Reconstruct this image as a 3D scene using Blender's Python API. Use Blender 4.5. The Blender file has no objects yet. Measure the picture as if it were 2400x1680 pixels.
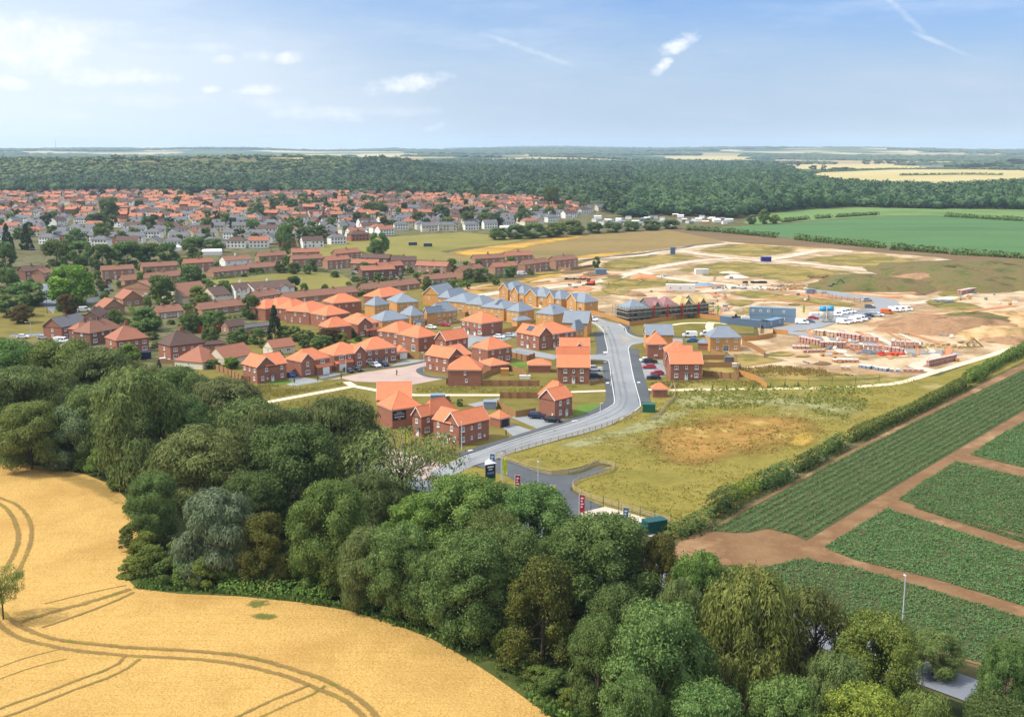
import bpy, bmesh, math, random
import numpy as np
from mathutils import Vector, Matrix
R_ = math.radians
scene = bpy.context.scene
# ------------------------------------------------------------------ camera, sky, sun, exposure
CAM_H = 68.0; TH = R_(10.6); FPX = 2634.0
cam_d = bpy.data.cameras.new("camera"); cam = bpy.data.objects.new("camera", cam_d)
scene.collection.objects.link(cam); scene.camera = cam
cam.location = (0, 0, CAM_H); cam.rotation_euler = (R_(90) - TH, 0, 0)
cam_d.sensor_width = 36.0; cam_d.lens = FPX / 2400 * 36.0
cam_d.clip_start = 1.0; cam_d.clip_end = 60000.0
SUN_EL, SUN_AZ = R_(50), R_(-100)        # azimuth from +Y, negative = towards -X
world = bpy.data.worlds.new("World"); scene.world = world; world.use_nodes = True
sun_d = bpy.data.lights.new("sun", 'SUN'); sun_d.energy = 2.8; sun_d.angle = R_(0.6); sun_d.color = (1.0, 0.95, 0.87)
sun = bpy.data.objects.new("sun", sun_d); scene.collection.objects.link(sun)
sdir = Vector((math.sin(SUN_AZ) * math.cos(SUN_EL), math.cos(SUN_AZ) * math.cos(SUN_EL), math.sin(SUN_EL)))
sun.rotation_euler = sdir.to_track_quat('Z', 'Y').to_euler(); sun.location = (-200, 100, 300)
scene.view_settings.view_transform = 'Standard'; scene.view_settings.look = 'None'
scene.view_settings.gamma = 1.0; scene.view_settings.exposure = 0.84
scene.render.engine = 'CYCLES'
scene.cycles.max_bounces = 6; scene.cycles.transparent_max_bounces = 24; scene.cycles.volume_bounces = 1
scene.cycles.use_denoising = True

rng = np.random.default_rng(7); random.seed(7)
tT = math.tan(TH); YH = 840 - FPX * tT
def lin(c):
    c = c / 255.0
    return c / 12.92 if c <= 0.04045 else ((c + 0.055) / 1.055) ** 2.4
def rgb(r, g, b, k=1.0): return (lin(r) * k, lin(g) * k, lin(b) * k, 1.0)
def G(px, py, z=0.0):
    """where the sight line through a photo pixel (2400 x 1680) meets the level plane at height z"""
    u = px - 1200; v = py - 840
    down = v * math.cos(TH) + FPX * math.sin(TH); fwd = FPX * math.cos(TH) - v * math.sin(TH)
    t = (CAM_H - z) / down
    return Vector((u * t, fwd * t, z))
def P(x, y, z):
    """photo pixel of a point"""
    dz = z - CAM_H
    fwd = y * math.cos(TH) - dz * math.sin(TH); up = y * math.sin(TH) + dz * math.cos(TH)
    return 1200 + FPX * x / fwd, 840 - FPX * up / fwd
def kx(ox, oy, s):
    return lambda a, b: (ox + a * s, oy + b * s)
s45 = 450 / 2296; s60 = 600 / 2296; s80 = 800 / 2296
A1, A2, A3, A4, A5, A6 = [kx(x, 560, s45) for x in (0, 400, 800, 1200, 1550, 1950)]
B1, B2, B3 = [kx(x, 760, s45) for x in (500, 850, 1200)]
C0, C1, C2, C3, C4 = [kx(x, 320, s60) for x in (0, 500, 1000, 1500, 1800)]
D4 = kx(1050, 980, s60)

# ------------------------------------------------------------------ node helpers
def N(nt, t, **kw):
    n = nt.nodes.new(t)
    for k, v in kw.items():
        if k in ('inputs',):
            for i, x in v.items(): n.inputs[i].default_value = x
        else: setattr(n, k, v)
    return n
def math_(nt, op, a, b=None, c=None, clamp=False):
    n = nt.nodes.new('ShaderNodeMath'); n.operation = op; n.use_clamp = clamp
    for i, x in enumerate((a, b, c)):
        if x is None: continue
        if isinstance(x, (int, float)): n.inputs[i].default_value = x
        else: nt.links.new(x, n.inputs[i])
    return n.outputs[0]
def mixc(nt, f, a, b):
    n = nt.nodes.new('ShaderNodeMix'); n.data_type = 'RGBA'
    for i, x in ((0, f), (6, a), (7, b)):
        if isinstance(x, (int, float)): n.inputs[i].default_value = x
        elif isinstance(x, tuple): n.inputs[i].default_value = x
        else: nt.links.new(x, n.inputs[i])
    return n.outputs[2]
def noise(nt, vec, scale, detail=3, rough=0.55, stretch=None):
    if stretch is not None:
        m = N(nt, 'ShaderNodeMapping'); m.inputs['Scale'].default_value = stretch
        if len(stretch) == 3: pass
        nt.links.new(vec, m.inputs[0]); vec = m.outputs[0]
    n = N(nt, 'ShaderNodeTexNoise'); n.inputs['Scale'].default_value = scale
    n.inputs['Detail'].default_value = detail; n.inputs['Roughness'].default_value = rough
    nt.links.new(vec, n.inputs['Vector']); return n.outputs['Fac']
def sstep(nt, x, a, b):
    n = N(nt, 'ShaderNodeMapRange'); n.interpolation_type = 'SMOOTHSTEP'
    n.inputs[1].default_value = a; n.inputs[2].default_value = b
    nt.links.new(x, n.inputs[0]); return n.outputs[0]
def newmat(name, rough=0.9, spec=0.2):
    m = bpy.data.materials.new(name); m.use_nodes = True; nt = m.node_tree
    b = nt.nodes['Principled BSDF']; b.inputs['Roughness'].default_value = rough
    b.inputs['Specular IOR Level'].default_value = spec
    return m, nt, b
def coords(nt, kind='Object'):
    return N(nt, 'ShaderNodeTexCoord').outputs[kind]
def bump(nt, b, h, strength, dist):
    n = N(nt, 'ShaderNodeBump'); n.inputs['Strength'].default_value = strength; n.inputs['Distance'].default_value = dist
    nt.links.new(h, n.inputs['Height']); nt.links.new(n.outputs[0], b.inputs['Normal'])
def ground_mat(name, cols, scale=0.15, fine=2.0, fineamt=0.35, bmp=0.3, rough=0.95, edge=None, extra=None, lo=0.32, hi=0.68, stretch=None):
    """cols: 2-4 colours blended by broad noise, then broken by fine noise. edge: 'ribbon' or 'patch' gives a ragged soft border from the uv map"""
    m, nt, b = newmat(name, rough, 0.1); co = coords(nt)
    n1 = noise(nt, co, scale, 5, 0.6, stretch); n2 = noise(nt, co, fine, 4, 0.7)
    r = N(nt, 'ShaderNodeValToRGB'); cr = r.color_ramp
    k = len(cols)
    cr.elements[0].position = lo; cr.elements[0].color = cols[0]; cr.elements[1].position = hi; cr.elements[1].color = cols[-1]
    for i in range(1, k - 1):
        e = cr.elements.new(lo + (hi - lo) * i / (k - 1)); e.color = cols[i]
    nt.links.new(n1, r.inputs[0])
    v = math_(nt, 'MULTIPLY_ADD', n2, 2 * fineamt, 1 - fineamt)
    mm = nt.nodes.new('ShaderNodeVectorMath'); mm.operation = 'SCALE'
    nt.links.new(r.outputs[0], mm.inputs[0]); nt.links.new(v, mm.inputs['Scale'])
    out = mm.outputs[0]
    if extra: out = extra(nt, co, out)
    nt.links.new(out, b.inputs['Base Color'])
    if bmp: bump(nt, b, n2, bmp, 0.3)
    if edge:
        uv = coords(nt, 'UV'); sx = N(nt, 'ShaderNodeSeparateXYZ'); nt.links.new(uv, sx.inputs[0])
        e = math_(nt, 'ABSOLUTE', sx.outputs[1])          # 0 = inside, 1 = border
        en = noise(nt, co, edge[0], 4, 0.7)
        a = math_(nt, 'MULTIPLY_ADD', math_(nt, 'SUBTRACT', en, 0.5), edge[1], e)
        al = sstep(nt, a, edge[3], edge[2])
        if len(edge) > 4: al = math_(nt, 'MULTIPLY', al, edge[4])
        nt.links.new(al, b.inputs['Alpha'])
    return m
def plain(name, col, rough=0.6, spec=0.3, metal=0.0, nz=0.12, sc=1.5):
    m, nt, b = newmat(name, rough, spec); b.inputs['Metallic'].default_value = metal
    n = noise(nt, coords(nt), sc, 4, 0.6)
    v = math_(nt, 'MULTIPLY_ADD', n, 2 * nz, 1 - nz)
    mm = nt.nodes.new('ShaderNodeVectorMath'); mm.operation = 'SCALE'; mm.inputs[0].default_value = col[:3]
    nt.links.new(v, mm.inputs['Scale']); nt.links.new(mm.outputs[0], b.inputs['Base Color'])
    return m

# ------------------------------------------------------------------ sky
def build_world():
    nt = world.node_tree; nt.nodes.clear()
    out = N(nt, 'ShaderNodeOutputWorld'); bg = N(nt, 'ShaderNodeBackground'); bg.inputs[1].default_value = 1.0
    sky = N(nt, 'ShaderNodeTexSky'); sky.sky_type = 'NISHITA'; sky.sun_disc = False
    sky.sun_elevation = SUN_EL; sky.sun_rotation = SUN_AZ; sky.altitude = 100; sky.air_density = 1.0; sky.dust_density = 1.2; sky.ozone_density = 2.0
    k = nt.nodes.new('ShaderNodeVectorMath'); k.operation = 'SCALE'; k.inputs['Scale'].default_value = SKYK
    nt.links.new(sky.outputs[0], k.inputs[0])
    tn = N(nt, 'ShaderNodeMix'); tn.data_type = 'RGBA'; tn.blend_type = 'MULTIPLY'; tn.inputs[0].default_value = 1.0
    nt.links.new(k.outputs[0], tn.inputs[6]); tn.inputs[7].default_value = (0.58, 0.92, 1.50, 1); col = tn.outputs[2]
    d = coords(nt, 'Generated'); sx = N(nt, 'ShaderNodeSeparateXYZ'); nt.links.new(d, sx.inputs[0])
    X, Y, Z = sx.outputs
    az = math_(nt, 'ARCTAN2', X, Y); el = math_(nt, 'ARCSINE', Z)
    cb = N(nt, 'ShaderNodeCombineXYZ'); nt.links.new(az, cb.inputs[0]); nt.links.new(el, cb.inputs[1])
    v = cb.outputs[0]
    # thin veil of cirrus everywhere, whiter towards the sun side and the horizon, plus added overhead fill
    n1 = noise(nt, v, 3.0, 7, 0.62, (1.0, 4.5, 1.0))
    veil = sstep(nt, n1, 0.38, 0.78)
    left = sstep(nt, az, 0.12, -0.55)
    low = sstep(nt, el, 0.16, 0.0)
    veil = math_(nt, 'MULTIPLY_ADD', veil, 0.42, 0.10, clamp=True)
    veil = math_(nt, 'ADD', veil, math_(nt, 'MULTIPLY', left, 0.62), clamp=True)
    veil = math_(nt, 'ADD', veil, math_(nt, 'MULTIPLY', low, 0.75), clamp=True)
    veil = math_(nt, 'ADD', veil, math_(nt, 'MULTIPLY', sstep(nt, el, 0.3, 0.8), 0.8), clamp=True)  # unseen bright sky overhead, added to lift the ambient light
    veil = math_(nt, 'MULTIPLY', veil, sstep(nt, el, -0.2, 0.0))
    bright = mixc(nt, left, (0.32, 0.385, 0.475, 1), (0.50, 0.56, 0.61, 1))
    bright = mixc(nt, sstep(nt, el, 0.25, 0.8), bright, (0.95, 1.0, 1.08, 1))  # colour of the added overhead fill, brighter than the visible veil
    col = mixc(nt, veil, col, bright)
    # streaks of cirrus
    n2 = noise(nt, v, 2.2, 6, 0.6, (1.6, 9.0, 1.0))
    st = math_(nt, 'MULTIPLY', sstep(nt, n2, 0.46, 0.72), math_(nt, 'MULTIPLY', sstep(nt, el, 0.02, 0.12), 0.5))
    col = mixc(nt, st, col, (0.46, 0.52, 0.60, 1))
    # separate small cumulus: (photo x, y, half width, half height, tilt, density)
    cl = [(265,182,150,24,0.02,1),(40,100,190,70,0.05,1.1),(20,194,55,15,0.15,1),(958,196,105,24,-0.12,1),(495,209,22,10,0,.9),(605,212,60,16,-0.03,1),
          (525,140,26,12,-.1,.6),(600,132,45,17,-0.1,.6),(675,138,40,16,-.1,.8),(1590,103,52,22,-0.42,1.1),(1550,157,32,16,-0.7,1.1),(750,268,130,20,0.05,.5),
          (640,240,110,22,0.1,.3),(1015,300,36,10,-.3,.4),(130,270,90,16,0,.3),(2115,30,70,10,0.75,.35),(2210,105,90,6,0.42,.3),(170,60,200,26,.05,.45),(420,110,160,12,.02,.3),(330,235,160,18,0,.3),(880,262,150,14,0,.3),(1240,118,130,8,0.33,.3)]
    nz = noise(nt, v, 34.0, 6, 0.62, (1.0, 1.5, 1.0))
    nz2 = noise(nt, v, 90.0, 4, 0.6)
    tot = None; shade = None
    for (cx, cy, a, b_, tl, dn) in cl:
        ux = (cx - 1200) / FPX; vy = (840 - cy) / FPX
        dv = Vector((ux, math.cos(TH) + vy * math.sin(TH), vy * math.cos(TH) - math.sin(TH))).normalized()
        a0 = math.atan2(dv.x, dv.y); e0 = math.asin(dv.z); sa = a / FPX; sb = b_ / FPX
        dx = math_(nt, 'SUBTRACT', az, a0); dy = math_(nt, 'SUBTRACT', el, e0)
        c, s = math.cos(tl), math.sin(tl)
        p = math_(nt, 'MULTIPLY', math_(nt, 'SUBTRACT', math_(nt, 'MULTIPLY', dx, c), math_(nt, 'MULTIPLY', dy, s)), 1 / sa)
        q = math_(nt, 'MULTIPLY', math_(nt, 'ADD', math_(nt, 'MULTIPLY', dx, s), math_(nt, 'MULTIPLY', dy, c)), 1 / sb)
        r2 = math_(nt, 'ADD', math_(nt, 'MULTIPLY', p, p), math_(nt, 'MULTIPLY', q, q))
        f = math_(nt, 'SUBTRACT', 1.0, r2)
        f = math_(nt, 'ADD', f, math_(nt, 'MULTIPLY', math_(nt, 'SUBTRACT', nz, 0.5), 3.6))
        f = math_(nt, 'MULTIPLY', sstep(nt, f, -0.1, 1.7), dn * 1.35)
        f = math_(nt, 'MULTIPLY', f, sstep(nt, r2, 2.6, 0.9))
        tot = f if tot is None else math_(nt, 'MAXIMUM', tot, f)
    ccol = mixc(nt, nz2, (0.46, 0.50, 0.56, 1), (0.66, 0.67, 0.69, 1))
    col = mixc(nt, math_(nt, 'MINIMUM', tot, 0.9), col, ccol)
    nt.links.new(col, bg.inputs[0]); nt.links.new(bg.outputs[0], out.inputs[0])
SKYK = 0.062
build_world()

# ------------------------------------------------------------------ mesh and object helpers
COL = scene.collection
def tag(o, label=None, cat=None, group=None, kind=None):
    if label: o['label'] = label
    if cat: o['category'] = cat
    if group: o['group'] = group
    if kind: o['kind'] = kind
    return o
def empty(name, label, cat, loc=(0, 0, 0), rz=0.0, group=None):
    o = bpy.data.objects.new(name, None); COL.objects.link(o); o.location = loc; o.rotation_euler = (0, 0, rz)
    o.empty_display_size = 0.5
    return tag(o, label, cat, group)
def put(name, me, parent=None, loc=None, rz=None, color=None, scale=None):
    o = bpy.data.objects.new(name, me); COL.objects.link(o)
    if parent is not None: o.parent = parent
    if loc is not None: o.location = loc
    if rz is not None: o.rotation_euler = (0, 0, rz)
    if scale is not None: o.scale = scale
    if color is not None: o.color = color
    return o
def copy_tree(o, parent=None):
    c = o.copy(); COL.objects.link(c); c.parent = parent
    for ch in list(o.children): copy_tree(ch, c)
    return c
class MB:
    def __init__(s): s.v = []; s.f = []; s.m = []
    def face(s, pts, mi=0):
        n = len(s.v); s.v += [tuple(p) for p in pts]; s.f.append(tuple(range(n, n + len(pts)))); s.m.append(mi)
    def hexa(s, p, mi=0):
        """p: four bottom points (ccw from above) then four top points"""
        n = len(s.v); s.v += [tuple(q) for q in p]
        for f in ((3, 2, 1, 0), (4, 5, 6, 7), (0, 1, 5, 4), (1, 2, 6, 5), (2, 3, 7, 6), (3, 0, 4, 7)):
            s.f.append(tuple(n + i for i in f)); s.m.append(mi)
    def box(s, x0, x1, y0, y1, z0, z1, mi=0):
        s.hexa([(x0, y0, z0), (x1, y0, z0), (x1, y1, z0), (x0, y1, z0), (x0, y0, z1), (x1, y0, z1), (x1, y1, z1), (x0, y1, z1)], mi)
    def bar(s, a, b, r, mi=0, n=6, r2=None):
        a = Vector(a); b = Vector(b); d = (b - a).normalized(); r2 = r if r2 is None else r2
        t = Vector((0, 0, 1)) if abs(d.z) < 0.9 else Vector((1, 0, 0))
        e1 = d.cross(t).normalized(); e2 = d.cross(e1); k = len(s.v)
        for q, rr in ((a, r), (b, r2)):
            for i in range(n):
                an = 2 * math.pi * i / n; s.v.append(tuple(q + (e1 * math.cos(an) + e2 * math.sin(an)) * rr))
        for i in range(n):
            j = (i + 1) % n; s.f.append((k + i, k + n + i, k + n + j, k + j)); s.m.append(mi)
        s.f.append(tuple(k + i for i in range(n))); s.m.append(mi)
        s.f.append(tuple(k + n + i for i in reversed(range(n)))); s.m.append(mi)
    def mesh(s, name, mats, smooth=False):
        me = bpy.data.meshes.new(name); me.from_pydata(s.v, [], s.f)
        for m in (mats if isinstance(mats, (list, tuple)) else [mats]): me.materials.append(m)
        me.polygons.foreach_set('material_index', s.m)
        if smooth: me.polygons.foreach_set('use_smooth', [True] * len(s.f))
        me.update(); return me
def quads_mesh(name, V, mat, tris=None):
    """V: (n,4,3) array of loose quads"""
    n = len(V); me = bpy.data.meshes.new(name)
    me.vertices.add(n * 4); me.vertices.foreach_set('co', V.reshape(-1).astype(np.float32))
    me.loops.add(n * 4); me.loops.foreach_set('vertex_index', np.arange(n * 4, dtype=np.int32))
    me.polygons.add(n); me.polygons.foreach_set('loop_start', np.arange(0, n * 4, 4, dtype=np.int32))
    me.materials.append(mat); me.update(calc_edges=True); return me
def unit(a): return a / np.maximum(np.linalg.norm(a, axis=-1, keepdims=True), 1e-9)
def cards(c, nrm, su, sv, up=None):
    """leaf-like quads at c (n,3) with normals nrm; su, sv: half sizes; up: preferred long direction"""
    n = len(c); t = rng.normal(size=(n, 3)) if up is None else np.tile(np.array(up, float), (n, 1)) + rng.normal(size=(n, 3)) * 0.35
    nrm = unit(nrm); u = unit(t - (t * nrm).sum(1, keepdims=True) * nrm); w = np.cross(nrm, u)
    su = np.broadcast_to(su, (n,))[:, None]; sv = np.broadcast_to(sv, (n,))[:, None]
    j = lambda: rng.uniform(0.6, 1.15, (n, 1))
    return np.stack([c - u * su * j() , c + w * sv * j(), c + u * su * j(), c - w * sv * j()], 1)
LAY = [0]
def lay(z): LAY[0] += 1; return z + 0.0021 * (LAY[0] % 12)
def sheet(name, pts, mat, z, kind='structure', world_pts=False):
    z = lay(z)
    P3 = [Vector((p[0], p[1], 0)) if world_pts else G(*p) for p in pts]
    bm = bmesh.new(); vs = [bm.verts.new((p.x, p.y, z)) for p in P3]; f = bm.faces.new(vs)
    bm.normal_update()
    if f.normal.z < 0: f.normal_flip()
    bmesh.ops.triangulate(bm, faces=[f]); me = bpy.data.meshes.new(name); bm.to_mesh(me); bm.free()
    me.materials.append(mat); o = put(name, me); tag(o, kind=kind); return o
def smooth_line(P2, step=2.0, closed=False):
    """Catmull-Rom through ground points -> evenly dense polyline"""
    P2 = [Vector((p[0], p[1])) for p in P2]; n = len(P2); out = []
    rngi = range(n if closed else n - 1)
    for i in rngi:
        p1, p2 = P2[i], P2[(i + 1) % n]
        p0 = P2[i - 1] if (closed or i > 0) else p1 * 2 - p2
        p3 = P2[(i + 2) % n] if (closed or i + 2 < n) else p2 * 2 - p1
        k = max(1, int((p2 - p1).length / step))
        for j in range(k):
            t = j / k
            out.append(0.5 * ((2 * p1) + (p2 - p0) * t + (2 * p0 - 5 * p1 + 4 * p2 - p3) * t * t + (3 * p1 - p0 - 3 * p2 + p3) * t ** 3))
    if not closed: out.append(P2[-1])
    return out
def ribbon(name, pts, width, mat, z, kind='structure', step=2.0, smooth=True):
    z = lay(z)
    L = [G(*p).xy for p in pts]; L = smooth_line(L, step) if smooth else L
    v = []; uv = []; f = []
    for i, p in enumerate(L):
        d = (L[min(i + 1, len(L) - 1)] - L[max(i - 1, 0)]).normalized(); nn = Vector((-d.y, d.x))
        w = width if not callable(width) else width(i / (len(L) - 1))
        for k, s in enumerate((1, 0, -1)):
            q = p + nn * s * w / 2; v.append((q.x, q.y, z)); uv.append((i * 0.1, float(abs(s))))
    for i in range(len(L) - 1):
        a = i * 3
        f.append((a + 1, a + 4, a + 3, a)); f.append((a + 2, a + 5, a + 4, a + 1))
    me = bpy.data.meshes.new(name); me.from_pydata(v, [], f); me.materials.append(mat)
    ul = me.uv_layers.new(name='UVMap')
    for lp in me.loops: ul.data[lp.index].uv = uv[lp.vertex_index]
    me.update(); 
    if me.polygons[0].normal.z < 0: me.flip_normals()
    o = put(name, me); tag(o, kind=kind); return o
def patch(name, pts, mat, z, kind='structure'):
    """ragged-edged patch: uv v = 1 at the border falling to 0 inside"""
    from mathutils.geometry import delaunay_2d_cdt
    z = lay(z); L = smooth_line([G(*p).xy for p in pts], 8.0, True); n = len(L)
    A = np.array([tuple(p) for p in L]); lo, hi = A.min(0), A.max(0); st = max(2.0, (hi - lo).min() / 14)
    gx, gy = np.meshgrid(np.arange(lo[0], hi[0], st), np.arange(lo[1], hi[1], st)); q = np.stack([gx.ravel(), gy.ravel()], 1)
    q = q + rng.uniform(-.1, .1, q.shape) * st
    B = np.roll(A, -1, 0); d = B - A; ll = (d ** 2).sum(1)
    def bd(q):
        t = np.clip(((q[:, None] - A[None]) * d[None]).sum(2) / ll[None], 0, 1)
        return np.linalg.norm(q[:, None] - (A[None] + t[..., None] * d[None]), axis=2).min(1)
    q = q[inside(A.tolist(), q)]; db = bd(q); D = max(np.percentile(db, 92), 1.0) if len(db) else 1.0
    q = q[db > st * 0.4]
    V, E, F, _, _, _ = delaunay_2d_cdt([Vector(p) for p in A] + [Vector(p) for p in q], [(i, (i + 1) % n) for i in range(n)], [], 1, 1e-4)
    VV = np.array([tuple(v) for v in V]); dist = bd(VV); uv = 1 - np.minimum(dist / D, 1)
    me = bpy.data.meshes.new(name); me.from_pydata([(a, b, z) for a, b in VV], [], [list(f) for f in F]); me.materials.append(mat)
    ul = me.uv_layers.new(name='UVMap')
    for lp in me.loops: ul.data[lp.index].uv = (0, float(uv[lp.vertex_index]))
    me.update()
    if me.polygons[0].normal.z < 0: me.flip_normals()
    o = put(name, me); tag(o, kind=kind); return o
def inside(poly, pts):
    x, y = pts[:, 0], pts[:, 1]; r = np.zeros(len(pts), bool); n = len(poly)
    for i in range(n):
        x1, y1 = poly[i]; x2, y2 = poly[i - 1]
        c = ((y1 > y) != (y2 > y)) & (x < (x2 - x1) * (y - y1) / (y2 - y1 + 1e-12) + x1); r ^= c
    return r
ONES = "zeroth first second third fourth fifth sixth seventh eighth ninth tenth eleventh twelfth thirteenth fourteenth fifteenth sixteenth seventeenth eighteenth nineteenth".split()
TENS = {20: "twenti", 30: "thirti", 40: "forti", 50: "fifti", 60: "sixti", 70: "seventi", 80: "eighti", 90: "nineti"}
def ordw(n):
    if n < 20: return ONES[n]
    if n >= 100: return "hundred and " + ordw(n - 100)
    t, u = n // 10 * 10, n % 10
    return TENS[t] + "eth" if u == 0 else TENS[t][:-1] + "y-" + ONES[u]
# ------------------------------------------------------------------ ground materials
M = {}
def far_extra(nt, co, base):
    # the same sheet carries a patchwork of distant fields; only the land beyond the wood shows it
    vo = N(nt, 'ShaderNodeTexVoronoi'); vo.inputs['Scale'].default_value = 0.0021; vo.inputs['Randomness'].default_value = 0.85
    mp = N(nt, 'ShaderNodeMapping'); mp.inputs['Rotation'].default_value = (0, 0, 0.35); mp.inputs['Scale'].default_value = (1.0, 0.8, 1)
    nt.links.new(co, mp.inputs[0]); nt.links.new(mp.outputs[0], vo.inputs['Vector'])
    sp = N(nt, 'ShaderNodeSeparateColor'); nt.links.new(vo.outputs['Color'], sp.inputs[0])
    r = N(nt, 'ShaderNodeValToRGB'); r.color_ramp.interpolation = 'CONSTANT'; cr = r.color_ramp
    pal = [rgb(176,160,116,.6), rgb(86,108,66,.5), rgb(192,176,130,.66), rgb(112,124,78,.5), rgb(84,104,64,.5), rgb(74,100,62,.45), rgb(196,182,142,.68)]
    cr.elements[0].position = 0; cr.elements[0].color = pal[0]; cr.elements[1].position = 6 / 7; cr.elements[1].color = pal[6]
    for i in range(1, 6): e = cr.elements.new(i / 7); e.color = pal[i]
    nt.links.new(sp.outputs[0], r.inputs[0])
    sx = N(nt, 'ShaderNodeSeparateXYZ'); nt.links.new(co, sx.inputs[0])
    far = sstep(nt, sx.outputs[1], 1900, 2200)
    return mixc(nt, far, base, r.outputs[0])
M['ground'] = ground_mat('ground_grass', [rgb(92,92,56,.46), rgb(132,118,78,.5), rgb(104,104,62,.46), rgb(146,130,100,.54)], 0.06, 1.2, 0.3, extra=far_extra)
def wheat_extra(nt, co, base):
    n = noise(nt, co, 3.2, 3, 0.85); n2 = noise(nt, co, 0.35, 3, 0.6, (1, 0.35, 1))
    f = math_(nt, 'MULTIPLY', sstep(nt, n, 0.50, 0.66), 0.65)
    c = mixc(nt, f, base, rgb(160, 112, 48, .75))
    mp = N(nt, 'ShaderNodeMapping'); mp.inputs['Rotation'].default_value = (0, 0, 0.9); mp.inputs['Scale'].default_value = (.05, 1.6, 1); nt.links.new(co, mp.inputs[0])
    rows = noise(nt, mp.outputs[0], 1.0, 3, .7); c = mixc(nt, math_(nt, 'MULTIPLY', sstep(nt, rows, .5, .72), .35), c, rgb(186, 140, 66, .66))
    return mixc(nt, math_(nt, 'MULTIPLY', sstep(nt, n2, 0.52, 0.75), 0.4), c, rgb(196, 160, 80, .62))
M['wheat'] = ground_mat('ripe_wheat', [rgb(213,169,96,.62), rgb(225,183,107,.67), rgb(217,175,100,.62)], 0.05, 2.4, 0.36, 1.0, extra=wheat_extra)
M['wheat_track'] = ground_mat('wheat_wheel_track', [rgb(150,135,55,.75), rgb(150,120,76,.75), rgb(125,124,48,.7)], 0.25, 3.0, .4, .5, edge=(1.1, 1.5, 0.25, 1.0, 0.85))
M['wheat_green'] = ground_mat('green_growth_in_wheat', [rgb(125,132,62,.65), rgb(110,125,60,.6)], 0.3, 3.0, .3, .5, edge=(0.9, 1.4, 0.3, 0.9, .8))
M['wheat_dark'] = ground_mat('flattened_wheat', [rgb(180,150,85,.7), rgb(165,140,80,.7)], 0.1, 3.0, .3, .5, edge=(0.15, 1.4, 0.1, 0.95, .6))  # tree shade put into the wheat colour
M['rough_grass'] = ground_mat('rough_grass', [rgb(62,82,38,.6), rgb(88,100,48,.6), rgb(112,110,60,.6)], 0.2, 1.8, .4, .6)
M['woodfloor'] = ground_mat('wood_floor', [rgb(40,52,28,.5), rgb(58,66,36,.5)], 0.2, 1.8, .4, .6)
M['meadow'] = ground_mat('dry_meadow', [rgb(138,128,54,.52), rgb(158,144,70,.60), rgb(144,134,58,.54), rgb(172,158,98,.64)], 0.045, 1.1, .34, .9)
M['meadow_dry'] = ground_mat('parched_grass', [rgb(156,118,60,.58), rgb(182,140,76,.64), rgb(164,130,64,.58), rgb(194,162,94,.70)], 0.10, 0.9, .38, .8, edge=(0.07, 1.3, 0.35, 1.0))
M['meadow_gold'] = ground_mat('golden_grass', [rgb(192,160,74,.66), rgb(182,148,68,.64)], 0.10, 0.9, .35, .5, edge=(0.12, 1.6, 0.2, 0.8))
M['meadow_pale'] = ground_mat('pale_seeding_grass', [rgb(150,148,92,.62), rgb(176,172,122,.7), rgb(130,132,80,.6)], 0.2, 1.3, .4, .6, edge=(0.08, 1.9, 0.15, 0.9, .8))
M['lawn'] = ground_mat('lawn', [rgb(128,120,52,.48), rgb(144,132,66,.53), rgb(152,134,76,.55)], 0.12, 1.6, .25, .3)
M['lawn_green'] = ground_mat('green_lawn', [rgb(100,135,48,.55), rgb(118,145,60,.6)], 0.2, 1.6, .2, .3)
M['pitch'] = ground_mat('mown_playing_field', [rgb(138,132,66,.56), rgb(152,142,76,.6), rgb(136,132,64,.55)], 0.012, 0.3, .18, .1)
M['dryfield'] = ground_mat('dry_olive_field', [rgb(142,125,76,.62), rgb(152,128,80,.66), rgb(128,118,72,.62)], 0.008, 0.12, .25, .1, stretch=(0.4, 1.6, 1))
M['ochre'] = ground_mat('ochre_grass', [rgb(205,165,70,.74), rgb(190,148,72,.7), rgb(160,132,66,.64)], 0.02, 0.2, .25, .1, stretch=(0.5, 1.6, 1), edge=(0.03, 1.3, 0.35, 0.95))
M['brownfield'] = ground_mat('bare_brown_field', [rgb(140,112,84,.62), rgb(128,106,76,.6), rgb(150,124,92,.64)], 0.01, 0.2, .2, .1, stretch=(0.4, 1.8, 1))
M['beet'] = ground_mat('blue_green_crop', [rgb(92,128,78,.52), rgb(100,138,84,.56), rgb(86,122,76,.5)], 0.006, 0.12, .14, .1, stretch=(.4, 2, 1))
M['pasture'] = ground_mat('green_pasture', [rgb(112,145,80,.56), rgb(126,152,88,.6), rgb(104,138,72,.54)], 0.006, 0.12, .14, .1)
M['stubble'] = ground_mat('pale_ripe_field', [rgb(206,188,132,.68), rgb(196,178,120,.64), rgb(214,196,142,.72)], 0.004, 0.06, .12, .1, stretch=(.5, 2, 1))
M['olivefar'] = ground_mat('far_grass_field', [rgb(150,152,92,.66), rgb(130,144,84,.6)], 0.004, 0.06, .12, .1)
def dirt_extra(nt, co, base):
    n = noise(nt, co, 0.6, 6, 0.7); m2 = noise(nt, co, 0.05, 3, 0.6, (1, .3, 1))
    c = mixc(nt, math_(nt, 'MULTIPLY', sstep(nt, n, 0.55, 0.75), 0.5), base, rgb(232, 205, 170, .85))
    return mixc(nt, math_(nt, 'MULTIPLY', sstep(nt, m2, 0.56, 0.7), 0.5), c, rgb(190, 150, 110, .75))
M['dirt'] = ground_mat('sandy_site_earth', [rgb(194,168,132,.68), rgb(168,138,100,.60), rgb(208,184,150,.74), rgb(182,148,108,.64)], 0.035, 0.7, .3, .5, extra=dirt_extra)
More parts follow.
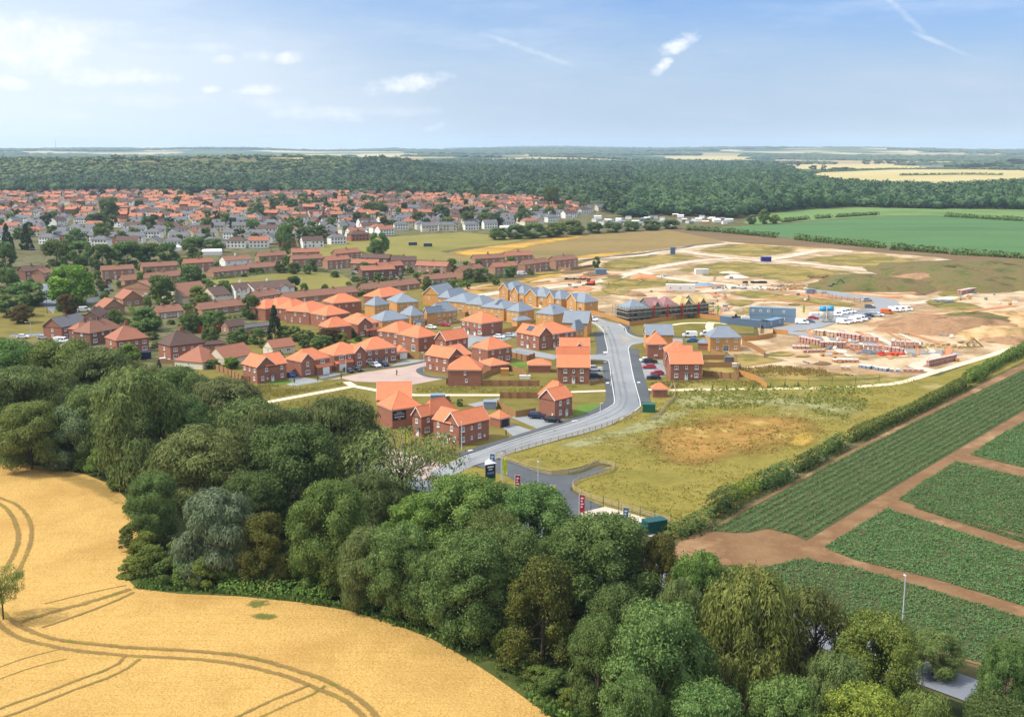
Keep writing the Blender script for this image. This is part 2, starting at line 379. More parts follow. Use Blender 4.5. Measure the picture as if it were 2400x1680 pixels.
M['haul'] = ground_mat('stone_haul_road', [rgb(216,200,176,.78), rgb(200,184,162,.74), rgb(222,206,184,.80)], 0.05, 0.9, .15, .2, edge=(0.3, 0.7, 0.6, 1.0))
M['sitegrass'] = ground_mat('weedy_site_grass', [rgb(150,134,66,.62), rgb(128,122,62,.58), rgb(172,146,84,.68), rgb(140,128,62,.6)], 0.05, 0.6, .35, .5, edge=(0.09, 0.9, 0.55, 1.0))
M['redsoil'] = ground_mat('reddish_earth', [rgb(190,128,88,.7), rgb(204,146,104,.74)], 0.1, 0.8, .3, .6, edge=(0.12, 1.0, 0.4, 0.95))
M['soil'] = ground_mat('bare_soil', [rgb(164,128,92,.56), rgb(148,112,78,.52), rgb(182,146,108,.62)], 0.08, 1.4, .25, .6)
M['dampearth'] = ground_mat('damp_earth', [rgb(150,122,90,.54), rgb(136,110,82,.5)], .1, .8, .3, .5, edge=(.09, 1.2, .3, .95))
M['dust'] = ground_mat('pale_dust', [rgb(206,196,176,.7), rgb(196,186,166,.66)], .1, .8, .1, 0, edge=(.09, 1.4, .1, .95, .5))
def track_extra(nt, co, base): return base
M['cropsoil'] = ground_mat('soil_between_crop', [rgb(104,104,66,.5), rgb(88,104,60,.45)], 0.2, 1.4, .3, .6)
M['road'] = ground_mat('light_asphalt', [rgb(150,154,158,.55), rgb(168,170,172,.60), rgb(158,161,164,.57)], 0.05, 3.5, .08, .05, 0.85, stretch=(1, .5, 1))
M['road_dark'] = ground_mat('dark_asphalt', [rgb(118,122,126,.5), rgb(106,110,114,.48)], 0.1, 3.0, .1, .05, 0.85)
M['mainroad'] = ground_mat('old_asphalt', [rgb(150,154,162,.6), rgb(135,140,148,.55)], 0.1, 2.0, .12, .05)
M['kerb'] = plain('kerb_concrete', rgb(214,214,208,.75), .8)
M['gravelpath'] = ground_mat('cream_path', [rgb(232,218,180,.82), rgb(222,206,168,.78)], 0.2, 2.0, .1, .1)
M['pinkpave'] = ground_mat('pink_block_paving', [rgb(200,176,164,.68), rgb(188,166,156,.64)], 0.15, 4.0, .12, .1)
M['drive'] = ground_mat('grey_driveway', [rgb(172,174,172,.62), rgb(158,162,162,.58)], 0.2, 3.0, .1, .1)
M['slab'] = ground_mat('concrete_yard', [rgb(216,204,186,.78), rgb(206,192,172,.74)], 0.15, 2.0, .12, .1)
M['gardens'] = ground_mat('garden_ground', [rgb(76,90,46,.45), rgb(112,112,66,.5), rgb(138,130,96,.52), rgb(78,94,46,.45)], 0.11, 0.8, .35, .3)

# ------------------------------------------------------------------ ground sheet with its far relief
def relief(x, y):
    r = math.hypot(x, y); a = math.atan2(x, y)
    z = 0.0
    s0 = 2300 + 2700 * min(max((a - 0.02) / 0.12, 0), 1)
    t = min(max((r - s0) / 2500, 0), 1); t = t * t * (3 - 2 * t)
    z += t * (10 + 9 * math.sin(x * 0.0011 + 1.3) * math.cos(y * 0.0009) + 6 * math.sin(x * 0.0023 + y * 0.0013))
    t2 = min(max((r - 6500) / 4500, 0), 1); t2 = t2 * t2 * (3 - 2 * t2)
    z += t2 * (40 + 9 * math.sin(a * 9 + 0.6) + 6 * math.sin(a * 21 + 2) + 3 * math.sin(a * 47))
    cx, cy = -870, 2620                                  # the grassy hill behind the town
    q = ((x - cx) / 620) ** 2 + ((y - cy) / 420) ** 2
    z += 37 * math.exp(-q * q * 0.9) if q < 4 else 0
    q = ((x + 380) / 420) ** 2 + ((y - 2900) / 400) ** 2
    z += 15 * math.exp(-q * 1.1) if q < 6 else 0
    return z
def build_ground():
    na, nr = 170, 130; rr = np.concatenate([[0.0], np.geomspace(60, 15500, nr - 1)])
    aa = np.linspace(R_(-62), R_(62), na); v = []
    for r in rr:
        for a in aa:
            x, y = r * math.sin(a), r * math.cos(a) - 300 * (1 if r < 1 else max(0, 1 - r / 2000)); v.append((x, y, relief(x, y)))
    f = [(i * na + j, (i + 1) * na + j, (i + 1) * na + j + 1, i * na + j + 1) for i in range(nr - 1) for j in range(na - 1)]
    me = bpy.data.meshes.new('ground'); me.from_pydata(v, [], f); me.materials.append(M['ground'])
    me.polygons.foreach_set('use_smooth', [True] * len(f)); me.update()
    if me.polygons[5000].normal.z < 0: me.flip_normals()
    tag(put('ground', me), kind='structure')
build_ground()

def Z(k): return 0.02 + 0.03 * k
WHEAT = [(-420,1085),(0,1085),(100,1092),(200,1112),(265,1138),(305,1178),(325,1220),(333,1260),(330,1300),(318,1335),(303,1362),(320,1380),(420,1392),
         (560,1398),(700,1412),(820,1432),(920,1462),(1010,1497),(1080,1535),(1150,1580),(1210,1622),(1290,1680),(1400,1780),(1500,2000),(-700,2000)]
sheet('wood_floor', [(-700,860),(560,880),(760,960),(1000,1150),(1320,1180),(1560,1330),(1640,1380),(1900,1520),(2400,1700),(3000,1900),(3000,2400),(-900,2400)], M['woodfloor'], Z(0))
sheet('field_margin', [(-420,1070),(0,1072),(150,1085),(270,1120),(325,1180),(350,1260),(345,1330),(420,1370),(600,1375),(800,1410),(1000,1470),(1130,1520),(1240,1590),(1340,1660),(1500,1800),(1600,2020),(-720,2020)], M['rough_grass'], Z(1))
sheet('wheat_field', WHEAT, M['wheat'], Z(2))
k2 = kx(0, 1120, s80)
for i, (pts, w) in enumerate([
    ([k2(*p) for p in [(-60,150),(20,190),(70,240),(105,310),(125,390),(110,480),(60,580),(20,650)]], 1.7),
    ([k2(*p) for p in [(-60,120),(50,155),(120,190),(170,240),(205,310),(212,400),(185,500),(140,600),(110,690)]], 1.5),
    ([k2(*p) for p in [(-40,860),(40,930),(120,990),(220,1040),(340,1080),(480,1105),(640,1120),(820,1140),(1000,1150),(1250,1165),(1450,1180),(1620,1200),(1800,1240),(2000,1300),(2200,1370),(2330,1440),(2420,1500),(2500,1570),(2570,1660),(2640,1760)]], 1.7),
    ([k2(*p) for p in [(-60,930),(20,1010),(120,1075),(240,1110),(400,1145),(560,1170),(720,1185),(900,1200),(1100,1210),(1350,1225),(1550,1250),(1750,1290),(1950,1345),(2120,1415),(2300,1490),(2390,1555),(2460,1630),(2530,1740)]], 1.7),
    ([k2(*p) for p in [(130,975),(350,905),(560,850),(740,795),(880,750)]], 2.2),
    ([k2(*p) for p in [(280,1010),(460,950),(640,885),(800,820),(900,770)]], 1.1),
    ([k2(*p) for p in [(300,850),(520,795),(700,755),(850,725)]], 0.8),
    ([k2(*p) for p in [(-60,1580),(120,1510),(300,1450),(500,1370),(700,1300),(800,1250),(840,1200)]], 1.1),
    ([k2(*p) for p in [(-60,1640),(120,1580),(320,1500),(520,1420),(720,1350),(860,1280),(940,1220)]], 1.1),
    ([k2(*p) for p in [(-40,1290),(150,1220),(300,1180),(420,1150)]], 0.7),
    ([k2(*p) for p in [(-40,1370),(150,1300),(320,1250),(450,1220)]], 0.5),
    ([k2(*p) for p in [(1540,1640),(1700,1560),(1850,1490),(2000,1430),(2080,1395)]], 1.0),
    ([k2(*p) for p in [(1640,1660),(1800,1590),(1950,1520),(2100,1460),(2190,1400)]], 1.0)]):
    ribbon('wheel_track', pts, w * .72, M['wheat_track'], Z(3 + i % 3), step=1.5)
patch('green_patch', [k2(*p) for p in [(1660,920),(1700,890),(1780,900),(1860,915),(1890,940),(1800,970),(1710,955)]], M['wheat_green'], Z(3))
patch('green_patch', [k2(*p) for p in [(1560,800),(1700,810),(1830,815),(1850,850),(1720,890),(1640,860)]], M['wheat_green'], Z(3))
patch('green_patch', [(560,1115),(700,1090),(700,1100),(560,1120)], M['wheat_green'], Z(3))
patch('flattened_patch', [(60,1095),(150,1100),(250,1130),(310,1180),(320,1230),(290,1210),(220,1160),(120,1120)], M['wheat_dark'], Z(3))  # soft shadow of the belt trees painted along the upper wheat edge
patch('flattened_patch', [k2(*p) for p in [(1440,920),(1480,905),(1500,920),(1470,935)]], M['wheat_green'], Z(3))

# meadow and lawns by the entrance
sheet('meadow', [(1130,1080),(1190,1064),(1260,1046),(1320,1030),(1384,1013),(1437,995),(1476,974),(1502,956),(1520,930),(1540,905),(1700,893),(2200,882),(2330,830),(2420,790),(2440,830),(1980,1040),(1590,1260),(1540,1250),
      (1480,1216),(1385,1176),(1345,1152),(1336,1136),(1350,1118),(1435,1092),(1400,1083),(1340,1100),(1290,1104),(1240,1094),(1190,1078),(1160,1075)], M['meadow'], Z(2))
patch('dry_patch', [(1475,1040),(1500,1005),(1600,985),(1740,965),(1880,975),(1965,1000),(1950,1030),(1850,1060),(1740,1085),(1640,1098),(1560,1092),(1500,1068)], M['meadow_dry'], Z(4))
patch('golden_patch', [(1840,1015),(1880,1008),(1925,1015),(1930,1035),(1890,1052),(1840,1045)], M['meadow_gold'], Z(5))
patch('pale_patch', [(1560,925),(1700,918),(1900,925),(2060,950),(2000,990),(1900,965),(1760,955),(1600,965),(1540,950)], M['meadow_pale'], Z(3))
patch('pale_patch', [(1290,1045),(1420,1010),(1560,960),(1640,965),(1560,1000),(1460,1030),(1330,1060)], M['meadow_pale'], Z(3))
patch('pale_patch', [(1780,1120),(1950,1050),(2020,1010),(1990,1050),(1880,1110),(1790,1150)], M['meadow_pale'], Z(3))
sheet('verge', [(1060,1110),(1105,1095),(1160,1100),(1230,1135),(1290,1165),(1250,1180),(1150,1160),(1080,1145)], M['meadow'], Z(2))
sheet('lay_by', [(1115,1092),(1163,1076),(1200,1082),(1260,1108),(1300,1116),(1350,1114),(1400,1096),(1432,1101),(1360,1124),(1339,1140),(1337,1152),(1370,1168),(1410,1186),(1392,1196),(1352,1215),(1320,1200),(1240,1145),(1190,1118),(1140,1100)], M['road_dark'], Z(3))
sheet('concrete_yard', [(1362,1203),(1418,1188),(1560,1228),(1530,1260),(1490,1250),(1400,1245),(1355,1228)], M['slab'], Z(4))

# estate ground, streets and paths
sheet('estate_grass', [(430,880),(560,900),(700,985),(860,1010),(900,1060),(1085,1100),(1210,1060),(1480,960),(1530,905),(2140,885),(2060,860),(1700,870),(1700,740),(1400,715),(1100,640),(820,680),(640,700),(560,820)], M['lawn'], Z(1))
sheet('main_road', [(1000,1110),(1090,1068),(1200,1036),(1347,990),(1396,973),(1430,955),(1438,942),(1433,897),(1427,850),(1418,846),(1384,845),(1330,846),(1330,832),(1384,833),(1417,830),(1423,823),(1418,799),(1412,776),(1398,763),(1375,752),(1366,742),(1385,738),(1421,753),(1455,760),(1465,770),(1470,781),(1490,791),(1515,794),(1600,796),(1600,806),(1513,803),(1482,809),(1474,817),(1476,834),(1484,878),(1494,917),(1501,948),(1498,955),(1474,972),(1435,993),(1382,1011),(1318,1028),(1259,1044),(1208,1059),(1160,1077),(1115,1090),(1040,1125)], M['road'], Z(3))
for pts in ([(1080,1074),(1200,1034),(1347,988),(1397,971),(1431,953),(1440,941),(1434,897),(1427,850),(1419,845),(1384,843)], [(1384,834),(1418,830),(1424,823),(1419,799),(1413,776),(1397,761),(1370,749)],
            [(1450,760),(1465,770),(1470,781),(1490,791),(1515,794),(1600,796)], [(1600,806),(1513,803),(1482,808),(1473,817),(1475,834),(1483,878),(1493,917),(1501,948),(1498,956),(1474,973),(1435,994),(1382,1012),(1318,1029),(1259,1045),(1208,1060)]):
    L = smooth_line([G(*p).xy for p in pts], 1.5); mb = MB()
    for a, b in zip(L[:-1], L[1:]):
        d = (b - a).normalized(); n = Vector((-d.y, d.x)) * 0.11
        mb.hexa([(a.x - n.x, a.y - n.y, 0), (b.x - n.x, b.y - n.y, 0), (b.x + n.x, b.y + n.y, 0), (a.x + n.x, a.y + n.y, 0)] + [(a.x - n.x, a.y - n.y, .23), (b.x - n.x, b.y - n.y, .23), (b.x + n.x, b.y + n.y, .23), (a.x + n.x, a.y + n.y, .23)])
    tag(put('kerb', mb.mesh('kerb', M['kerb'])), kind='structure')
ribbon('footway', [(1070,1068),(1200,1029),(1345,983),(1385,970),(1415,954),(1430,938),(1428,900),(1420,852)], 2.6, M['road_dark'], Z(4.5))
ribbon('footway', [(1408,832),(1411,815),(1406,795),(1405,778)], 3.6, M['road_dark'], Z(4.5))
ribbon('footway', [(1484,818),(1487,840),(1496,880),(1506,920),(1511,944)], 3.4, M['road_dark'], Z(4.5))
ribbon('footway', [(1390,742),(1440,750),(1468,763),(1476,778),(1500,787),(1600,790)], 1.8, M['road_dark'], Z(4.5))
sheet('block_paved_street', [(765,892),(850,874),(950,860),(1012,846),(1100,822),(1106,827),(1045,842),(985,864),(982,872),(996,881),(1038,889),(968,902),(900,897),(833,895),(800,888)], M['pinkpave'], Z(3))
ribbon('footway', [(758,888),(850,869),(950,856),(1005,846)], 1.6, M['road_dark'], Z(4))
ribbon('footway', [(1060,888),(1010,884),(985,874),(984,866),(1000,860)], 2.0, M['road_dark'], Z(4))
ribbon('gravel_path', [(600,950),(629,943),(829,906)], 2.6, M['gravelpath'], Z(4), smooth=False)
ribbon('gravel_path', [(812,896),(829,906),(900,919),(972,927),(1060,927),(1171,927)], 2.4, M['gravelpath'], Z(4.3), smooth=False)
ribbon('gravel_path', [(1336,920),(1380,918),(1420,917)], 2.0, M['gravelpath'], Z(4))
ribbon('gravel_path', [(1520,914),(1600,915),(1795,912),(1950,909),(2067,903),(2123,894),(2175,878),(2297,841),(2400,808),(2520,770)], 2.6, M['gravelpath'], Z(4))
ribbon('gravel_path', [A5(130,1035),A5(250,1015),A5(400,1008),A5(560,1010),A5(700,1010),A5(780,1022)], 2.2, M['gravelpath'], Z(4.2))
ribbon('gravel_path', [A5(600,1000),A5(575,1040),A5(580,1080),A5(620,1110)], 3.0, M['gravelpath'], Z(4.5))
for q in ([B2(1660,1230),B2(1740,1180),B2(2020,1270),B2(1800,1340)], [B2(1760,1110),B2(1960,1100),B2(2240,1210),B2(2130,1270)],
          [B1(1220,620),B1(1390,575),B1(1590,600),B1(1340,660)], [B1(2110,505),B1(2290,430),B2(770,425),B2(560,480)], [B1(870,720),B1(930,610),B1(1330,680),B1(950,745)],
          [B3(940,560),B3(1090,500),B3(1100,580),B3(940,600)], [B3(1500,440),B3(1800,430),B3(1850,620),B3(1560,660)],[B3(930,600),B3(1090,620),B3(1100,660),B3(940,680)],
          [B3(230,1100),B3(560,1150),B3(640,1180),B3(500,1230),B3(200,1130)], [A3(1350,1060),A3(1480,1040),A3(1470,1090),A3(1290,1100)],
          [B2(1640,880),B2(1250,960),B2(1400,1010),B2(1620,930)]):
    sheet('driveway', q, M['drive'], Z(2.2))
for q in ([A3(1380,1100),A3(2120,1120),A3(2130,1160),A3(1900,1230),A3(1500,1230)], [B2(1250,180),B2(1420,190),B2(1330,230),B2(1250,300)], [B2(1790,290),B2(1830,330),B2(2300,400),B2(2296,430),B2(1790,340)], [A3(2030,1330),A3(2180,1360),A3(2600,1440),A3(2600,1400),A3(2120,1300)]):
    sheet('side_street', q, M['road'], Z(2.6))
for q in ([B2(1720,520),B2(1760,450),B2(1960,460),B2(1970,500),B2(1800,530)], [B1(620,720),B1(640,690),B1(940,670),B1(970,690),B1(820,730)], [B3(720,1080),B3(810,960),B3(1080,950),B3(1040,1000),B3(830,1110)], [A3(100,1240),A3(150,1180),A3(290,1180),A3(240,1230)]):
    sheet('lawn', q, M['lawn_green'], Z(3.2))
sheet('old_main_road', [(2700,1760),(2300,1598),(2000,1490),(1500,1308),(1060,1142),(950,1112),(620,1008),(200,900),(-200,820),(-200,836),(180,914),(600,1030),(930,1135),(1040,1168),(1480,1350),(2000,1548),(2250,1640),(2600,1790)], M['mainroad'], Z(4.0))
sheet('show_home_yard', [(870,1040),(1000,1075),(1060,1095),(990,1125),(900,1110),(780,1075)], M['pinkpave'], Z(2.5))
sheet('park_grass', [A4(1400,1110),A4(1420,1050),A4(1900,980),A5(100,960),A5(350,925),A5(700,990),A5(1110,1050),A5(1110,1130),A5(600,1150),A5(0,1165),A4(1600,1160)], M['lawn'], Z(3))

# construction site
SITE = [(1180,700),(1225,668),(1300,640),(1330,628),(1420,600),(1560,583),(1700,567),(1780,573),(1960,584),(2190,603),(2260,612),(2420,640),(2600,680),(2600,745),(2420,803),(2297,838),(2175,874),(2120,888),(1900,895),(1790,890),(1720,850),(1690,800),(1780,790),(1770,745),(1600,735),(1400,745),(1370,735),(1230,720)]
sheet('site_earth', SITE, M['dirt'], Z(1.5))
sheet('site_earth', [(1020,700),(1060,680),(1150,665),(1200,675),(1260,700),(1150,720),(1080,715)], M['dirt'], Z(1.4))
gp = [
 [C3(440,1025),C3(600,1000),C3(800,965),C3(1100,975),C3(1430,1000),C3(1380,1045),C3(1180,1080),C3(1000,1085),C3(760,1065),C3(560,1045)],
 [C3(-340,1120),C3(0,1070),C3(200,1055),C3(400,1062),C3(600,1090),C3(420,1120),C3(150,1160),C3(-100,1200),C3(-340,1180)],
 [C3(260,1210),C3(420,1160),C3(620,1135),C3(860,1115),C3(1150,1140),C3(1500,1165),C3(1800,1195),C3(2030,1215),C3(1900,1240),C3(1650,1290),C3(1350,1330),C3(1150,1300),C3(900,1240),C3(600,1225),C3(400,1225)],
 [C4(270,1100),C4(600,1060),C4(900,1050),C4(1200,1080),C4(1400,1110),C4(1300,1150),C4(1050,1190),C4(700,1165),C4(400,1135)],
 [C3(770,1390),C3(1000,1380),C3(1400,1430),C3(1700,1460),C3(1980,1510),C3(1900,1540),C3(1500,1500),C3(1200,1470),C3(900,1440)],
 [C2(1000,1300),C2(1500,1200),C2(1600,1130),C2(1900,1080),C2(2200,1060),C2(2280,1100),C2(1900,1190),C2(1600,1220),C2(1200,1290),C2(700,1360),C2(300,1350)],
 [A4(1050,480),A4(1500,440),A4(1800,470),A4(2200,500),A4(2000,560),A4(1400,620),A4(1100,600),A4(950,540)],
 [C3(0,1270),C3(300,1280),C3(550,1300),C3(300,1320),C3(0,1300)],
 [A4(900,640),A4(1150,620),A4(1250,660),A4(1100,690),A4(900,680)],
 [A5(850,1370),A5(1100,1380),A5(1380,1420),A5(1560,1460),A5(1300,1500),A5(950,1560),A5(860,1500)],
 [A5(500,1400),A5(800,1370),A5(950,1450),A5(900,1600),A5(600,1640),A5(500,1500)],
 [(1740,862),(1800,856),(1900,866),(2000,878),(2100,874),(2080,890),(1900,896),(1790,892)],
 [A6(1120,780),A6(1400,750),A6(1700,770),A6(1850,830),A6(1500,870),A6(1200,830)],
 [C2(430,1380),C2(900,1310),C2(1200,1290),C2(900,1340),C2(500,1400)]]
for i, q in enumerate(gp): patch('weedy_patch', q, M['sitegrass'], Z(3 + i % 2))
for q in ([A4(1430,460),A4(1550,425),A4(1680,450),A4(1600,480)], [A4(560,590),A4(800,560),A4(1060,600),A4(900,640),A4(650,630)], [C4(100,1400),C4(800,1420),C4(1300,1440),C4(900,1470),C4(300,1440)], [A5(350,950),A5(900,780),A5(700,900)]):
    patch('red_earth_patch', q, M['redsoil'], Z(5))
hr = [([C3(-640,1110),C3(0,1070),C3(250,1020),C3(500,1000),C3(780,960)], 7), ([C3(330,1025),C3(560,1060),C3(900,1100),C3(1300,1125),C3(1700,1165),C3(2100,1205),C3(2300,1215)], 9),
      ([C4(1580,1105),C4(1300,1170),C4(1050,1215),C4(800,1260),C4(560,1320),C4(350,1370)], 9), ([C3(1050,1125),C3(1350,1075),C3(1600,1030),C3(1900,1035)], 10),
      ([C3(-1700,1480),C3(-1300,1410),C3(-800,1360),C3(-300,1290),C3(0,1210),C3(300,1150),C3(600,1110),C3(900,1095)], 9), ([C3(0,1215),C3(250,1270),C3(550,1310),C3(800,1330),C3(820,1350),C3(700,1380),C3(560,1400)], 8),
      ([C3(820,1350),C3(1100,1355),C3(1400,1385),C3(1600,1400)], 10)]
for q, w in hr: ribbon('haul_road', q, w, M['haul'], Z(6), step=4)
ribbon('haul_road', [C2(1400,1110),C2(1700,1075),C2(2000,1040),C2(2296,1000),C3(500,975),C3(760,955)], 4, M['road_dark'], Z(6.5))
ribbon('site_road', [A5(1400,1090),A5(1700,1060),A6(0,960),A6(300,890),A6(560,850),A6(660,800),A6(600,740),A6(450,710),A6(200,690),A6(0,650),A5(1800,600)], 11, M['road'], Z(7))
ribbon('site_road', [A6(650,770),A6(1000,770),A6(1500,690),A6(2100,520),A6(2400,440)], 9, M['haul'], Z(6.5))
ribbon('site_road', [A5(1400,1110),A5(1800,1160),A6(0,1190),A6(500,1270),A6(900,1350),A6(1300,1360),A6(1450,1400)], 7, M['road'], Z(6.8))
ribbon('site_road', [A6(1300,1370),A6(1150,1460),A6(1000,1530),A6(1250,1600)], 6, M['haul'], Z(6.6))

# fields beyond
sheet('playing_field', [(640,610),(735,578),(800,564),(960,552),(1080,545),(1230,556),(1290,552),(1180,572),(1080,582),(1030,590),(1110,602),(1112,615),(900,605),(760,615)], M['pitch'], Z(1))
sheet('green_space', [(480,660),(520,655),(640,643),(730,638),(800,645),(830,660),(810,672),(700,682),(560,680)], M['pitch'], Z(1.2))
sheet('dry_field', [(1020,600),(1060,590),(1200,570),(1280,556),(1420,548),(1560,538),(1620,541),(1720,568),(1560,583),(1420,602),(1360,612),(1240,608),(1130,618)], M['dryfield'], Z(1.1))
for q in ([(1045,592),(1120,580),(1240,564),(1330,553),(1400,552),(1300,570),(1250,580),(1200,592),(1120,604)], [(1000,698),(1150,668),(1260,645),(1340,632),(1420,622),(1440,628),(1330,645),(1250,662),(1130,690)], [(1240,612),(1340,600),(1450,590),(1560,582),(1440,600),(1340,612)], [(1730,571),(1820,577),(1960,584),(1820,581)]):
    patch('ochre_patch', q, M['ochre'], Z(2.5))
sheet('brown_field', [(1560,538),(1630,536),(1700,545),(1850,560),(2000,572),(2150,585),(2420,602),(2500,660),(2420,640),(2200,604),(1960,584),(1710,568)], M['brownfield'], Z(1.3))
sheet('crop_field', [(1625,538),(1700,532),(1850,524),(1960,515),(2070,508),(2200,508),(2420,518),(2600,522),(2600,612),(2420,600),(2150,583),(1850,558),(1700,543)], M['beet'], Z(1.0))
sheet('pasture', [(1740,522),(1800,498),(1900,488),(2000,486),(2250,490),(2600,492),(2600,522),(2420,517),(2200,506),(2070,506),(1960,513),(1850,521),(1760,528)], M['pasture'], Z(1.2))
sheet('left_lawn', [(0,730),(60,700),(120,720),(170,745),(175,800),(60,800),(-60,780)], M['lawn'], Z(1.2))
sheet('left_street', [A1(430,780),A1(540,740),A1(500,600),A1(400,540),A1(600,540),A1(690,680),A1(660,830),A1(640,900),A1(560,830)], M['mainroad'], Z(1.6))
ribbon('left_street', [A1(930,800),A1(1130,720),A1(1250,620),A1(1250,540)], 6, M['road_dark'], Z(1.8))
ribbon('left_street', [A1(120,1160),A1(400,1150),A1(650,1150),A1(900,1330)], 6, M['mainroad'], Z(1.7))
# potato land
sheet('bare_soil', [(1575,1290),(1600,1262),(1660,1243),(1740,1195),(2000,1052),(2420,842),(2700,700),(3200,1300),(3200,1800),(2600,1645),(2320,1566),(2100,1506),(1850,1428),(1660,1362),(1590,1325)], M['soil'], Z(2))
CROPS = {'a': [(1663,1246),(1760,1190),(2000,1062),(2420,856),(2640,745),(2640,822),(2430,945),(2150,1110),(1960,1225),(1890,1268),(1860,1254),(1800,1240),(1750,1250)],
         'b': [(1932,1283),(2000,1240),(2080,1192),(2420,1302),(2640,1370),(2640,1520),(2420,1427),(2200,1360),(2000,1312)],
         'c': [(2106,1172),(2170,1125),(2240,1082),(2420,1125),(2640,1177),(2640,1333),(2420,1262),(2250,1215)],
         'd': [(2273,1066),(2340,1022),(2420,978),(2640,862),(2640,1163),(2420,1102)],
         'e': [(1770,1335),(1880,1310),(2000,1330),(2080,1352),(2227,1397),(2400,1449),(2600,1520),(2600,1640),(2320,1560),(2100,1500),(1850,1420)],
         'f': [(2140,1190),(2150,1184),(2420,1268),(2520,1300),(2520,1312),(2420,1280)]}
for k in CROPS: sheet('crop_bed', CROPS[k], M['cropsoil'], Z(3))
# fields beyond the wood, draped over the relief
def Gr(px, py):
    u = px - 1200; v = py - 840; down = v * math.cos(TH) + FPX * math.sin(TH); fwd = FPX * math.cos(TH) - v * math.sin(TH); d = 1500.0
    while d < 15000:
        if CAM_H - d * down / fwd <= relief(u * d / fwd, d): break
        d += 20
    return (u * d / fwd, d)
def drape(name, pts, mat):
    from mathutils.geometry import delaunay_2d_cdt
    A = []
    for a, b in zip(pts, pts[1:] + pts[:1]):
        for k in range(8): A.append(Gr(a[0] + (b[0] - a[0]) * k / 8, a[1] + (b[1] - a[1]) * k / 8))
    A = np.array(A); lo, hi = A.min(0), A.max(0); st = max(60, (hi - lo).max() / 40); gx, gy = np.meshgrid(np.arange(lo[0], hi[0], st), np.arange(lo[1], hi[1], st)); q = np.stack([gx.ravel(), gy.ravel()], 1); q = q[inside(A.tolist(), q)]; n = len(A)
    V, E, F, _, _, _ = delaunay_2d_cdt([Vector(p) for p in A] + [Vector(p) for p in q], [(i, (i + 1) % n) for i in range(n)], [], 1, 1e-3); LAY[0] += 1
    me = bpy.data.meshes.new(name); me.from_pydata([(p[0], p[1], relief(*p) + 1.2 + .1 * (LAY[0] % 20)) for p in V], [], [list(f) for f in F]); me.materials.append(mat); me.update()
    if len(me.polygons) and me.polygons[0].normal.z < 0: me.flip_normals()
    tag(put(name, me), kind='structure')
M['tanfield'] = ground_mat('far_tan_field', [rgb(190,164,118,.64), rgb(180,156,112,.6)], 0.004, 0.06, .12, .1)
for q in ([(1850,424),(1950,400),(2100,397),(2600,396),(2600,424),(2420,425),(2200,432),(1950,432)], [(1860,398),(1880,385),(2180,383),(2170,395),(2000,398)], [(2175,392),(2170,372),(2300,366),(2500,364),(2500,388),(2300,391)], [(1545,379),(1560,368),(1760,366),(1790,374),(1700,379)], [(900,369),(1000,366),(1100,368),(1060,371),(950,372)], [(330,368),(420,366),(440,368),(380,370)], [(620,373),(760,371),(800,373),(700,375)], [(1200,366),(1330,364),(1400,366),(1300,369)]):
    drape('pale_field', q, M['stubble'])
for q in ([(1800,384),(1830,370),(2110,366),(2160,370),(2165,382),(1900,385)], [(2000,364),(2060,360),(2380,358),(2400,362),(2150,367)]): drape('tan_field', q, M['tanfield'])
for q in ([(-300,412),(-300,390),(0,386),(170,387),(178,394),(100,406),(0,412)], [(770,384),(820,378),(900,378),(905,386),(850,390),(780,390)]): drape('olive_field', q, M['olivefar'])
def build_cap():
    n, m = 60, 50; v = []
    for j in range(m):
        for i in range(n): x = -800 + 400 * (i / (n - 1) * 2 - 1); y = 2600 + 370 * (j / (m - 1) * 2 - 1); v.append((x, y, relief(x, y) + .25))
    f = [(j * n + i, j * n + i + 1, (j + 1) * n + i + 1, (j + 1) * n + i) for j in range(m - 1) for i in range(n - 1) if ((i + .5) / (n - 1) * 2 - 1) ** 2 + ((j + .5) / (m - 1) * 2 - 1) ** 2 < 1]
    me = bpy.data.meshes.new('hill_grass'); me.from_pydata(v, [], f); me.materials.append(M['capgrass']); me.polygons.foreach_set('use_smooth', [True] * len(f)); me.update(); tag(put('hill_grass', me), kind='structure')
M['capgrass'] = ground_mat('hill_top_grass', [rgb(132,122,76,.56), rgb(120,118,70,.52), rgb(146,130,88,.6)], .012, .1, .25, .1)
build_cap()
for i in range(0, 9):      # tyre tracks wandering over the yard
    a_ = [A6(-300 + 150 * i, 1090 + 20 * (i % 3)), A6(-150 + 190 * i, 1290 + 30 * (i % 2)), A6(60 + 160 * i, 1440 - 25 * (i % 4))]
    ribbon('tyre_track', a_, 1.6 + (i % 3), M['haul'] if i % 2 else M['redsoil'], Z(7.5), step=3)
for q in ([A4(-900,640),A4(200,560),A4(700,500),A4(1300,420)], [A5(560,640),A5(900,740),A5(1400,740),A5(1900,800)], [A5(0,640),A5(300,600),A5(700,560)], [A6(300,640),A6(900,660),A6(1500,560),A6(2300,420)], [A6(1000,900),A6(1500,880),A6(2200,800)]):
    ribbon('tyre_track', q, 5, M['redsoil'], Z(7.2), step=4)

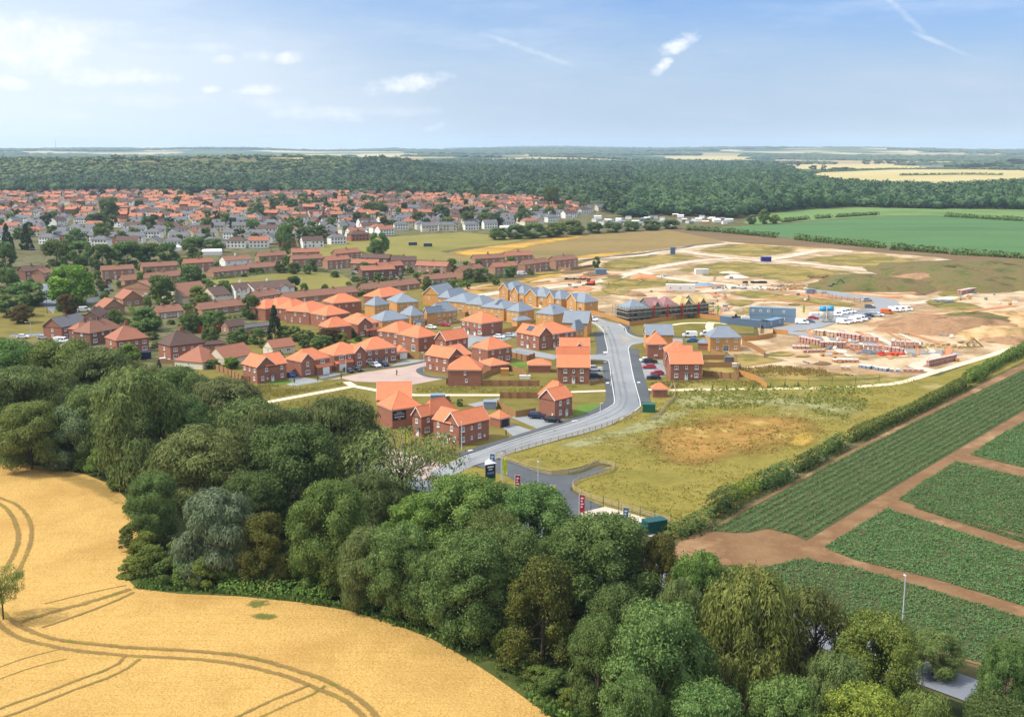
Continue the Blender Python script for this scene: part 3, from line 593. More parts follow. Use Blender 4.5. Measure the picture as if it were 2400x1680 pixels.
wr_ = random.Random(8)
for i in range(34):      # small ragged weed patches and damp earth over the bare site
    f_, x0, y0, x1, y1 = wr_.choice([(A5, 500, 640, 1700, 900), (A6, 400, 620, 2200, 760), (A6, 900, 900, 2200, 1350), (A5, 1000, 1200, 2200, 1560), (C3, -300, 980, 1600, 1340), (C2, 900, 1150, 2200, 1450)])
    cx, cy = f_(wr_.uniform(x0, x1), wr_.uniform(y0, y1)); rx = wr_.uniform(14, 44); ry = rx * wr_.uniform(.10, .22)
    q = [(cx + rx * math.cos(k * .785) * wr_.uniform(.7, 1.2), cy + ry * math.sin(k * .785) * wr_.uniform(.7, 1.2)) for k in range(8)]
    patch('weedy_patch' if i % 3 else 'damp_earth_patch', q, M['sitegrass'] if i % 3 else M['dampearth'], Z(7.6) + .003 * i)
patch('site_dust', [(1372,744),(1400,750),(1430,770),(1425,800),(1440,830),(1420,820),(1405,780),(1385,760)], M['dust'], Z(4.05))
patch('site_dust', [(1440,770),(1480,790),(1500,797),(1470,806),(1455,830),(1445,800)], M['dust'], Z(4.05))
# ------------------------------------------------------------------ foliage
def leafmat(name, c1, c2, trans=0.25, ns=5.0, isl=0.5):
    m, nt, b = newmat(name, 0.75, 0.15)
    oi = N(nt, 'ShaderNodeObjectInfo'); geo = N(nt, 'ShaderNodeNewGeometry'); co = coords(nt)
    if ns < 0:
        vo = N(nt, 'ShaderNodeTexVoronoi'); vo.inputs['Scale'].default_value = -ns; nt.links.new(co, vo.inputs['Vector']); sc_ = N(nt, 'ShaderNodeSeparateColor'); nt.links.new(vo.outputs['Color'], sc_.inputs[0])
        n1 = math_(nt, 'ADD', math_(nt, 'MULTIPLY', sc_.outputs[0], .75), math_(nt, 'MULTIPLY', noise(nt, co, .012, 3, .6), .35))
    else: n1 = noise(nt, co, ns, 3, 0.6)
    r = math_(nt, 'ADD', math_(nt, 'MULTIPLY', n1, 1.25 - isl), math_(nt, 'MULTIPLY', geo.outputs['Random Per Island'], isl))
    c = mixc(nt, sstep(nt, r, 0.3, 0.95), c1, c2)
    mul = N(nt, 'ShaderNodeMix'); mul.data_type = 'RGBA'; mul.blend_type = 'MULTIPLY'; mul.inputs[0].default_value = 1.0
    nt.links.new(c, mul.inputs[6]); nt.links.new(oi.outputs['Color'], mul.inputs[7])
    hs = N(nt, 'ShaderNodeHueSaturation'); nt.links.new(mul.outputs[2], hs.inputs['Color'])
    nt.links.new(math_(nt, 'MULTIPLY_ADD', oi.outputs['Random'], 0.03, 0.49), hs.inputs['Hue'])
    nt.links.new(math_(nt, 'MULTIPLY_ADD', oi.outputs['Random'], 0.35, 0.85), hs.inputs['Value'])
    nt.links.new(hs.outputs[0], b.inputs['Base Color'])
    tr = N(nt, 'ShaderNodeBsdfTranslucent'); nt.links.new(hs.outputs[0], tr.inputs[0])
    mx = N(nt, 'ShaderNodeMixShader'); mx.inputs[0].default_value = trans
    nt.links.new(b.outputs[0], mx.inputs[1]); nt.links.new(tr.outputs[0], mx.inputs[2])
    nt.links.new(mx.outputs[0], nt.nodes['Material Output'].inputs[0])
    return m
M['leaf'] = leafmat('leaf_green', (0.066, 0.106, 0.028, 1), (0.180, 0.215, 0.066, 1))
M['leaf_olive'] = leafmat('leaf_olive', (0.078, 0.106, 0.030, 1), (0.200, 0.220, 0.075, 1))
M['leaf_silver'] = leafmat('leaf_grey_green', (0.076, 0.116, 0.050, 1), (0.200, 0.245, 0.120, 1))
M['leaf_yew'] = leafmat('leaf_yew', (0.042, 0.049, 0.012, 1), (0.133, 0.108, 0.022, 1), .1)
M['leaf_conifer'] = leafmat('leaf_conifer', (0.025, 0.046, 0.022, 1), (0.062, 0.085, 0.037, 1), .1)
M['leaf_wood'] = leafmat('leaf_woodland', (0.020, 0.042, 0.018, 1), (0.092, 0.122, 0.048, 1), .15, -0.085, 0.15)
M['leaf_crop'] = leafmat('leaf_crop', (0.062, 0.122, 0.034, 1), (0.138, 0.205, 0.070, 1), .2, 0.3, .5)
M['leaf_hedge'] = leafmat('leaf_hedge', (0.053, 0.085, 0.020, 1), (0.150, 0.184, 0.043, 1), .2, 0.5, .5)
M['bark'] = plain('bark', rgb(96, 84, 70, .7), .95, .1, nz=.3, sc=6)
ICO = None
def ico():
    global ICO
    if ICO is None:
        bm = bmesh.new(); bmesh.ops.create_icosphere(bm, subdivisions=1, radius=1.0)
        ICO = (np.array([v.co[:] for v in bm.verts]), [[v.index for v in f.verts] for f in bm.faces]); bm.free()
    return ICO
def crown_mesh(name, mat, n_cards, shape='round', leaf=0.022, nclump=34, z0=0.18, droop=0.0, seed=1, core=0.72):
    """unit crown: ground at 0, top at 1, radius 0.5"""
    global rng; keep = rng; rng = np.random.default_rng(seed); C = []; Rr = []
    tries = 0
    while len(C) < nclump and tries < 4000:
        tries += 1
        t = rng.uniform(0, 1) ** 0.8; z = z0 + (1 - z0) * t
        if shape == 'round': rad = math.sqrt(max(0, 1 - ((t - 0.42) / 0.60) ** 2))
        elif shape == 'cone': rad = (1 - t) * 1.0 + 0.08
        elif shape == 'dome': rad = math.sqrt(max(0, 1 - (t / 1.02) ** 2))
        elif shape == 'tall': rad = math.sqrt(max(0, 1 - ((t - 0.5) / 0.55) ** 2)) * 0.95
        elif shape == 'open': rad = math.sqrt(max(0, 1 - ((t - 0.62) / 0.5) ** 2))
        rc = rng.uniform(0.06, 0.18) * (1.0 if shape != 'cone' else 0.75)
        if shape == 'open': rc *= 0.75
        a = rng.uniform(0, 2 * math.pi); q = rng.uniform(0.35, 1) ** 0.5 * max(0.02, rad * 0.5 - rc * 0.7)
        zc = min(z, 1 - rc * 0.8); c = np.array([math.cos(a) * q, math.sin(a) * q, zc])
        if any(np.linalg.norm(c - d) < 0.55 * min(rc, e) for d, e in zip(C, Rr)): continue
        C.append(c); Rr.append(rc)
    C = np.array(C); Rr = np.array(Rr); w = Rr ** 2 / (Rr ** 2).sum(); Vs = []
    for c, rc, ww in zip(C, Rr, w):
        k = max(8, int(n_cards * ww)); d = unit(rng.normal(size=(k, 3)) + np.array([0, 0, 0.35]))
        out = unit(np.array([c[0], c[1], 0.25 * (c[2] - 0.5)]) + 1e-6); d = unit(d + 0.35 * out)
        rad = rc * rng.uniform(0.72, 1.12, (k, 1)) * (1 + 0.12 * np.sin(d[:, :1] * 9 + d[:, 1:2] * 7))
        p = c + d * rad * np.array([1.12, 1.12, 0.85])
        if droop: p[:, 2] -= droop * rng.uniform(0, 1, k) * (np.linalg.norm(p[:, :2], axis=1) * 2) ** 1.5 * 0.5
        dd = np.linalg.norm(p[:, None] - C[None], axis=2) / Rr[None]; ok = (dd < 0.62).sum(1) == 0
        p = p[ok]; d = d[ok]
        if droop: Vs.append(cards(p, d + rng.normal(size=d.shape) * 0.3, leaf * 2.2, leaf * 0.55, up=(0, 0, 1)))
        else: Vs.append(cards(p, d + rng.normal(size=d.shape) * 0.55, leaf, leaf * 0.75))
    V = np.concatenate(Vs); iv, ifc = ico()
    # inner masses so that the sky does not show through the middle of the crown
    if core:
        Q = []
        for c, rc in zip(C, Rr):
            s = iv * rc * core * (1 + 0.15 * rng.normal(size=(len(iv), 1))) + c
            for f in ifc: Q.append([s[f[0]], s[f[1]], s[f[2]], (s[f[2]] + s[f[0]]) / 2])
        V = np.concatenate([V, np.array(Q)])
    V[:, :, 2] = np.maximum(V[:, :, 2], 0.01)
    rng = keep
    return quads_mesh(name, V, mat), C, Rr
def trunk_mesh(name, C, r=0.018, zs=0.25, limbs=9, vis=1.0, seed=3):
    rr = random.Random(seed); mb = MB(); top = Vector((rr.uniform(-.02, .02), rr.uniform(-.02, .02), zs + 0.2 * vis))
    mb.bar((0, 0, -0.02), top, r, n=8, r2=r * 0.62)
    idx = rr.sample(range(len(C)), min(limbs, len(C)))
    for i in idx:
        c = Vector(C[i]); s = Vector((0, 0, 0)).lerp(top, rr.uniform(0.6, 1.0)); mid = s.lerp(c, 0.5) + Vector((0, 0, 0.03))
        mb.bar(s, mid, r * 0.42, n=5, r2=r * 0.28); mb.bar(mid, c, r * 0.28, n=5, r2=r * 0.1)
        for _ in range(3 if vis > 1 else 1):
            e = c + Vector((rr.uniform(-.14, .14), rr.uniform(-.14, .14), rr.uniform(0, .12))); mb.bar(mid, e, r * 0.18, n=4, r2=r * 0.05)
    return mb.mesh(name, M['bark'])
PR = {}
def proto(key, mat, n, **kw):
    L = []
    tv = kw.pop('tv', 1.0); limbs = kw.pop('limbs', 7); nv = kw.pop('nv', 2)
    for i in range(nv):
        cm, C, Rr = crown_mesh('crown_' + key, M[mat], n, seed=11 + i * 7 + len(PR) * 31, **kw)
        L.append((cm, trunk_mesh('trunk_' + key, C, limbs=limbs, vis=tv, seed=i + 5)))
    PR[key] = L
proto('sycamore', 'leaf', 27000, shape='round', leaf=0.0122, nclump=62, z0=0.10, nv=4)
proto('ash', 'leaf', 22000, shape='tall', leaf=0.0128, nclump=58, z0=0.12, nv=3)
proto('beech', 'leaf_olive', 27000, shape='round', leaf=0.0110, nclump=60, z0=0.08, droop=0.10, nv=3, core=.6)
proto('weeping', 'leaf_olive', 21000, shape='round', leaf=0.0115, nclump=46, z0=0.16, droop=0.45, nv=2, core=.42)
proto('silver', 'leaf_silver', 18000, shape='round', leaf=0.0128, nclump=42, z0=0.06, droop=0.15, nv=2, core=.6)
proto('yew', 'leaf_yew', 20000, shape='dome', leaf=0.0128, nclump=46, z0=0.02, nv=2)
proto('open', 'leaf_olive', 7500, shape='open', leaf=0.0105, nclump=54, z0=0.35, droop=0.15, nv=1, core=0, tv=2, limbs=30)
proto('conifer', 'leaf_conifer', 7000, shape='cone', leaf=0.022, nclump=46, z0=0.03, nv=1)
proto('bush', 'leaf_hedge', 7000, shape='dome', leaf=0.026, nclump=34, z0=0.0, nv=3)
proto('town', 'leaf', 1700, shape='tall', leaf=0.05, nclump=22, z0=0.0, nv=3, core=.85)
proto('towndark', 'leaf_conifer', 1500, shape='tall', leaf=0.05, nclump=20, z0=0.0, nv=2, core=.85)
proto('mid', 'leaf', 5500, shape='tall', leaf=0.028, nclump=40, z0=0.0, nv=4, core=.82)
TNAME = {'sycamore': 'broadleaf_tree', 'ash': 'ash_tree', 'beech': 'beech_tree', 'weeping': 'weeping_tree', 'silver': 'grey_leaved_tree', 'yew': 'yew_tree', 'open': 'open_crowned_tree',
         'conifer': 'conifer_tree', 'bush': 'bush', 'town': 'garden_tree', 'towndark': 'dark_garden_tree', 'mid': 'broadleaf_tree'}
def tree(kind, x, base, top, wpx, label, tint=(1, 1, 1), group=None, trunk=True, rot=None, cat=None):
    g = G(x, base); hi = 60.0; lo = 0.0
    for _ in range(30):
        m = (hi + lo) / 2
        if P(g.x, g.y, m)[1] > top: lo = m
        else: hi = m
    h = lo; dist = g.y * math.cos(TH) + (CAM_H - h / 2) * math.sin(TH); w = wpx * dist / FPX
    return tree_at(kind, g.x, g.y, h, w, label, tint, group, trunk, rot, cat)
def tree_at(kind, x, y, h, w, label, tint=(1, 1, 1), group=None, trunk=True, rot=None, cat=None):
    cm, tm = random.choice(PR[kind]); rz = random.uniform(0, 6.28) if rot is None else rot
    e = empty(TNAME[kind], label, cat or ('bush' if kind == 'bush' else 'tree'), (x, y, 0), rz, group)
    sc = (w * random.uniform(.95, 1.05), w * random.uniform(.95, 1.05), h)
    col = (*tint, 1)
    put('crown' if kind != 'bush' else 'foliage', cm, e, scale=sc, color=col)
    if trunk and kind != 'bush': put('trunk', tm, e, scale=(h, h, h))
    return e
GR = (0.95, 1.05, 0.95); DK = (0.76, 0.84, 0.76); YL = (1.55, 1.45, .75); LT = (1.22, 1.25, .98); BL = (.92, 1.02, .92); OL = (.98, 1.0, .86); BR = (1.15, .82, .6); PU = (.85, .42, .5)
BELT = "trees of the belt along the wheat field"
FT = [ # kind, x, base y, top y, width px, tint, label
 ('weeping',330,1135,868,205,OL,'tallest olive tree of the belt at the bend of the wheat field, long drooping boughs'),
 ('beech',523,1045,893,190,(.95,.95,.95),'broad dark olive tree with a flat wide crown below the gabled brick house'),
 ('silver',182,1092,950,140,(.95,1,.9),'rounded grey-green tree overhanging the top edge of the wheat'),
 ('beech',488,1195,1003,240,OL,'wide olive tree with layered boughs in the middle of the belt, above the grey-leaved tree'),
 ('ash',366,1280,1112,115,GR,'fresh green narrow tree standing at the corner where the wheat turns'),
 ('silver',508,1352,1152,180,(1.05,1.05,1.15),'silvery grey-leaved tree above the wheat field corner'),
 ('yew',625,1366,1205,125,(1,1.05,1),'dark yew-like tree between the silvery tree and the bright green one'),
 ('sycamore',775,1388,1133,165,(1.05,1.08,.85),'tall fresh green tree with an uneven pointed crown behind the bramble bank'),
 ('sycamore',690,1245,1000,220,DK,'very dark broad tree in the heart of the belt'),
 ('beech',640,1180,950,150,DK,'dark upright tree behind the belt beside the hidden road'),
 ('beech',800,1175,938,190,DK,'large dark tree in front of the orange roofs, left of the open-crowned tree'),
 ('open',945,1238,1018,270,(1.0,1.03,.92),'open-crowned tree with bare spreading limbs in front of the estate entrance'),
 ('sycamore',1075,1345,1120,190,LT,'light green rounded tree below the banner flags'),
 ('sycamore',1242,1350,1143,190,GR,'broad green tree hiding the end of the lay-by'),
 ('sycamore',1412,1450,1212,225,BL,'large bluish green round tree below the concrete yard'),
 ('yew',1270,1562,1312,185,(.85,.95,.85),'big dark olive yew standing out in front of the belt'),
 ('sycamore',1100,1500,1252,195,BL,'blue-green tree with soft round boughs beside the yew'),
 ('ash',940,1445,1236,165,GR,'mid green tree over the field margin, above the bright shrub'),
 ('sycamore',1200,1470,1240,170,GR,'grey-green tree between the rounded trees in the middle of the belt'),
 ('yew',1545,1452,1255,105,(1.1,1.1,1.2),'dark narrow feathery tree next to the green container'),
 ('sycamore',1528,1765,1424,240,(1.1,1.3,1.2),'huge light green tree at the lower edge, widest of the belt'),
 ('ash',1632,1520,1298,125,(1,1.1,.8),'round-headed green tree against the bare soil'),
 ('beech',1592,1610,1362,120,GR,'green tree squeezed between the huge light tree and the weeping one'),
 ('weeping',1750,1665,1336,215,(1.2,1.15,.8),'huge weeping willow-like tree with hanging olive branches'),
 ('weeping',1880,1640,1382,200,(.95,.95,.75),'darker weeping tree behind the willow-like one, dead twigs at its top'),
 ('ash',2050,1705,1448,190,(1.3,1.25,.85),'yellow-green tree in front of the lamp post by the crop field'),
 ('beech',2185,1582,1482,120,OL,'olive tree beside the gap where the old road shows'),
 ('sycamore',2345,1720,1500,120,GR,'green tree at the right edge above the old road'),
 ('ash',2011,1885,1615,200,(1.75,1.6,.85),'bright yellow-green rounded tree at the bottom edge'),
 ('ash',1826,1865,1600,180,(1.1,1.3,1.1),'pale green tree at the bottom edge under the willow-like tree'),
 ('sycamore',1655,1875,1612,200,GR,'green tree at the bottom edge left of the pale green one'),
 ('beech',2150,1850,1628,150,(1.1,1.1,.8),'mid green tree at the bottom edge beside the road gap'),
 ('sycamore',2330,1880,1640,200,DK,'dark tree in the bottom right corner'),
 ('ash',1480,1870,1590,150,GR,'green tree at the bottom edge beside the field margin'),
 ('open',8,1452,1336,110,(1.3,1.5,.9),'small lone tree at the left edge standing in the wheat'),
 ('beech',60,1045,862,170,GR,'green tree at the left end of the belt above the wheat'),
 ('beech',75,1100,945,150,(1.05,1.05,.75),'olive tree at the left end right on the wheat edge'),
 ('sycamore',20,990,800,170,(.9,1.1,.9),'tall green tree at the far left end of the belt'),
 ('ash',150,985,800,170,LT,'light green tree behind the belt at its left end'),
 ('beech',250,1000,820,170,GR,'green tree below the brick house with the big hipped roof'),
 ('beech',330,1000,850,150,OL,'olive tree below the old houses with brown roofs'),
 ('sycamore',420,1015,862,150,GR,'green tree beside the garden fence at the top of the belt'),
 ('beech',240,1085,905,160,(.9,.95,.8),'dark olive tree above the curve of the wheat field'),
 ('beech',120,1040,868,140,OL,'olive bushy tree in the left part of the belt'),
 ('sycamore',430,1120,935,150,DK,'shaded tree behind the tallest olive tree'),
 ('weeping',590,1115,935,150,(.9,.95,.85),'drooping tree beside the gap in the belt'),
 ('beech',705,1110,955,130,GR,'green tree in front of the hipped garage roof'),
 ('sycamore',600,1275,1110,140,DK,'dark tree behind the silvery tree'),
 ('beech',860,1300,1110,160,DK,'dark tree under the open-crowned tree'),
 ('sycamore',985,1350,1165,150,(1.2,1.35,.85),'bright green tree below the open-crowned tree'),
 ('beech',870,1430,1240,140,(.9,.86,.78),'brownish dark tree beside the mid green one'),
 ('sycamore',1330,1430,1240,150,GR,'green tree left of the large bluish one'),
 ('sycamore',1160,1400,1200,160,OL,'olive green tree in the second row of the belt'),
 ('ash',1010,1470,1300,130,BL,'blue-green low tree over the field margin'),
 ('sycamore',1440,1590,1380,150,DK,'shaded tree between the yew and the huge light tree'),
 ('beech',1700,1500,1330,110,OL,'olive tree behind the willow-like tree'),
 ('sycamore',1150,1330,1130,110,OL,'brownish tree just below the sign board'),
 ('ash',2290,1800,1632,90,DK,'dark tree beside the old road'),
 ('beech',1950,1780,1540,160,GR,'green tree between the willow-like and yellow-green trees'),
 ('sycamore',1610,1730,1480,120,GR,'green tree behind the huge light tree'),
 ('sycamore',1400,1680,1450,130,BL,'blue-green tree beside the yew'),
]
for k, x, b, t, w, tint, lb in FT: tree(k, x, b, t, w * 1.16, lb, tint, BELT)
# undergrowth along the margin
rb = random.Random(5)
UG = [(310,1290),(330,1330),(300,1350),(360,1345),(400,1362),(440,1370),(480,1376),(540,1378),(600,1380),(640,1384),(690,1386),(740,1392),(790,1402),(840,1415),(880,1428),(920,1440),(960,1452),(1000,1470),(1050,1490),(1100,1510),(1140,1530),
      (1180,1556),(1220,1590),(1260,1615),(1300,1640),(1340,1668),(1380,1690),(1420,1700),(280,1150),(230,1120),(180,1102),(120,1092),(60,1088),(10,1084),(320,1210),(345,1250),(1480,1740),(415,1330),(455,1345),(700,1345),(860,1395),(1040,1455),(1200,1525)]
for i, (x, b) in enumerate(UG):
    if x > 480: b -= 14
    elif x < 360: x += 12; b -= 4
    tree('bush', x, b, b - rb.uniform(40, 80), rb.uniform(60, 95), f'low scrubby bush on the wheat field margin, {ordw(i + 1)} along it', rb.choice([LT, (1.5,1.4,1.0), LT, GR, (1.5,1.3,.9), (1.2,1.1,1)]), 'scrub along the wheat field margin')

for x, b, t, lb in [(152,960,856,'bare grey dead tree poking out of the belt at its left end'), (1905,1640,1372,'dead twiggy tree top behind the darker weeping tree')]:
    g = G(x, b); lo, hi = 0, 40
    for _ in range(25):
        m = (lo + hi) / 2
        if P(g.x, g.y, m)[1] > t: lo = m
        else: hi = m
    e = empty('dead_tree', lb, 'tree', tuple(g), 1.0); put('trunk', PR['open'][0][1], e, scale=(lo * .6, lo * .6, lo * 1.05))
def leafband(name, pts, width, height, label, mat='leaf_hedge', dens=60, leaf=0.25, tint=(1, 1, 1), gaps=0.0, wav=0.35, group=None, cat='hedge'):
    L = smooth_line([G(*p).xy for p in pts], 2.0); Vs = []; iv, ifc = ico(); Q = []
    for i in range(len(L) - 1):
        a, b = L[i], L[i + 1]; d = b - a; l = d.length
        if l < 1e-3: continue
        d = d / l; nn = Vector((-d.y, d.x)); q = i * 0.35
        f = 1 + wav * (math.sin(q * 1.7) * .5 + math.sin(q * 0.63 + 1) * .5 + random.uniform(-.25, .25))
        if gaps and math.sin(q * 0.9 + 2) + math.sin(q * 0.37) < -1.9 + gaps: continue
        w, h = width * f * .42, height * .85 * (0.75 + 0.25 * f); k = int(dens * l * (h + w) * 0.5 / 1.5)
        t = rng.uniform(0, l, k); an = rng.uniform(-0.15, math.pi + 0.15, k); rr = rng.uniform(0.85, 1.12, k)
        off = np.cos(an) * w * rr; z = np.maximum(0.1, np.abs(np.sin(an)) ** 0.7 * h * rr)
        c = np.stack([a.x + d.x * t + nn.x * off, a.y + d.y * t + nn.y * off, z], 1)
        nr = np.stack([nn.x * np.cos(an), nn.y * np.cos(an), np.sin(an) + 0.2], 1) + rng.normal(size=(k, 3)) * 0.45
        Vs.append(cards(c, nr, leaf, leaf * .75))
        s = iv * np.array([w * .5, w * .5, h * .4]) + np.array([a.x, a.y, h * .25])
        for fc in ifc: Q.append([s[fc[0]], s[fc[1]], s[fc[2]], (s[fc[2]] + s[fc[0]]) / 2])
    V = np.concatenate(Vs + [np.array(Q)]); V[:, :, 2] = np.maximum(V[:, :, 2], 0.0)
    o0 = Vector((L[0].x, L[0].y, 0)); V = V - np.array(o0)
    me = quads_mesh(name, V, M[mat]); e = empty(name, label, cat, tuple(o0), 0, group); put('foliage', me, e, color=(*tint, 1)); return e
FH = 'stretches of field hedge beside the rowed crop'
leafband('hedge', [(1565,1262),(1600,1255),(1655,1228)], 4.2, 3.0, 'rounded hedge stretch behind the green container', group=FH)
leafband('hedge', [(1668,1212),(1690,1200),(1712,1185)], 4.6, 4.6, 'dark tall bush clump of the field hedge, second from the container', tint=(.8, .85, .9), group=FH)
leafband('hedge', [(1705,1180),(1735,1168),(1765,1152)], 3.6, 3.4, 'bright lime green hedge stretch between two dark ones', tint=(1.5, 1.5, .8), group=FH)
leafband('hedge', [(1775,1150),(1810,1138),(1852,1116)], 4.4, 4.0, 'dark hedge stretch below the middle of the rowed crop', tint=(.75, .85, .85), group=FH)
leafband('hedge', [(1870,1106),(1900,1092),(1922,1078)], 3.6, 3.6, 'small dark hedge clump beside the gap', tint=(.8, .9, .9), group=FH)
leafband('hedge', [(1932,1070),(1975,1046)], 3.4, 3.6, 'short hedge clump just before the long hedge', tint=(.85, .95, .85), group=FH)
leafband('hedge', [(1995,1036),(2060,1006),(2130,974),(2210,934),(2265,905)], 4.0, 3.6, 'long unbroken hedge along the upper half of the rowed crop', tint=(1.05, 1.1, .9), group=FH, wav=.2)
leafband('hedge', [(2270,898),(2320,868),(2400,826),(2500,775)], 4.6, 3.8, 'far end of the field hedge where it reaches the cream path', tint=(1.05, 1.1, .85), group=FH)
leafband('bramble_bank', [(520,1380),(620,1384),(700,1390),(790,1405)], 4.0, 2.0, 'long bramble bank between the wheat margin and the trees', tint=(1.1, 1.25, .9), cat='brambles', leaf=.22)
FD = 'dark hedges between the distant crop fields'
leafband('hedge', [(1612,540),(1690,545)], 6, 4.5, 'short dark hedge at the tip of the blue-green crop', tint=(.8, .9, .8), leaf=1.0, dens=3, group=FD)
leafband('hedge', [(1698,546),(1760,552),(1820,558)], 6, 4.5, 'dark hedge along the blue-green crop, second stretch from its tip', tint=(.8, .9, .8), leaf=1.0, dens=3, group=FD)
leafband('hedge', [(1865,562),(1960,572),(2075,583)], 6, 5, 'dark hedge along the middle of the blue-green crop', tint=(.8, .9, .8), leaf=1.0, dens=3, group=FD)
leafband('hedge', [(2090,586),(2150,590),(2225,596)], 6, 5, 'dark hedge with a taller bump along the blue-green crop', tint=(.8, .9, .8), leaf=1.0, dens=3, group=FD)
leafband('hedge', [(2232,597),(2330,602),(2430,609)], 6, 4.5, 'dark hedge at the right edge along the blue-green crop', tint=(.8, .9, .8), leaf=1.0, dens=3, group=FD)
leafband('hedge', [(1835,521),(1900,514),(1990,508),(2060,504)], 6, 4, 'broken bushy hedge between pasture and blue-green crop', tint=(.85, .95, .85), leaf=1.0, dens=3, gaps=1.0, group=FD)
leafband('hedge', [(2215,508),(2300,513),(2420,520)], 7, 4.5, 'straight clipped hedge at the right edge above the blue-green crop', tint=(.8, .95, .8), leaf=1.0, dens=3, group=FD)
for i, q in enumerate([[(1990,400),(2160,398),(2350,399),(2500,398)], [(1850,407),(1960,404),(2100,398)], [(2110,413),(2250,411),(2350,412)], [(2280,430),(2350,427),(2420,423)], [(2100,388),(2300,383)]]):
    leafband('hedge', q, 12, 7, f'thin dark hedge line across the far pale fields, {ordw(i + 1)} from the nearer end', leaf=3.0, dens=.35, tint=(.8, .85, .8), group='hedge lines across the far pale fields')
leafband('hedge', [(1010,700),(1100,665),(1180,648)], 3.5, 2.5, 'scrubby hedge behind the orange-brick houses', tint=(1, 1.1, .8), leaf=.4, dens=10)
leafband('hedge', [(820,697),(860,690),(912,688)], 5, 3.5, 'dark green hedge behind the hipped orange roofs', tint=(.6, .75, .65), leaf=.4, dens=10)

# ------------------------------------------------------------------ woods that read as one mass
def wood(name, polys, label, spacing, h, k, leaf, mat='leaf_wood', tint=(1, 1, 1), zf=None, jit=0.25, thin=None):
    pts = []
    for poly in polys:
        W = [tuple(G(*p).xy) for p in poly]; A = np.array(W); lo, hi = A.min(0), A.max(0)
        gx, gy = np.meshgrid(np.arange(lo[0], hi[0], spacing), np.arange(lo[1], hi[1], spacing)); p = np.stack([gx.ravel(), gy.ravel()], 1)
        p += rng.uniform(-.8, .8, p.shape) * spacing; pts.append(p[inside(W, p)])
    p = np.concatenate(pts)
    if thin is not None: p = p[thin(p)]
    n = len(p); z0 = np.array([relief(a, b) for a, b in p]); hh = h * rng.uniform(1 - jit, 1 + jit, n) * (1 + .3 * np.sin(p[:, 0] * .02 + np.sin(p[:, 1] * .013) * 2) * np.cos(p[:, 1] * .017))
    R0 = spacing * rng.uniform(.4, 1.05, n)
    d = unit(rng.normal(size=(n, k, 3))); d[:, :, 2] = np.abs(d[:, :, 2]) * 1.1 - 0.25; d = unit(d)
    s = np.stack([R0, R0, hh * .5], 1)[:, None, :]
    c = d * s * rng.uniform(.8, 1.1, (n, k, 1)); c[:, :, 2] += (hh * .52)[:, None]; c[:, :, :2] += p[:, None, :]; c[:, :, 2] += z0[:, None]
    V = cards(c.reshape(-1, 3), (d / s * hh[:, None, None] * .5).reshape(-1, 3) + rng.normal(size=(n * k, 3)) * .3, leaf, leaf * .8)
    iv, ifc = ico(); F = np.array(ifc); S = iv[None] * s * np.array([.86, .86, .9]) + np.stack([p[:, 0], p[:, 1], z0 + hh * .5], 1)[:, None, :]
    T = S[:, F]; T = np.concatenate([T, ((T[:, :, 2] + T[:, :, 0]) / 2)[:, :, None, :]], 2).reshape(-1, 4, 3)
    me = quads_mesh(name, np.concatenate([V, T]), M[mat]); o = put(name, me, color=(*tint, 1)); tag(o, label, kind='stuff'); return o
wood('woodland', [[(1480,512),(1560,506),(1640,508),(1720,513),(1800,500),(1900,490),(2020,486),(2200,490),(2450,492),(2450,448),(2300,448),(2100,445),(1960,438),(1890,422),(1850,406),(1800,402),(1700,398),(1600,398),(1500,402),(1480,440)]],
     'dark green wood behind the pasture and the allotments', 12.5, 14, 60, 1.9, tint=(.85, 1, .95), jit=.3)
wood('woodland', [[(-120,458),(200,454),(560,452),(900,458),(1200,466),(1330,480),(1480,512),(1480,396),(1200,398),(1000,402),(900,412),(800,426),(560,434),(300,434),(100,436),(-120,438)]],
     'dense dark wood along the back of the old town', 14, 13, 44, 2.6, tint=(.75, .92, .88), jit=.3)
wood('woodland', [[(-150,441),(100,438),(300,436),(560,436),(800,428),(890,414),(900,402),(760,403),(560,403),(330,403),(180,405),(60,414),(-150,420)]],
     'lighter young woodland on the flank of the grassy hill', 15, 8, 18, 3.4, tint=(1.5, 1.45, 1.3), jit=.3,
     thin=lambda p: ~((((p[:, 0] + 790) / 330) ** 2 + ((p[:, 1] - 2640) / 290) ** 2) < 1) | (rng.uniform(0, 1, len(p)) < .06))
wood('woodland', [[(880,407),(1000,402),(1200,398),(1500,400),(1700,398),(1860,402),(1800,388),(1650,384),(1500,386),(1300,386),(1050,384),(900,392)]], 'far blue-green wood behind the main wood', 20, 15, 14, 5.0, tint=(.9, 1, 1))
def clump_noise(p, s, thr):
    v = np.sin(p[:, 0] / s * 1.3 + 2 * np.sin(p[:, 1] / s * .7)) + np.sin(p[:, 1] / s * 1.1 + 1.7 * np.sin(p[:, 0] / s * .9 + 1)) + .6 * np.sin(p[:, 0] / s * 3.1 + p[:, 1] / s * 2.3)
    return v > thr
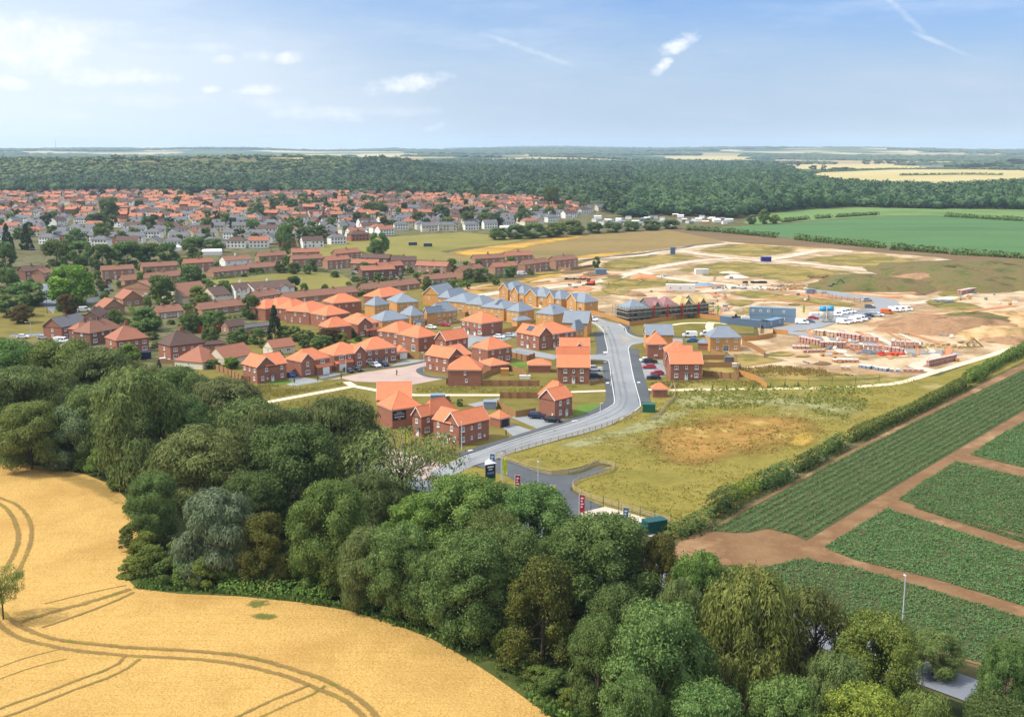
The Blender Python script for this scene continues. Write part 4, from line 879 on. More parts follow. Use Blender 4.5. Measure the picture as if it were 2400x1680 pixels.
def farwood(name, label, r0, r1, sp, h, s, thr, k, leaf, tint):
    n = int(R_(68) * (r1 ** 2 - r0 ** 2) / 2 / sp ** 2); a = rng.uniform(R_(-34), R_(34), n); r = np.sqrt(rng.uniform(r0 ** 2, r1 ** 2, n))
    p = np.stack([r * np.sin(a), r * np.cos(a)], 1); p = p[clump_noise(p, s, thr)]
    n = len(p); z0 = np.array([relief(x, y) for x, y in p]); hh = h * rng.uniform(.75, 1.2, n)
    iv, ifc = ico(); F = np.array(ifc); sc = np.stack([sp * rng.uniform(.55, .9, n)] * 2 + [hh * .55], 1)[:, None]
    S = iv[None] * sc * (1 + .18 * rng.normal(size=(n, len(iv), 1))) + np.stack([p[:, 0], p[:, 1], z0 + hh * .4], 1)[:, None]
    T = S[:, F]; T = np.concatenate([T, ((T[:, :, 2] + T[:, :, 0]) / 2)[:, :, None, :]], 2).reshape(-1, 4, 3)
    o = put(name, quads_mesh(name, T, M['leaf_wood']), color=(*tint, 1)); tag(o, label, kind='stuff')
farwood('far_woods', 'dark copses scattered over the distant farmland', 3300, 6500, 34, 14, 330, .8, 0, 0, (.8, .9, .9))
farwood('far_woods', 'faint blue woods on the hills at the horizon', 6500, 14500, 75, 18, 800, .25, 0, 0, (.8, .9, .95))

# ------------------------------------------------------------------ crops and tufts
def rows_crop():
    Vs = []
    W = {k: [tuple(G(*p).xy) for p in v] for k, v in CROPS.items()}
    # row direction of the strip = direction of its soil track edge
    a = G(1890, 1268).xy; b = G(2430, 945).xy; d = (b - a).normalized(); nn = Vector((-d.y, d.x))
    A = np.array(W['a']); t = (A - np.array(a)) @ np.array(d); u = (A - np.array(a)) @ np.array(nn)
    out = {}
    def clumps(p, nleaf, r, h, leaf, tint=1):
        n = len(p); dd = unit(rng.normal(size=(n, nleaf, 3))); dd[:, :, 2] = np.abs(dd[:, :, 2])
        c = dd * np.array([r, r, h]) * rng.uniform(.7, 1.1, (n, nleaf, 1)); c[:, :, :2] += p[:, None]; c[:, :, 2] += 0.12
        return cards(c.reshape(-1, 3), dd.reshape(-1, 3) + rng.normal(size=(n * nleaf, 3)) * .4 + np.array([0, 0, .5]), leaf, leaf * .8)
    sp = 1.75; P_ = []
    for uu in np.arange(u.min(), u.max(), sp):
        tt = np.arange(t.min(), t.max(), .62); tt = tt + rng.uniform(-.2, .2, len(tt))
        q = np.array(a)[None] + tt[:, None] * np.array(d)[None] + (uu + rng.normal(0, .10, (len(tt), 1))) * np.array(nn)[None]; P_.append(q)
    p = np.concatenate(P_); p = p[inside(W['a'], p)]; p = p[rng.uniform(0, 1, len(p)) < .93]
    out['a'] = clumps(p, 20, .50, .45, .155)
    for k in 'bcdef':
        A = np.array(W[k]); lo, hi = A.min(0), A.max(0)
        area = (hi - lo).prod(); n = int(area / .30); p = rng.uniform(lo, hi, (n, 2)); p = p[inside(W[k], p)]
        p = p[(np.sin(p[:, 0] * .8 + 2 * np.sin(p[:, 1] * .5)) + np.sin(p[:, 1] * 1.1) + rng.normal(0, 1, len(p))) > -2.2]
        out[k] = clumps(p, 9, .40, .38, .155)
    nm = {'a': 'crop planted in long ridged rows beside the field hedge', 'b': 'dense leafy crop plot right of the soil junction', 'c': 'dense leafy crop plot in the middle at the right edge', 'd': 'dense leafy crop plot nearest the top at the right edge',
          'e': 'leafy crop behind the lamp post at the lower right', 'f': 'narrow strip of crop between two soil tracks'}
    for k, V in out.items():
        o = put('leafy_crop', quads_mesh('leafy_crop', V, M['leaf_crop']), color=(1, 1, 1, 1)); tag(o, nm[k], kind='stuff')
rows_crop()
def tufts(name, label, poly, n, h, mat, tint, w=.05, hole=None):
    W = [tuple(G(*p).xy) for p in poly]; A = np.array(W); lo, hi = A.min(0), A.max(0)
    p = rng.uniform(lo, hi, (n * 3, 2)); p = p[inside(W, p)][:n]; v = np.sin(p[:, 0] * .21 + 2 * np.sin(p[:, 1] * .13)) + np.sin(p[:, 1] * .31 + p[:, 0] * .11); p = p[v + rng.normal(0, .8, len(p)) > -.4]
    k = 4; n = len(p); c = np.zeros((n, k, 3)); c[:, :, :2] = p[:, None] + rng.normal(0, .35, (n, k, 2)); hh = h * rng.uniform(.5, 1.3, (n, k)); c[:, :, 2] = hh * .5 + .05
    nr = rng.normal(size=(n * k, 3)) * np.array([1, 1, .3])
    V = cards(c.reshape(-1, 3), nr, (hh * .6).reshape(-1), w * 4, up=(0, 0, 1)); V[:, :, 2] = np.maximum(V[:, :, 2], .03)
    o = put(name, quads_mesh(name, V, M[mat]), color=(*tint, 1)); tag(o, label, kind='stuff')
M['tuft'] = leafmat('dry_grass_blades', (0.34, 0.29, 0.09, 1), (0.55, 0.48, 0.22, 1), .3)
tufts('tall_grass', 'tall dry grass tufts over the meadow', [(1200,1075),(1350,1030),(1500,965),(1560,925),(2150,890),(2180,900),(1960,1035),(1600,1250),(1500,1205),(1350,1145),(1440,1100),(1400,1080),(1280,1098)], 6000, .3, 'tuft', (.72, .66, .44))
tufts('weeds', 'brown weedy tufts on the parched patch', [(1490,1035),(1560,995),(1740,970),(1900,985),(1950,1020),(1850,1050),(1640,1092),(1540,1085)], 500, .4, 'tuft', (.66, .5, .32), .06)
tufts('weeds', 'dark green weeds scattered over the meadow top', [(1530,930),(1700,905),(2000,905),(2060,930),(1980,985),(1850,955),(1620,960)], 1600, .6, 'tuft', (.55, .62, .4), .09)
tufts('margin_grass', 'rough grass along the wheat field margin', [(320,1380),(600,1395),(800,1425),(1000,1490),(1150,1575),(1290,1680),(1400,1780),(1480,1760),(1300,1640),(1150,1530),(900,1440),(600,1378),(420,1374),(345,1330)], 9000, .6, 'leaf_hedge', (1.1, 1.15, 1), .06)
# ------------------------------------------------------------------ building materials
def brickmat(name, c1, c2, mortar):
    m, nt, b = newmat(name, 0.9, 0.1); co = coords(nt)
    br = N(nt, 'ShaderNodeTexBrick'); br.inputs['Scale'].default_value = 1.0; br.inputs['Mortar Size'].default_value = 0.012
    br.inputs['Brick Width'].default_value = .225; br.inputs['Row Height'].default_value = .075
    br.inputs['Color1'].default_value = c1; br.inputs['Color2'].default_value = c2; br.inputs['Mortar'].default_value = mortar
    sx = N(nt, 'ShaderNodeSeparateXYZ'); nt.links.new(co, sx.inputs[0]); cb = N(nt, 'ShaderNodeCombineXYZ')
    nt.links.new(math_(nt, 'ADD', sx.outputs[0], sx.outputs[1]), cb.inputs[0]); nt.links.new(sx.outputs[2], cb.inputs[1]); nt.links.new(cb.outputs[0], br.inputs['Vector'])
    n = noise(nt, co, 0.7, 5, 0.65); v = math_(nt, 'MULTIPLY_ADD', n, .5, .75)
    mm = nt.nodes.new('ShaderNodeVectorMath'); mm.operation = 'SCALE'; nt.links.new(br.outputs[0], mm.inputs[0]); nt.links.new(v, mm.inputs['Scale'])
    nt.links.new(mm.outputs[0], b.inputs['Base Color']); return m
def tilemat(name, c1, c2, row=0.22, amt=.22, rough=.8, spec=.15):
    m, nt, b = newmat(name, rough, spec); co = coords(nt); sx = N(nt, 'ShaderNodeSeparateXYZ'); nt.links.new(co, sx.inputs[0])
    fr = math_(nt, 'FRACT', math_(nt, 'MULTIPLY', sx.outputs[2], 1 / row)); ln = sstep(nt, fr, 0.0, 0.3)
    n = noise(nt, co, 0.5, 5, 0.7); n2 = noise(nt, co, 5.0, 3, 0.7)
    c = mixc(nt, n2, c1, c2); v = math_(nt, 'MULTIPLY', math_(nt, 'MULTIPLY_ADD', ln, amt, 1 - amt), math_(nt, 'MULTIPLY_ADD', n, .4, .8))
    mm = nt.nodes.new('ShaderNodeVectorMath'); mm.operation = 'SCALE'; nt.links.new(c, mm.inputs[0]); nt.links.new(v, mm.inputs['Scale'])
    nt.links.new(mm.outputs[0], b.inputs['Base Color']); return m
M['brick'] = brickmat('red_brick', rgb(172,104,80,.72), rgb(156,92,70,.68), rgb(176,136,116,.72))
M['brick_or'] = brickmat('buff_orange_brick', rgb(214,154,84,.85), rgb(200,138,70,.8), rgb(210,170,118,.8))
M['brick_old'] = brickmat('old_brown_brick', rgb(172,126,98,.8), rgb(156,108,82,.75), rgb(184,154,130,.8))
M['brick_dk'] = brickmat('dark_old_brick', rgb(138,98,80,.7), rgb(122,84,68,.65), rgb(150,118,102,.7))
M['render_w'] = plain('white_render', rgb(236,234,226,.8), .8, nz=.06)
M['render_c'] = plain('cream_render', rgb(226,214,186,.78), .8, nz=.06)
M['roof_or'] = tilemat('orange_pantiles', rgb(226,130,88,.68), rgb(234,146,106,.73))
M['roof_gr'] = tilemat('grey_roof_tiles', rgb(140,150,162,.6), rgb(156,166,176,.64), rough=.6, spec=.3)
M['roof_br'] = tilemat('brown_roof_tiles', rgb(168,122,100,.66), rgb(152,108,88,.62))
M['roof_dk'] = tilemat('dark_roof_tiles', rgb(124,98,88,.62), rgb(108,86,78,.58))
M['roof_rs'] = tilemat('rust_red_roof_tiles', rgb(176,118,94,.62), rgb(188,126,100,.66))
M['roof_sl'] = tilemat('old_slates', rgb(138,138,140,.6), rgb(122,122,126,.56))
M['white'] = plain('white_paint', rgb(240,240,236,.82), .5, nz=.04)
M['glass'], _nt, _b = newmat('window_glass', .15, .6); _b.inputs['Base Color'].default_value = (0.03, 0.04, 0.05, 1)
M['greydoor'] = plain('grey_paint', rgb(120,124,128,.6), .5)
M['black'] = plain('black_plastic', (0.02, 0.02, 0.022, 1), .5)
M['solar'], _nt, _b = newmat('solar_panel', .2, .6); _b.inputs['Base Color'].default_value = (0.03, 0.04, 0.07, 1)
M['timber'] = plain('fence_timber', rgb(176,134,88,.66), .9, nz=.25, sc=3)
M['timber_new'] = plain('new_fence_timber', rgb(206,150,84,.70), .9, nz=.2, sc=3)
M['timber_pale'] = plain('pale_rail_timber', rgb(190,172,136,.68), .9, nz=.2, sc=3)
M['steel'] = plain('galvanised_steel', rgb(168,172,176,.6), .4, metal=.5)
M['block'] = plain('grey_blockwork', rgb(140,142,136,.6), .95, nz=.3, sc=1)

_win = {}
def window_mesh(w, h):
    k = (round(w, 2), round(h, 2))
    if k not in _win:
        mb = MB(); t = .12; d = .06
        mb.box(-w / 2, w / 2, -d, 0, 0, t); mb.box(-w / 2, w / 2, -d, 0, h - t, h); mb.box(-w / 2, -w / 2 + t, -d, 0, t, h - t); mb.box(w / 2 - t, w / 2, -d, 0, t, h - t)
        nb = 1 if w < .75 else (2 if w < 1.7 else 3)
        for i in range(1, nb): x = -w / 2 + w * i / nb; mb.box(x - .045, x + .045, -d, 0, t, h - t)
        if h > .9: mb.box(-w / 2 + t, w / 2 - t, -d * .9, 0, h * .62, h * .62 + .05)
        mb.box(-w / 2 - .08, w / 2 + .08, -.12, 0, -.15, -.004)
        pb = MB(); pb.face([(-w / 2 + t, -.015, t), (w / 2 - t, -.015, t), (w / 2 - t, -.015, h - t), (-w / 2 + t, -.015, h - t)])
        _win[k] = (mb.mesh('window', M['white']), pb.mesh('pane', M['glass']))
    return _win[k]
_door = {}
def door_mesh(w, h, mat):
    k = (w, h, mat)
    if k not in _door:
        mb = MB(); mb.box(-w / 2, w / 2, -.06, 0, 0, h)
        if w < 1.5: mb.box(-w / 2 + .1, w / 2 - .1, -.075, -.061, .15, h - .12)
        else:
            for i in range(1, 5): mb.box(-w / 2 + .08, w / 2 - .08, -.075, -.061, h * i / 5 - .16, h * i / 5 + .14)
        pb = MB(); pb.box(-.09, .09, -.09, -.076, h * .45, h * .85)
        _door[k] = (mb.mesh('door', M[mat]), pb.mesh('pane', M['glass']))
    return _door[k]
def roof_bits(rb, wb, bb, kind, x0, x1, y0, y1, z, h, oh=.3, t=.14):
    """rb roof builder, wb wall builder for gable triangles, bb white boards; x0..y1 is the eave rectangle"""
    w, d = x1 - x0, y1 - y0
    def slab(a, b, c, dd):          # a,b eave; c,dd ridge : a->b->c->dd ccw from above
        P4 = [Vector(a), Vector(b), Vector(c), Vector(dd)]
        rb.hexa([p - Vector((0, 0, t)) for p in P4] + P4)
    if kind == 'hip':
        if w >= d: r0, r1 = (x0 + d / 2, (y0 + y1) / 2), (x1 - d / 2, (y0 + y1) / 2)
        else: r0, r1 = ((x0 + x1) / 2, y0 + w / 2), ((x0 + x1) / 2, y1 - w / 2)
        if abs(w - d) < .3: r1 = (r0[0] + .15, r0[1])
        c = [(x0, y0, z), (x1, y0, z), (x1, y1, z), (x0, y1, z)]; q0, q1 = (*r0, z + h), (*r1, z + h)
        if w >= d: fs = [(c[0], c[1], q1, q0), (c[1], c[2], q1), (c[2], c[3], q0, q1), (c[3], c[0], q0)]
        else: fs = [(c[0], c[1], q0), (c[1], c[2], q1, q0), (c[2], c[3], q1), (c[3], c[0], q0, q1)]
        for f in fs: rb.face(f)
        cb = [(a, b, zz - t) for a, b, zz in c]; rb.face(cb[::-1])
        for i in range(4): j = (i + 1) % 4; rb.face([cb[i], cb[j], c[j], c[i]])
        # ridge and hip tiles
        rb.bar(q0, q1, .07, n=5)
        for i, p in enumerate(c):
            q = q0 if ((w >= d and i in (0, 3)) or (w < d and i in (0, 1))) else q1
            rb.bar(p, q, .06, n=5)
        if bb is not None:
            e = .12
            for (a, b_, c_, d_) in ((x0 + e, x1 - e, y0 + e - .03, y0 + e), (x0 + e, x1 - e, y1 - e, y1 - e + .03), (x0 + e - .03, x0 + e, y0 + e, y1 - e), (x1 - e, x1 - e + .03, y0 + e, y1 - e)):
                bb.box(a, b_, c_, d_, z - t - .17, z - t - .003)
    elif kind in ('gx', 'gy'):
        if kind == 'gx':
            ym = (y0 + y1) / 2
            slab((x0, y0, z), (x1, y0, z), (x1, ym, z + h), (x0, ym, z + h)); slab((x1, y1, z), (x0, y1, z), (x0, ym, z + h + .001), (x1, ym, z + h + .001))
            rb.bar((x0, ym, z + h), (x1, ym, z + h), .07, n=5)
            s = 2 * h / d
            for xx, sg in ((x0 + oh, 1), (x1 - oh, -1)):
                ya, yb = y0 + oh, y1 - oh; zz = z - t - .01
                wb.hexa([(min(xx, xx + sg * .25), ya, zz - .35), (max(xx, xx + sg * .25), ya, zz - .35), (max(xx, xx + sg * .25), yb, zz - .35), (min(xx, xx + sg * .25), yb, zz - .35),
                         (min(xx, xx + sg * .25), ya, zz + oh * s), (max(xx, xx + sg * .25), ya, zz + oh * s), (max(xx, xx + sg * .25), yb, zz + oh * s), (min(xx, xx + sg * .25), yb, zz + oh * s)])
                xa, xb = min(xx, xx + sg * .25), max(xx, xx + sg * .25)
                tri = [(xa, ya, zz + oh * s), (xa, yb, zz + oh * s), (xa, ym, zz + h)]; tr2 = [(xb, a, b) for _, a, b in tri]
                wb.face(tri[::-1]); wb.face(tr2); 
                for i in range(3): j = (i + 1) % 3; wb.face([tri[i], tri[j], tr2[j], tr2[i]])
            if bb is not None:
                for xx in (x0 - .025, x1 + .002):
                    for ya, yb in ((y0, ym), (y1, ym)):
                        za, zb = z, z + h
                        p = [(xx, ya, za - .26), (xx, yb, zb - .26), (xx, yb, zb + .02), (xx, ya, za + .02)]; q = [(a + .022, b, c_) for a, b, c_ in p]
                        bb.face(p); bb.face(q[::-1])
                        for i in range(4): j = (i + 1) % 4; bb.face([p[i], p[j], q[j], q[i]])
        else:
            # swap x and y by building the gx form in rotated axes
            r2, w2, b2 = MB(), MB(), MB(); roof_bits(r2, w2, b2 if bb is not None else None, 'gx', y0, y1, -x1, -x0, z, h, oh, t)
            for src, dst in ((r2, rb), (w2, wb), (b2, bb)):
                if dst is None: continue
                k = len(dst.v); dst.v += [(-b, a, c_) for a, b, c_ in src.v]; dst.f += [tuple(i + k for i in f) for f in src.f]; dst.m += src.m
FPL = []
def footprint(L, C, Rp, he, d=None):
    if Rp is None:
        o = G(*L, he).xy; c = G(*C, he).xy; v = c - o; return o, math.atan2(v.y, v.x), v.length, d or 8.0
    o = G(*C, he).xy; r = G(*Rp, he).xy - o; l = G(*L, he).xy - o
    a1 = math.atan2(r.y, r.x); a2 = math.atan2(l.y, l.x) - math.pi / 2
    w, dd = r.length, l.length; da = (a2 - a1 + math.pi) % (2 * math.pi) - math.pi
    a = a1 + da * dd / (w + dd); return o, a, w, (d or dd)
def house(label, L, C, Rp, wall, roof, roofs, he=5.0, d=None, wr='', wl='', group=None, name='house', cat='house', extras=(), chim=(), trim=True, yaw=None, wdt=None, mats2=None):
    """roofs: (kind, x0, x1, y0, y1, ridge height, [eave rise]) as fractions of the eave rectangle. wr / wl: storeys of the right (front) and left facades"""
    o, a, w, dd = footprint(L, C, Rp, he, d)
    if wdt: w = wdt
    if yaw is not None: a = yaw
    e = empty(name, label, cat, (o.x, o.y, 0), a, group); oh = .3
    FPL.append((o.x + math.cos(a) * w / 2 - math.sin(a) * dd / 2, o.y + math.sin(a) * w / 2 + math.cos(a) * dd / 2, a, w / 2 + 1.5, dd / 2 + 1.5))
    wb, rb, bb = MB(), MB(), MB() if trim else None
    for r in roofs:
        kind, x0, x1, y0, y1, h = r[:6]; z = he + (r[6] if len(r) > 6 else 0)
        X0, X1, Y0, Y1 = x0 * w, x1 * w, y0 * dd, y1 * dd
        g = h if h else math.tan(R_(36)) * min(X1 - X0, Y1 - Y0) / 2
        roof_bits(rb, wb, bb, kind, X0, X1, Y0, Y1, z, g, oh)
    body = [r for r in roofs if not (len(r) > 7 and r[7] == 'nowall')]
    for i, r in enumerate(body):
        x0, x1, y0, y1 = r[1:5]; z = he + (r[6] if len(r) > 6 else 0); e2 = .0015 * i
        wb.box(x0 * w + oh + e2, x1 * w - oh - e2, y0 * dd + oh + e2, y1 * dd - oh - e2, 0, z - .145 - e2)
    put('wall', wb.mesh('wall', M[wall]), e); ro = put('roof', rb.mesh('roof', M[roof]), e)
    if trim: put('bargeboard' if any(r[0] != 'hip' for r in roofs) else 'fascia', bb.mesh('fascia', M['white']), e)
    W = w - 2 * oh; D = dd - 2 * oh
    def feat(f, fac):
        for it in f:
            k = it[0]; u = it[1]; z = it[2]; ww = it[3]; hh = it[4]; off = it[5] if len(it) > 5 else 0
            if fac == 'r':
                x = oh + u * W; yy = [r[3] * dd for r in body if r[1] * w + oh * .6 < x < r[2] * w - oh * .6]
                loc, rz = (x, oh + (min(yy) if yy else 0) - off, z), 0
            elif fac == 'l':
                y = oh + u * D; xx = [r[1] * w for r in body if r[3] * dd + oh * .6 < y < r[4] * dd - oh * .6]
                loc, rz = (oh + (min(xx) if xx else 0) - off, y, z), -math.pi / 2
            else: loc, rz = (w - oh + off, oh + u * D, z), math.pi / 2
            if k == 'w': fm, pm = window_mesh(ww, hh); fo = put('window', fm, e, loc, rz); put('pane', pm, fo)
            elif k in ('d', 'g', 'k', 'e'):
                fm, pm = door_mesh(ww, hh, {'d': 'white', 'g': 'white', 'k': 'black', 'e': 'greydoor'}[k]); fo = put('door' if k in 'de' else 'garage_door', fm, e, loc, rz)
                if k == 'd': put('pane', pm, fo)
                if k == 'd' and len(it) > 6:
                    cb = MB(); cb.box(-.8, .8, -.7, 0, 0, .12); put('canopy', cb.mesh('canopy', M['greydoor']), e, (loc[0], loc[1], 2.25) if fac != 'x' else loc, rz)
            elif k == 's':
                sb = MB(); sb.box(-ww / 2, ww / 2, -.04, 0, 0, hh); put('solar_panel', sb.mesh('solar_panel', M['solar']), e, loc, rz)
            elif k == 'm':
                sb = MB(); sb.box(-ww / 2, ww / 2, -.18, 0, 0, hh); put('meter_box', sb.mesh('meter_box', M['white']), e, loc, rz)
    feat(wr, 'r'); feat(wl, 'l')
    for ex in extras:
        if ex[0] == 'pv':       # on the slope facing the right facade: u0,u1, v0,v1 as fractions of w and of slope (piece x0..x1,y0..ym)
            _, u0, u1, v0, v1, yhalf, h = ex
            f = lambda u, v: Vector((u * w, v * yhalf * dd, he + v * h + .06)); pb = MB()
            q = [f(u0, v0), f(u1, v0), f(u1, v1), f(u0, v1)]; pb.hexa([p - Vector((0, 0, .05)) for p in q] + q); put('solar_panel', pb.mesh('solar_panel', M['solar']), ro)
        elif ex[0] == 'pvl':     # on the slope facing left
            _, u0, u1, v0, v1, xhalf, h = ex
            f = lambda u, v: Vector((v * xhalf * w, u * dd, he + v * h + .06)); pb = MB()
            q = [f(u0, v0), f(u0, v1), f(u1, v1), f(u1, v0)]; pb.hexa([p - Vector((0, 0, .05)) for p in q][::-1] + q[::-1]); put('solar_panel', pb.mesh('solar_panel', M['solar']), ro)
        elif ex[0] == 'lean':    # lean-to roof over a garage bay on the right facade: u0,u1, depth, z
            _, u0, u1, dp, z = ex
            lb = MB(); x0, x1 = oh + u0 * W, oh + u1 * W; q = [(x0 - .2, oh - dp - .2, z), (x1 + .2, oh - dp - .2, z), (x1 + .2, oh + .02, z + .75), (x0 - .2, oh + .02, z + .75)]
            lb.hexa([(a_, b_, c_ - .12) for a_, b_, c_ in q] + q); put('porch_roof', lb.mesh('porch_roof', M[roof]), e)
            wb2 = MB(); wb2.box(x0, x1, oh - dp, oh - .002, 0, z - .125); put('garage_bay', wb2.mesh('garage_bay', M[wall]), e)
    for i, c in enumerate(chim):
        cx, cy, ch = c; cb = MB(); x, y = cx * w, cy * dd; cb.box(x - .45, x + .45, y - .35, y + .35, he + .2, he + ch); cb.box(x - .52, x + .52, y - .42, y + .42, he + ch, he + ch + .1)
        for k in (-.22, .22): cb.bar((x + k, y, he + ch + .1), (x + k, y, he + ch + .5), .12)
        put('chimney', cb.mesh('chimney', M[wall]), ro)
    return e
def win2(us, w=1.1, h=1.15, z=(0.95, 3.35)): return [('w', u, zz, w, h) for zz in z for u in us]
SEMI = [('w', .12, .95, 1.5, 1.15), ('w', .88, .95, 1.5, 1.15), ('d', .34, .1, .95, 2.1, 0, 1), ('d', .66, .1, .95, 2.1, 0, 1), ('w', .12, 3.4, 1.1, 1.1), ('w', .34, 3.5, .6, .9), ('w', .66, 3.5, .6, .9), ('w', .88, 3.4, 1.1, 1.1), ('m', .01, 1.0, .35, .6)]
DET = [('w', .18, .95, 1.1, 1.15), ('w', .82, .95, 1.1, 1.15), ('d', .5, .1, .95, 2.1, 0, 1), ('w', .18, 3.4, 1.1, 1.1), ('w', .5, 3.5, .6, .9), ('w', .82, 3.4, 1.1, 1.1), ('m', .66, 1.0, .35, .6)]
SIDE = [('w', .5, 3.5, .6, .9), ('w', .5, 1.1, .6, .9)]
BACK = [('w', .15, 3.4, .9, 1.05), ('w', .5, 3.5, .6, .9), ('w', .85, 3.4, .9, 1.05), ('w', .2, 1.0, .9, 1.0), ('w', .8, .1, 1.8, 2.1)]
GAR = [('w', .2, .95, 1.5, 1.15), ('w', .2, 3.3, .9, 1.25), ('w', .72, 3.35, 1.5, 1.1)]
NE = 'red brick houses with orange roofs in the new estate'
def red(label, L, C, Rp, roofs, **kw): return house(label, L, C, Rp, 'brick', 'roof_or', roofs, group=NE, name='brick_house', **kw)
red('gabled red brick house at the end of the pink paved cul-de-sac, nearest the wood', B1(330,470), B1(515,518), B1(890,462), [('gy',0,.64,0,1,2.9), ('gx',.32,1,0,1,2.9)],
    wr=[('w',.32,3.4,.9,1.1),('w',.84,3.4,.8,1.05),('w',.18,.95,.9,1.15),('d',.52,.1,.95,2.1,0,1),('w',.84,.95,.9,1.15),('m',.34,.9,.35,.6)], wl=BACK[:4])
red('red brick house with a front gable and one white garage door, second along the cul-de-sac', B1(880,405), B1(1040,450), B1(1385,385), [('hip',0,1,0,1,3.0), ('gy',0,.46,-.03,.5,2.3)],
    wr=[('w',.22,3.35,.9,1.3),('w',.22,.95,1.6,1.2),('w',.75,3.5,1.5,1.0),('g',.80,.1,2.5,2.2,.95),('e',.56,.1,.9,2.1,.0)], extras=[('lean',.5,1,.9,2.5)])
red('red brick house with its gable on the side of the two parked black cars', B1(1290,310), B1(1440,375), B1(1800,318), [('hip',0,1,0,1,3.0), ('gy',.6,1,-.03,.5,2.2)],
    wr=[('w',.78,3.35,.9,1.3),('w',.78,.95,1.6,1.2),('w',.22,3.5,1.5,1.0),('w',.48,3.6,.7,.8),('g',.22,.1,2.5,2.2,.95),('d',.5,.1,.9,2.1,.0)], extras=[('lean',.02,.56,.9,2.5)])
red('semi-detached red brick pair with two white doors on the cul-de-sac', B1(1710,245), B1(1818,310), B1(2175,262), [('hip',0,1,0,1,3.2)], wr=SEMI, d=10)
red('red brick house with a side gable, between the cul-de-sac and the square hipped house', B2(790,355), B2(1025,410), B2(1255,345), [('gy',0,.68,0,1,2.7), ('gx',.34,1,0,1,2.7)], wl=BACK[:3]+[('w',.2,.95,.8,1.0),('w',.5,1.0,.6,.8),('w',.8,.95,.8,1.0)], wr=[('w',.5,1.0,.9,1.0)])
red('square red brick house with a pyramid-like roof and one window above the other', B2(1005,542), B2(1425,545), None, [('hip',0,1,0,1,3.3)], d=8.6, wr=[('w',.52,3.5,.6,.9),('w',.56,1.3,.6,.9)])
red('hipped red brick house behind the square one, white patio doors on the ground floor', B2(1305,262), B2(1497,308), B2(1782,262), [('hip',0,1,0,1,3.1)], wr=[('w',.2,3.4,.8,1.05),('w',.5,3.4,.6,.9),('w',.84,3.4,.9,1.1),('w',.84,.95,1.5,1.15),('w',.52,.1,1.8,2.1)], wl=SIDE)
red('red brick house with a plain ridge roof behind the one with the side gable', B2(865,172), B2(995,200), B2(1262,155), [('gx',0,1,0,1,3.0)], wr=[('w',.2,3.4,.9,1.0),('w',.55,3.5,.6,.8),('w',.85,3.4,.9,1.0),('w',.2,.9,1,1.1)], wl=[('w',.4,3.4,.7,.9)])
red('hipped red brick house beside the long white garden fence, left of its twin', A3(505,1082), A3(690,1125), A3(860,1060), [('hip',0,1,0,1,3.0)], wl=BACK, wr=SIDE)
red('hipped red brick house with white patio doors, right of its twin', A3(700,1128), A3(920,1182), A3(1135,1140), [('hip',0,1,0,1,3.1)], wl=[('w',.25,3.4,.9,1.0),('w',.7,3.4,.7,.9),('w',.25,.1,1.9,2.1),('w',.72,.1,1.5,2.0)], wr=[('w',.35,3.4,.7,.9),('w',.35,1.0,.6,.9)])
red('semi-detached red brick pair with a broad hipped roof in front of the grey roofs', A3(1440,965), A3(1680,1012), A3(1922,972), [('hip',0,1,0,1,3.3)], wl=SEMI, wr=SIDE)
red('red brick house with a solar panel on its left roof slope', A4(85,1108), A4(322,1165), A4(742,1092), [('gy',0,.36,0,1,2.9), ('hip',.1,1,0.02,1,3.2)],
    wr=[('w',.13,3.4,.9,1.2),('w',.13,.95,1.6,1.2),('w',.40,3.5,.8,1.0),('w',.53,3.5,.7,.9),('w',.75,3.5,1,1.0),('w',.9,3.5,1,1.0),('d',.42,.1,.95,2.1,0,1),('w',.55,.95,1.5,1.15)],
    wl=[('w',.2,3.4,.8,1.05),('w',.5,3.5,.5,.7),('w',.75,3.4,.8,1.05),('d',.5,.1,.95,2.1,0,1),('w',.2,.95,.9,1.0),('w',.75,.95,1.2,1.1)], extras=[('pvl',.42,.66,.35,.85,.18,2.9)])
red('red brick house facing the main street with a small roof gable, rear one of two', A4(565,1322), A4(935,1325), None, [('gx',0,1,0,1,3.2), ('gy',.42,.9,-.03,.5,2.2)], d=8.5, wr=[('w',.2,3.3,1,1.0)])
red('red brick house facing the main street beside the white parked car', B3(512,400), B3(938,400), None, [('gx',0.04,1,0.3,1,3.0)], he=5.05, d=4.5)
red('red brick house with a long ridge beside the parked cars, front one of two', B3(535,515), B3(940,517), None, [('gx',0,1,0,1,3.1)], d=8.6, wr=[('w',.24,3.35,1.0,1.1),('w',.5,3.45,.6,.9),('w',.76,3.35,1.0,1.1),('w',.76,.95,1.0,1.2),('d',.5,.1,.95,2.1,0,1),('w',.24,.95,1,1.1)])
red('red brick house on the inside of the street bend, front wing gabled', B3(303,872), B3(515,912), B3(738,862), [('gx',0,1,0,1,2.6), ('hip',.42,1.22,.18,1.5,3.6)], wr=[('w',.32,3.4,.8,1.1),('w',.78,3.4,.8,1.1),('w',.32,.95,.9,1.15),('d',.72,.1,.95,2.1,0,1)], wl=[('m',.14,.8,.35,.6)])
red('red brick house right of the main street, behind the long-roofed front one', B3(1612,236), B3(1862,238), None, [('hip',0,1,0,1,3.2)], d=9, wr=[('w',.66,3.4,.7,.95),('m',.4,.9,.35,.6),('m',.5,.9,.35,.6)])
red('red brick house with folded hipped roofs between its two neighbours', B3(1830,330), B3(2140,332), None, [('hip',0,1,0,1,3.0), ('gx',.5,1.05,-.1,.4,2.0)], d=8)
red('front red brick house right of the main street, white door between four windows', B3(1890,476), B3(2292,474), None, [('gx',0,1,0,1,3.0)], d=8.4, wr=DET, )
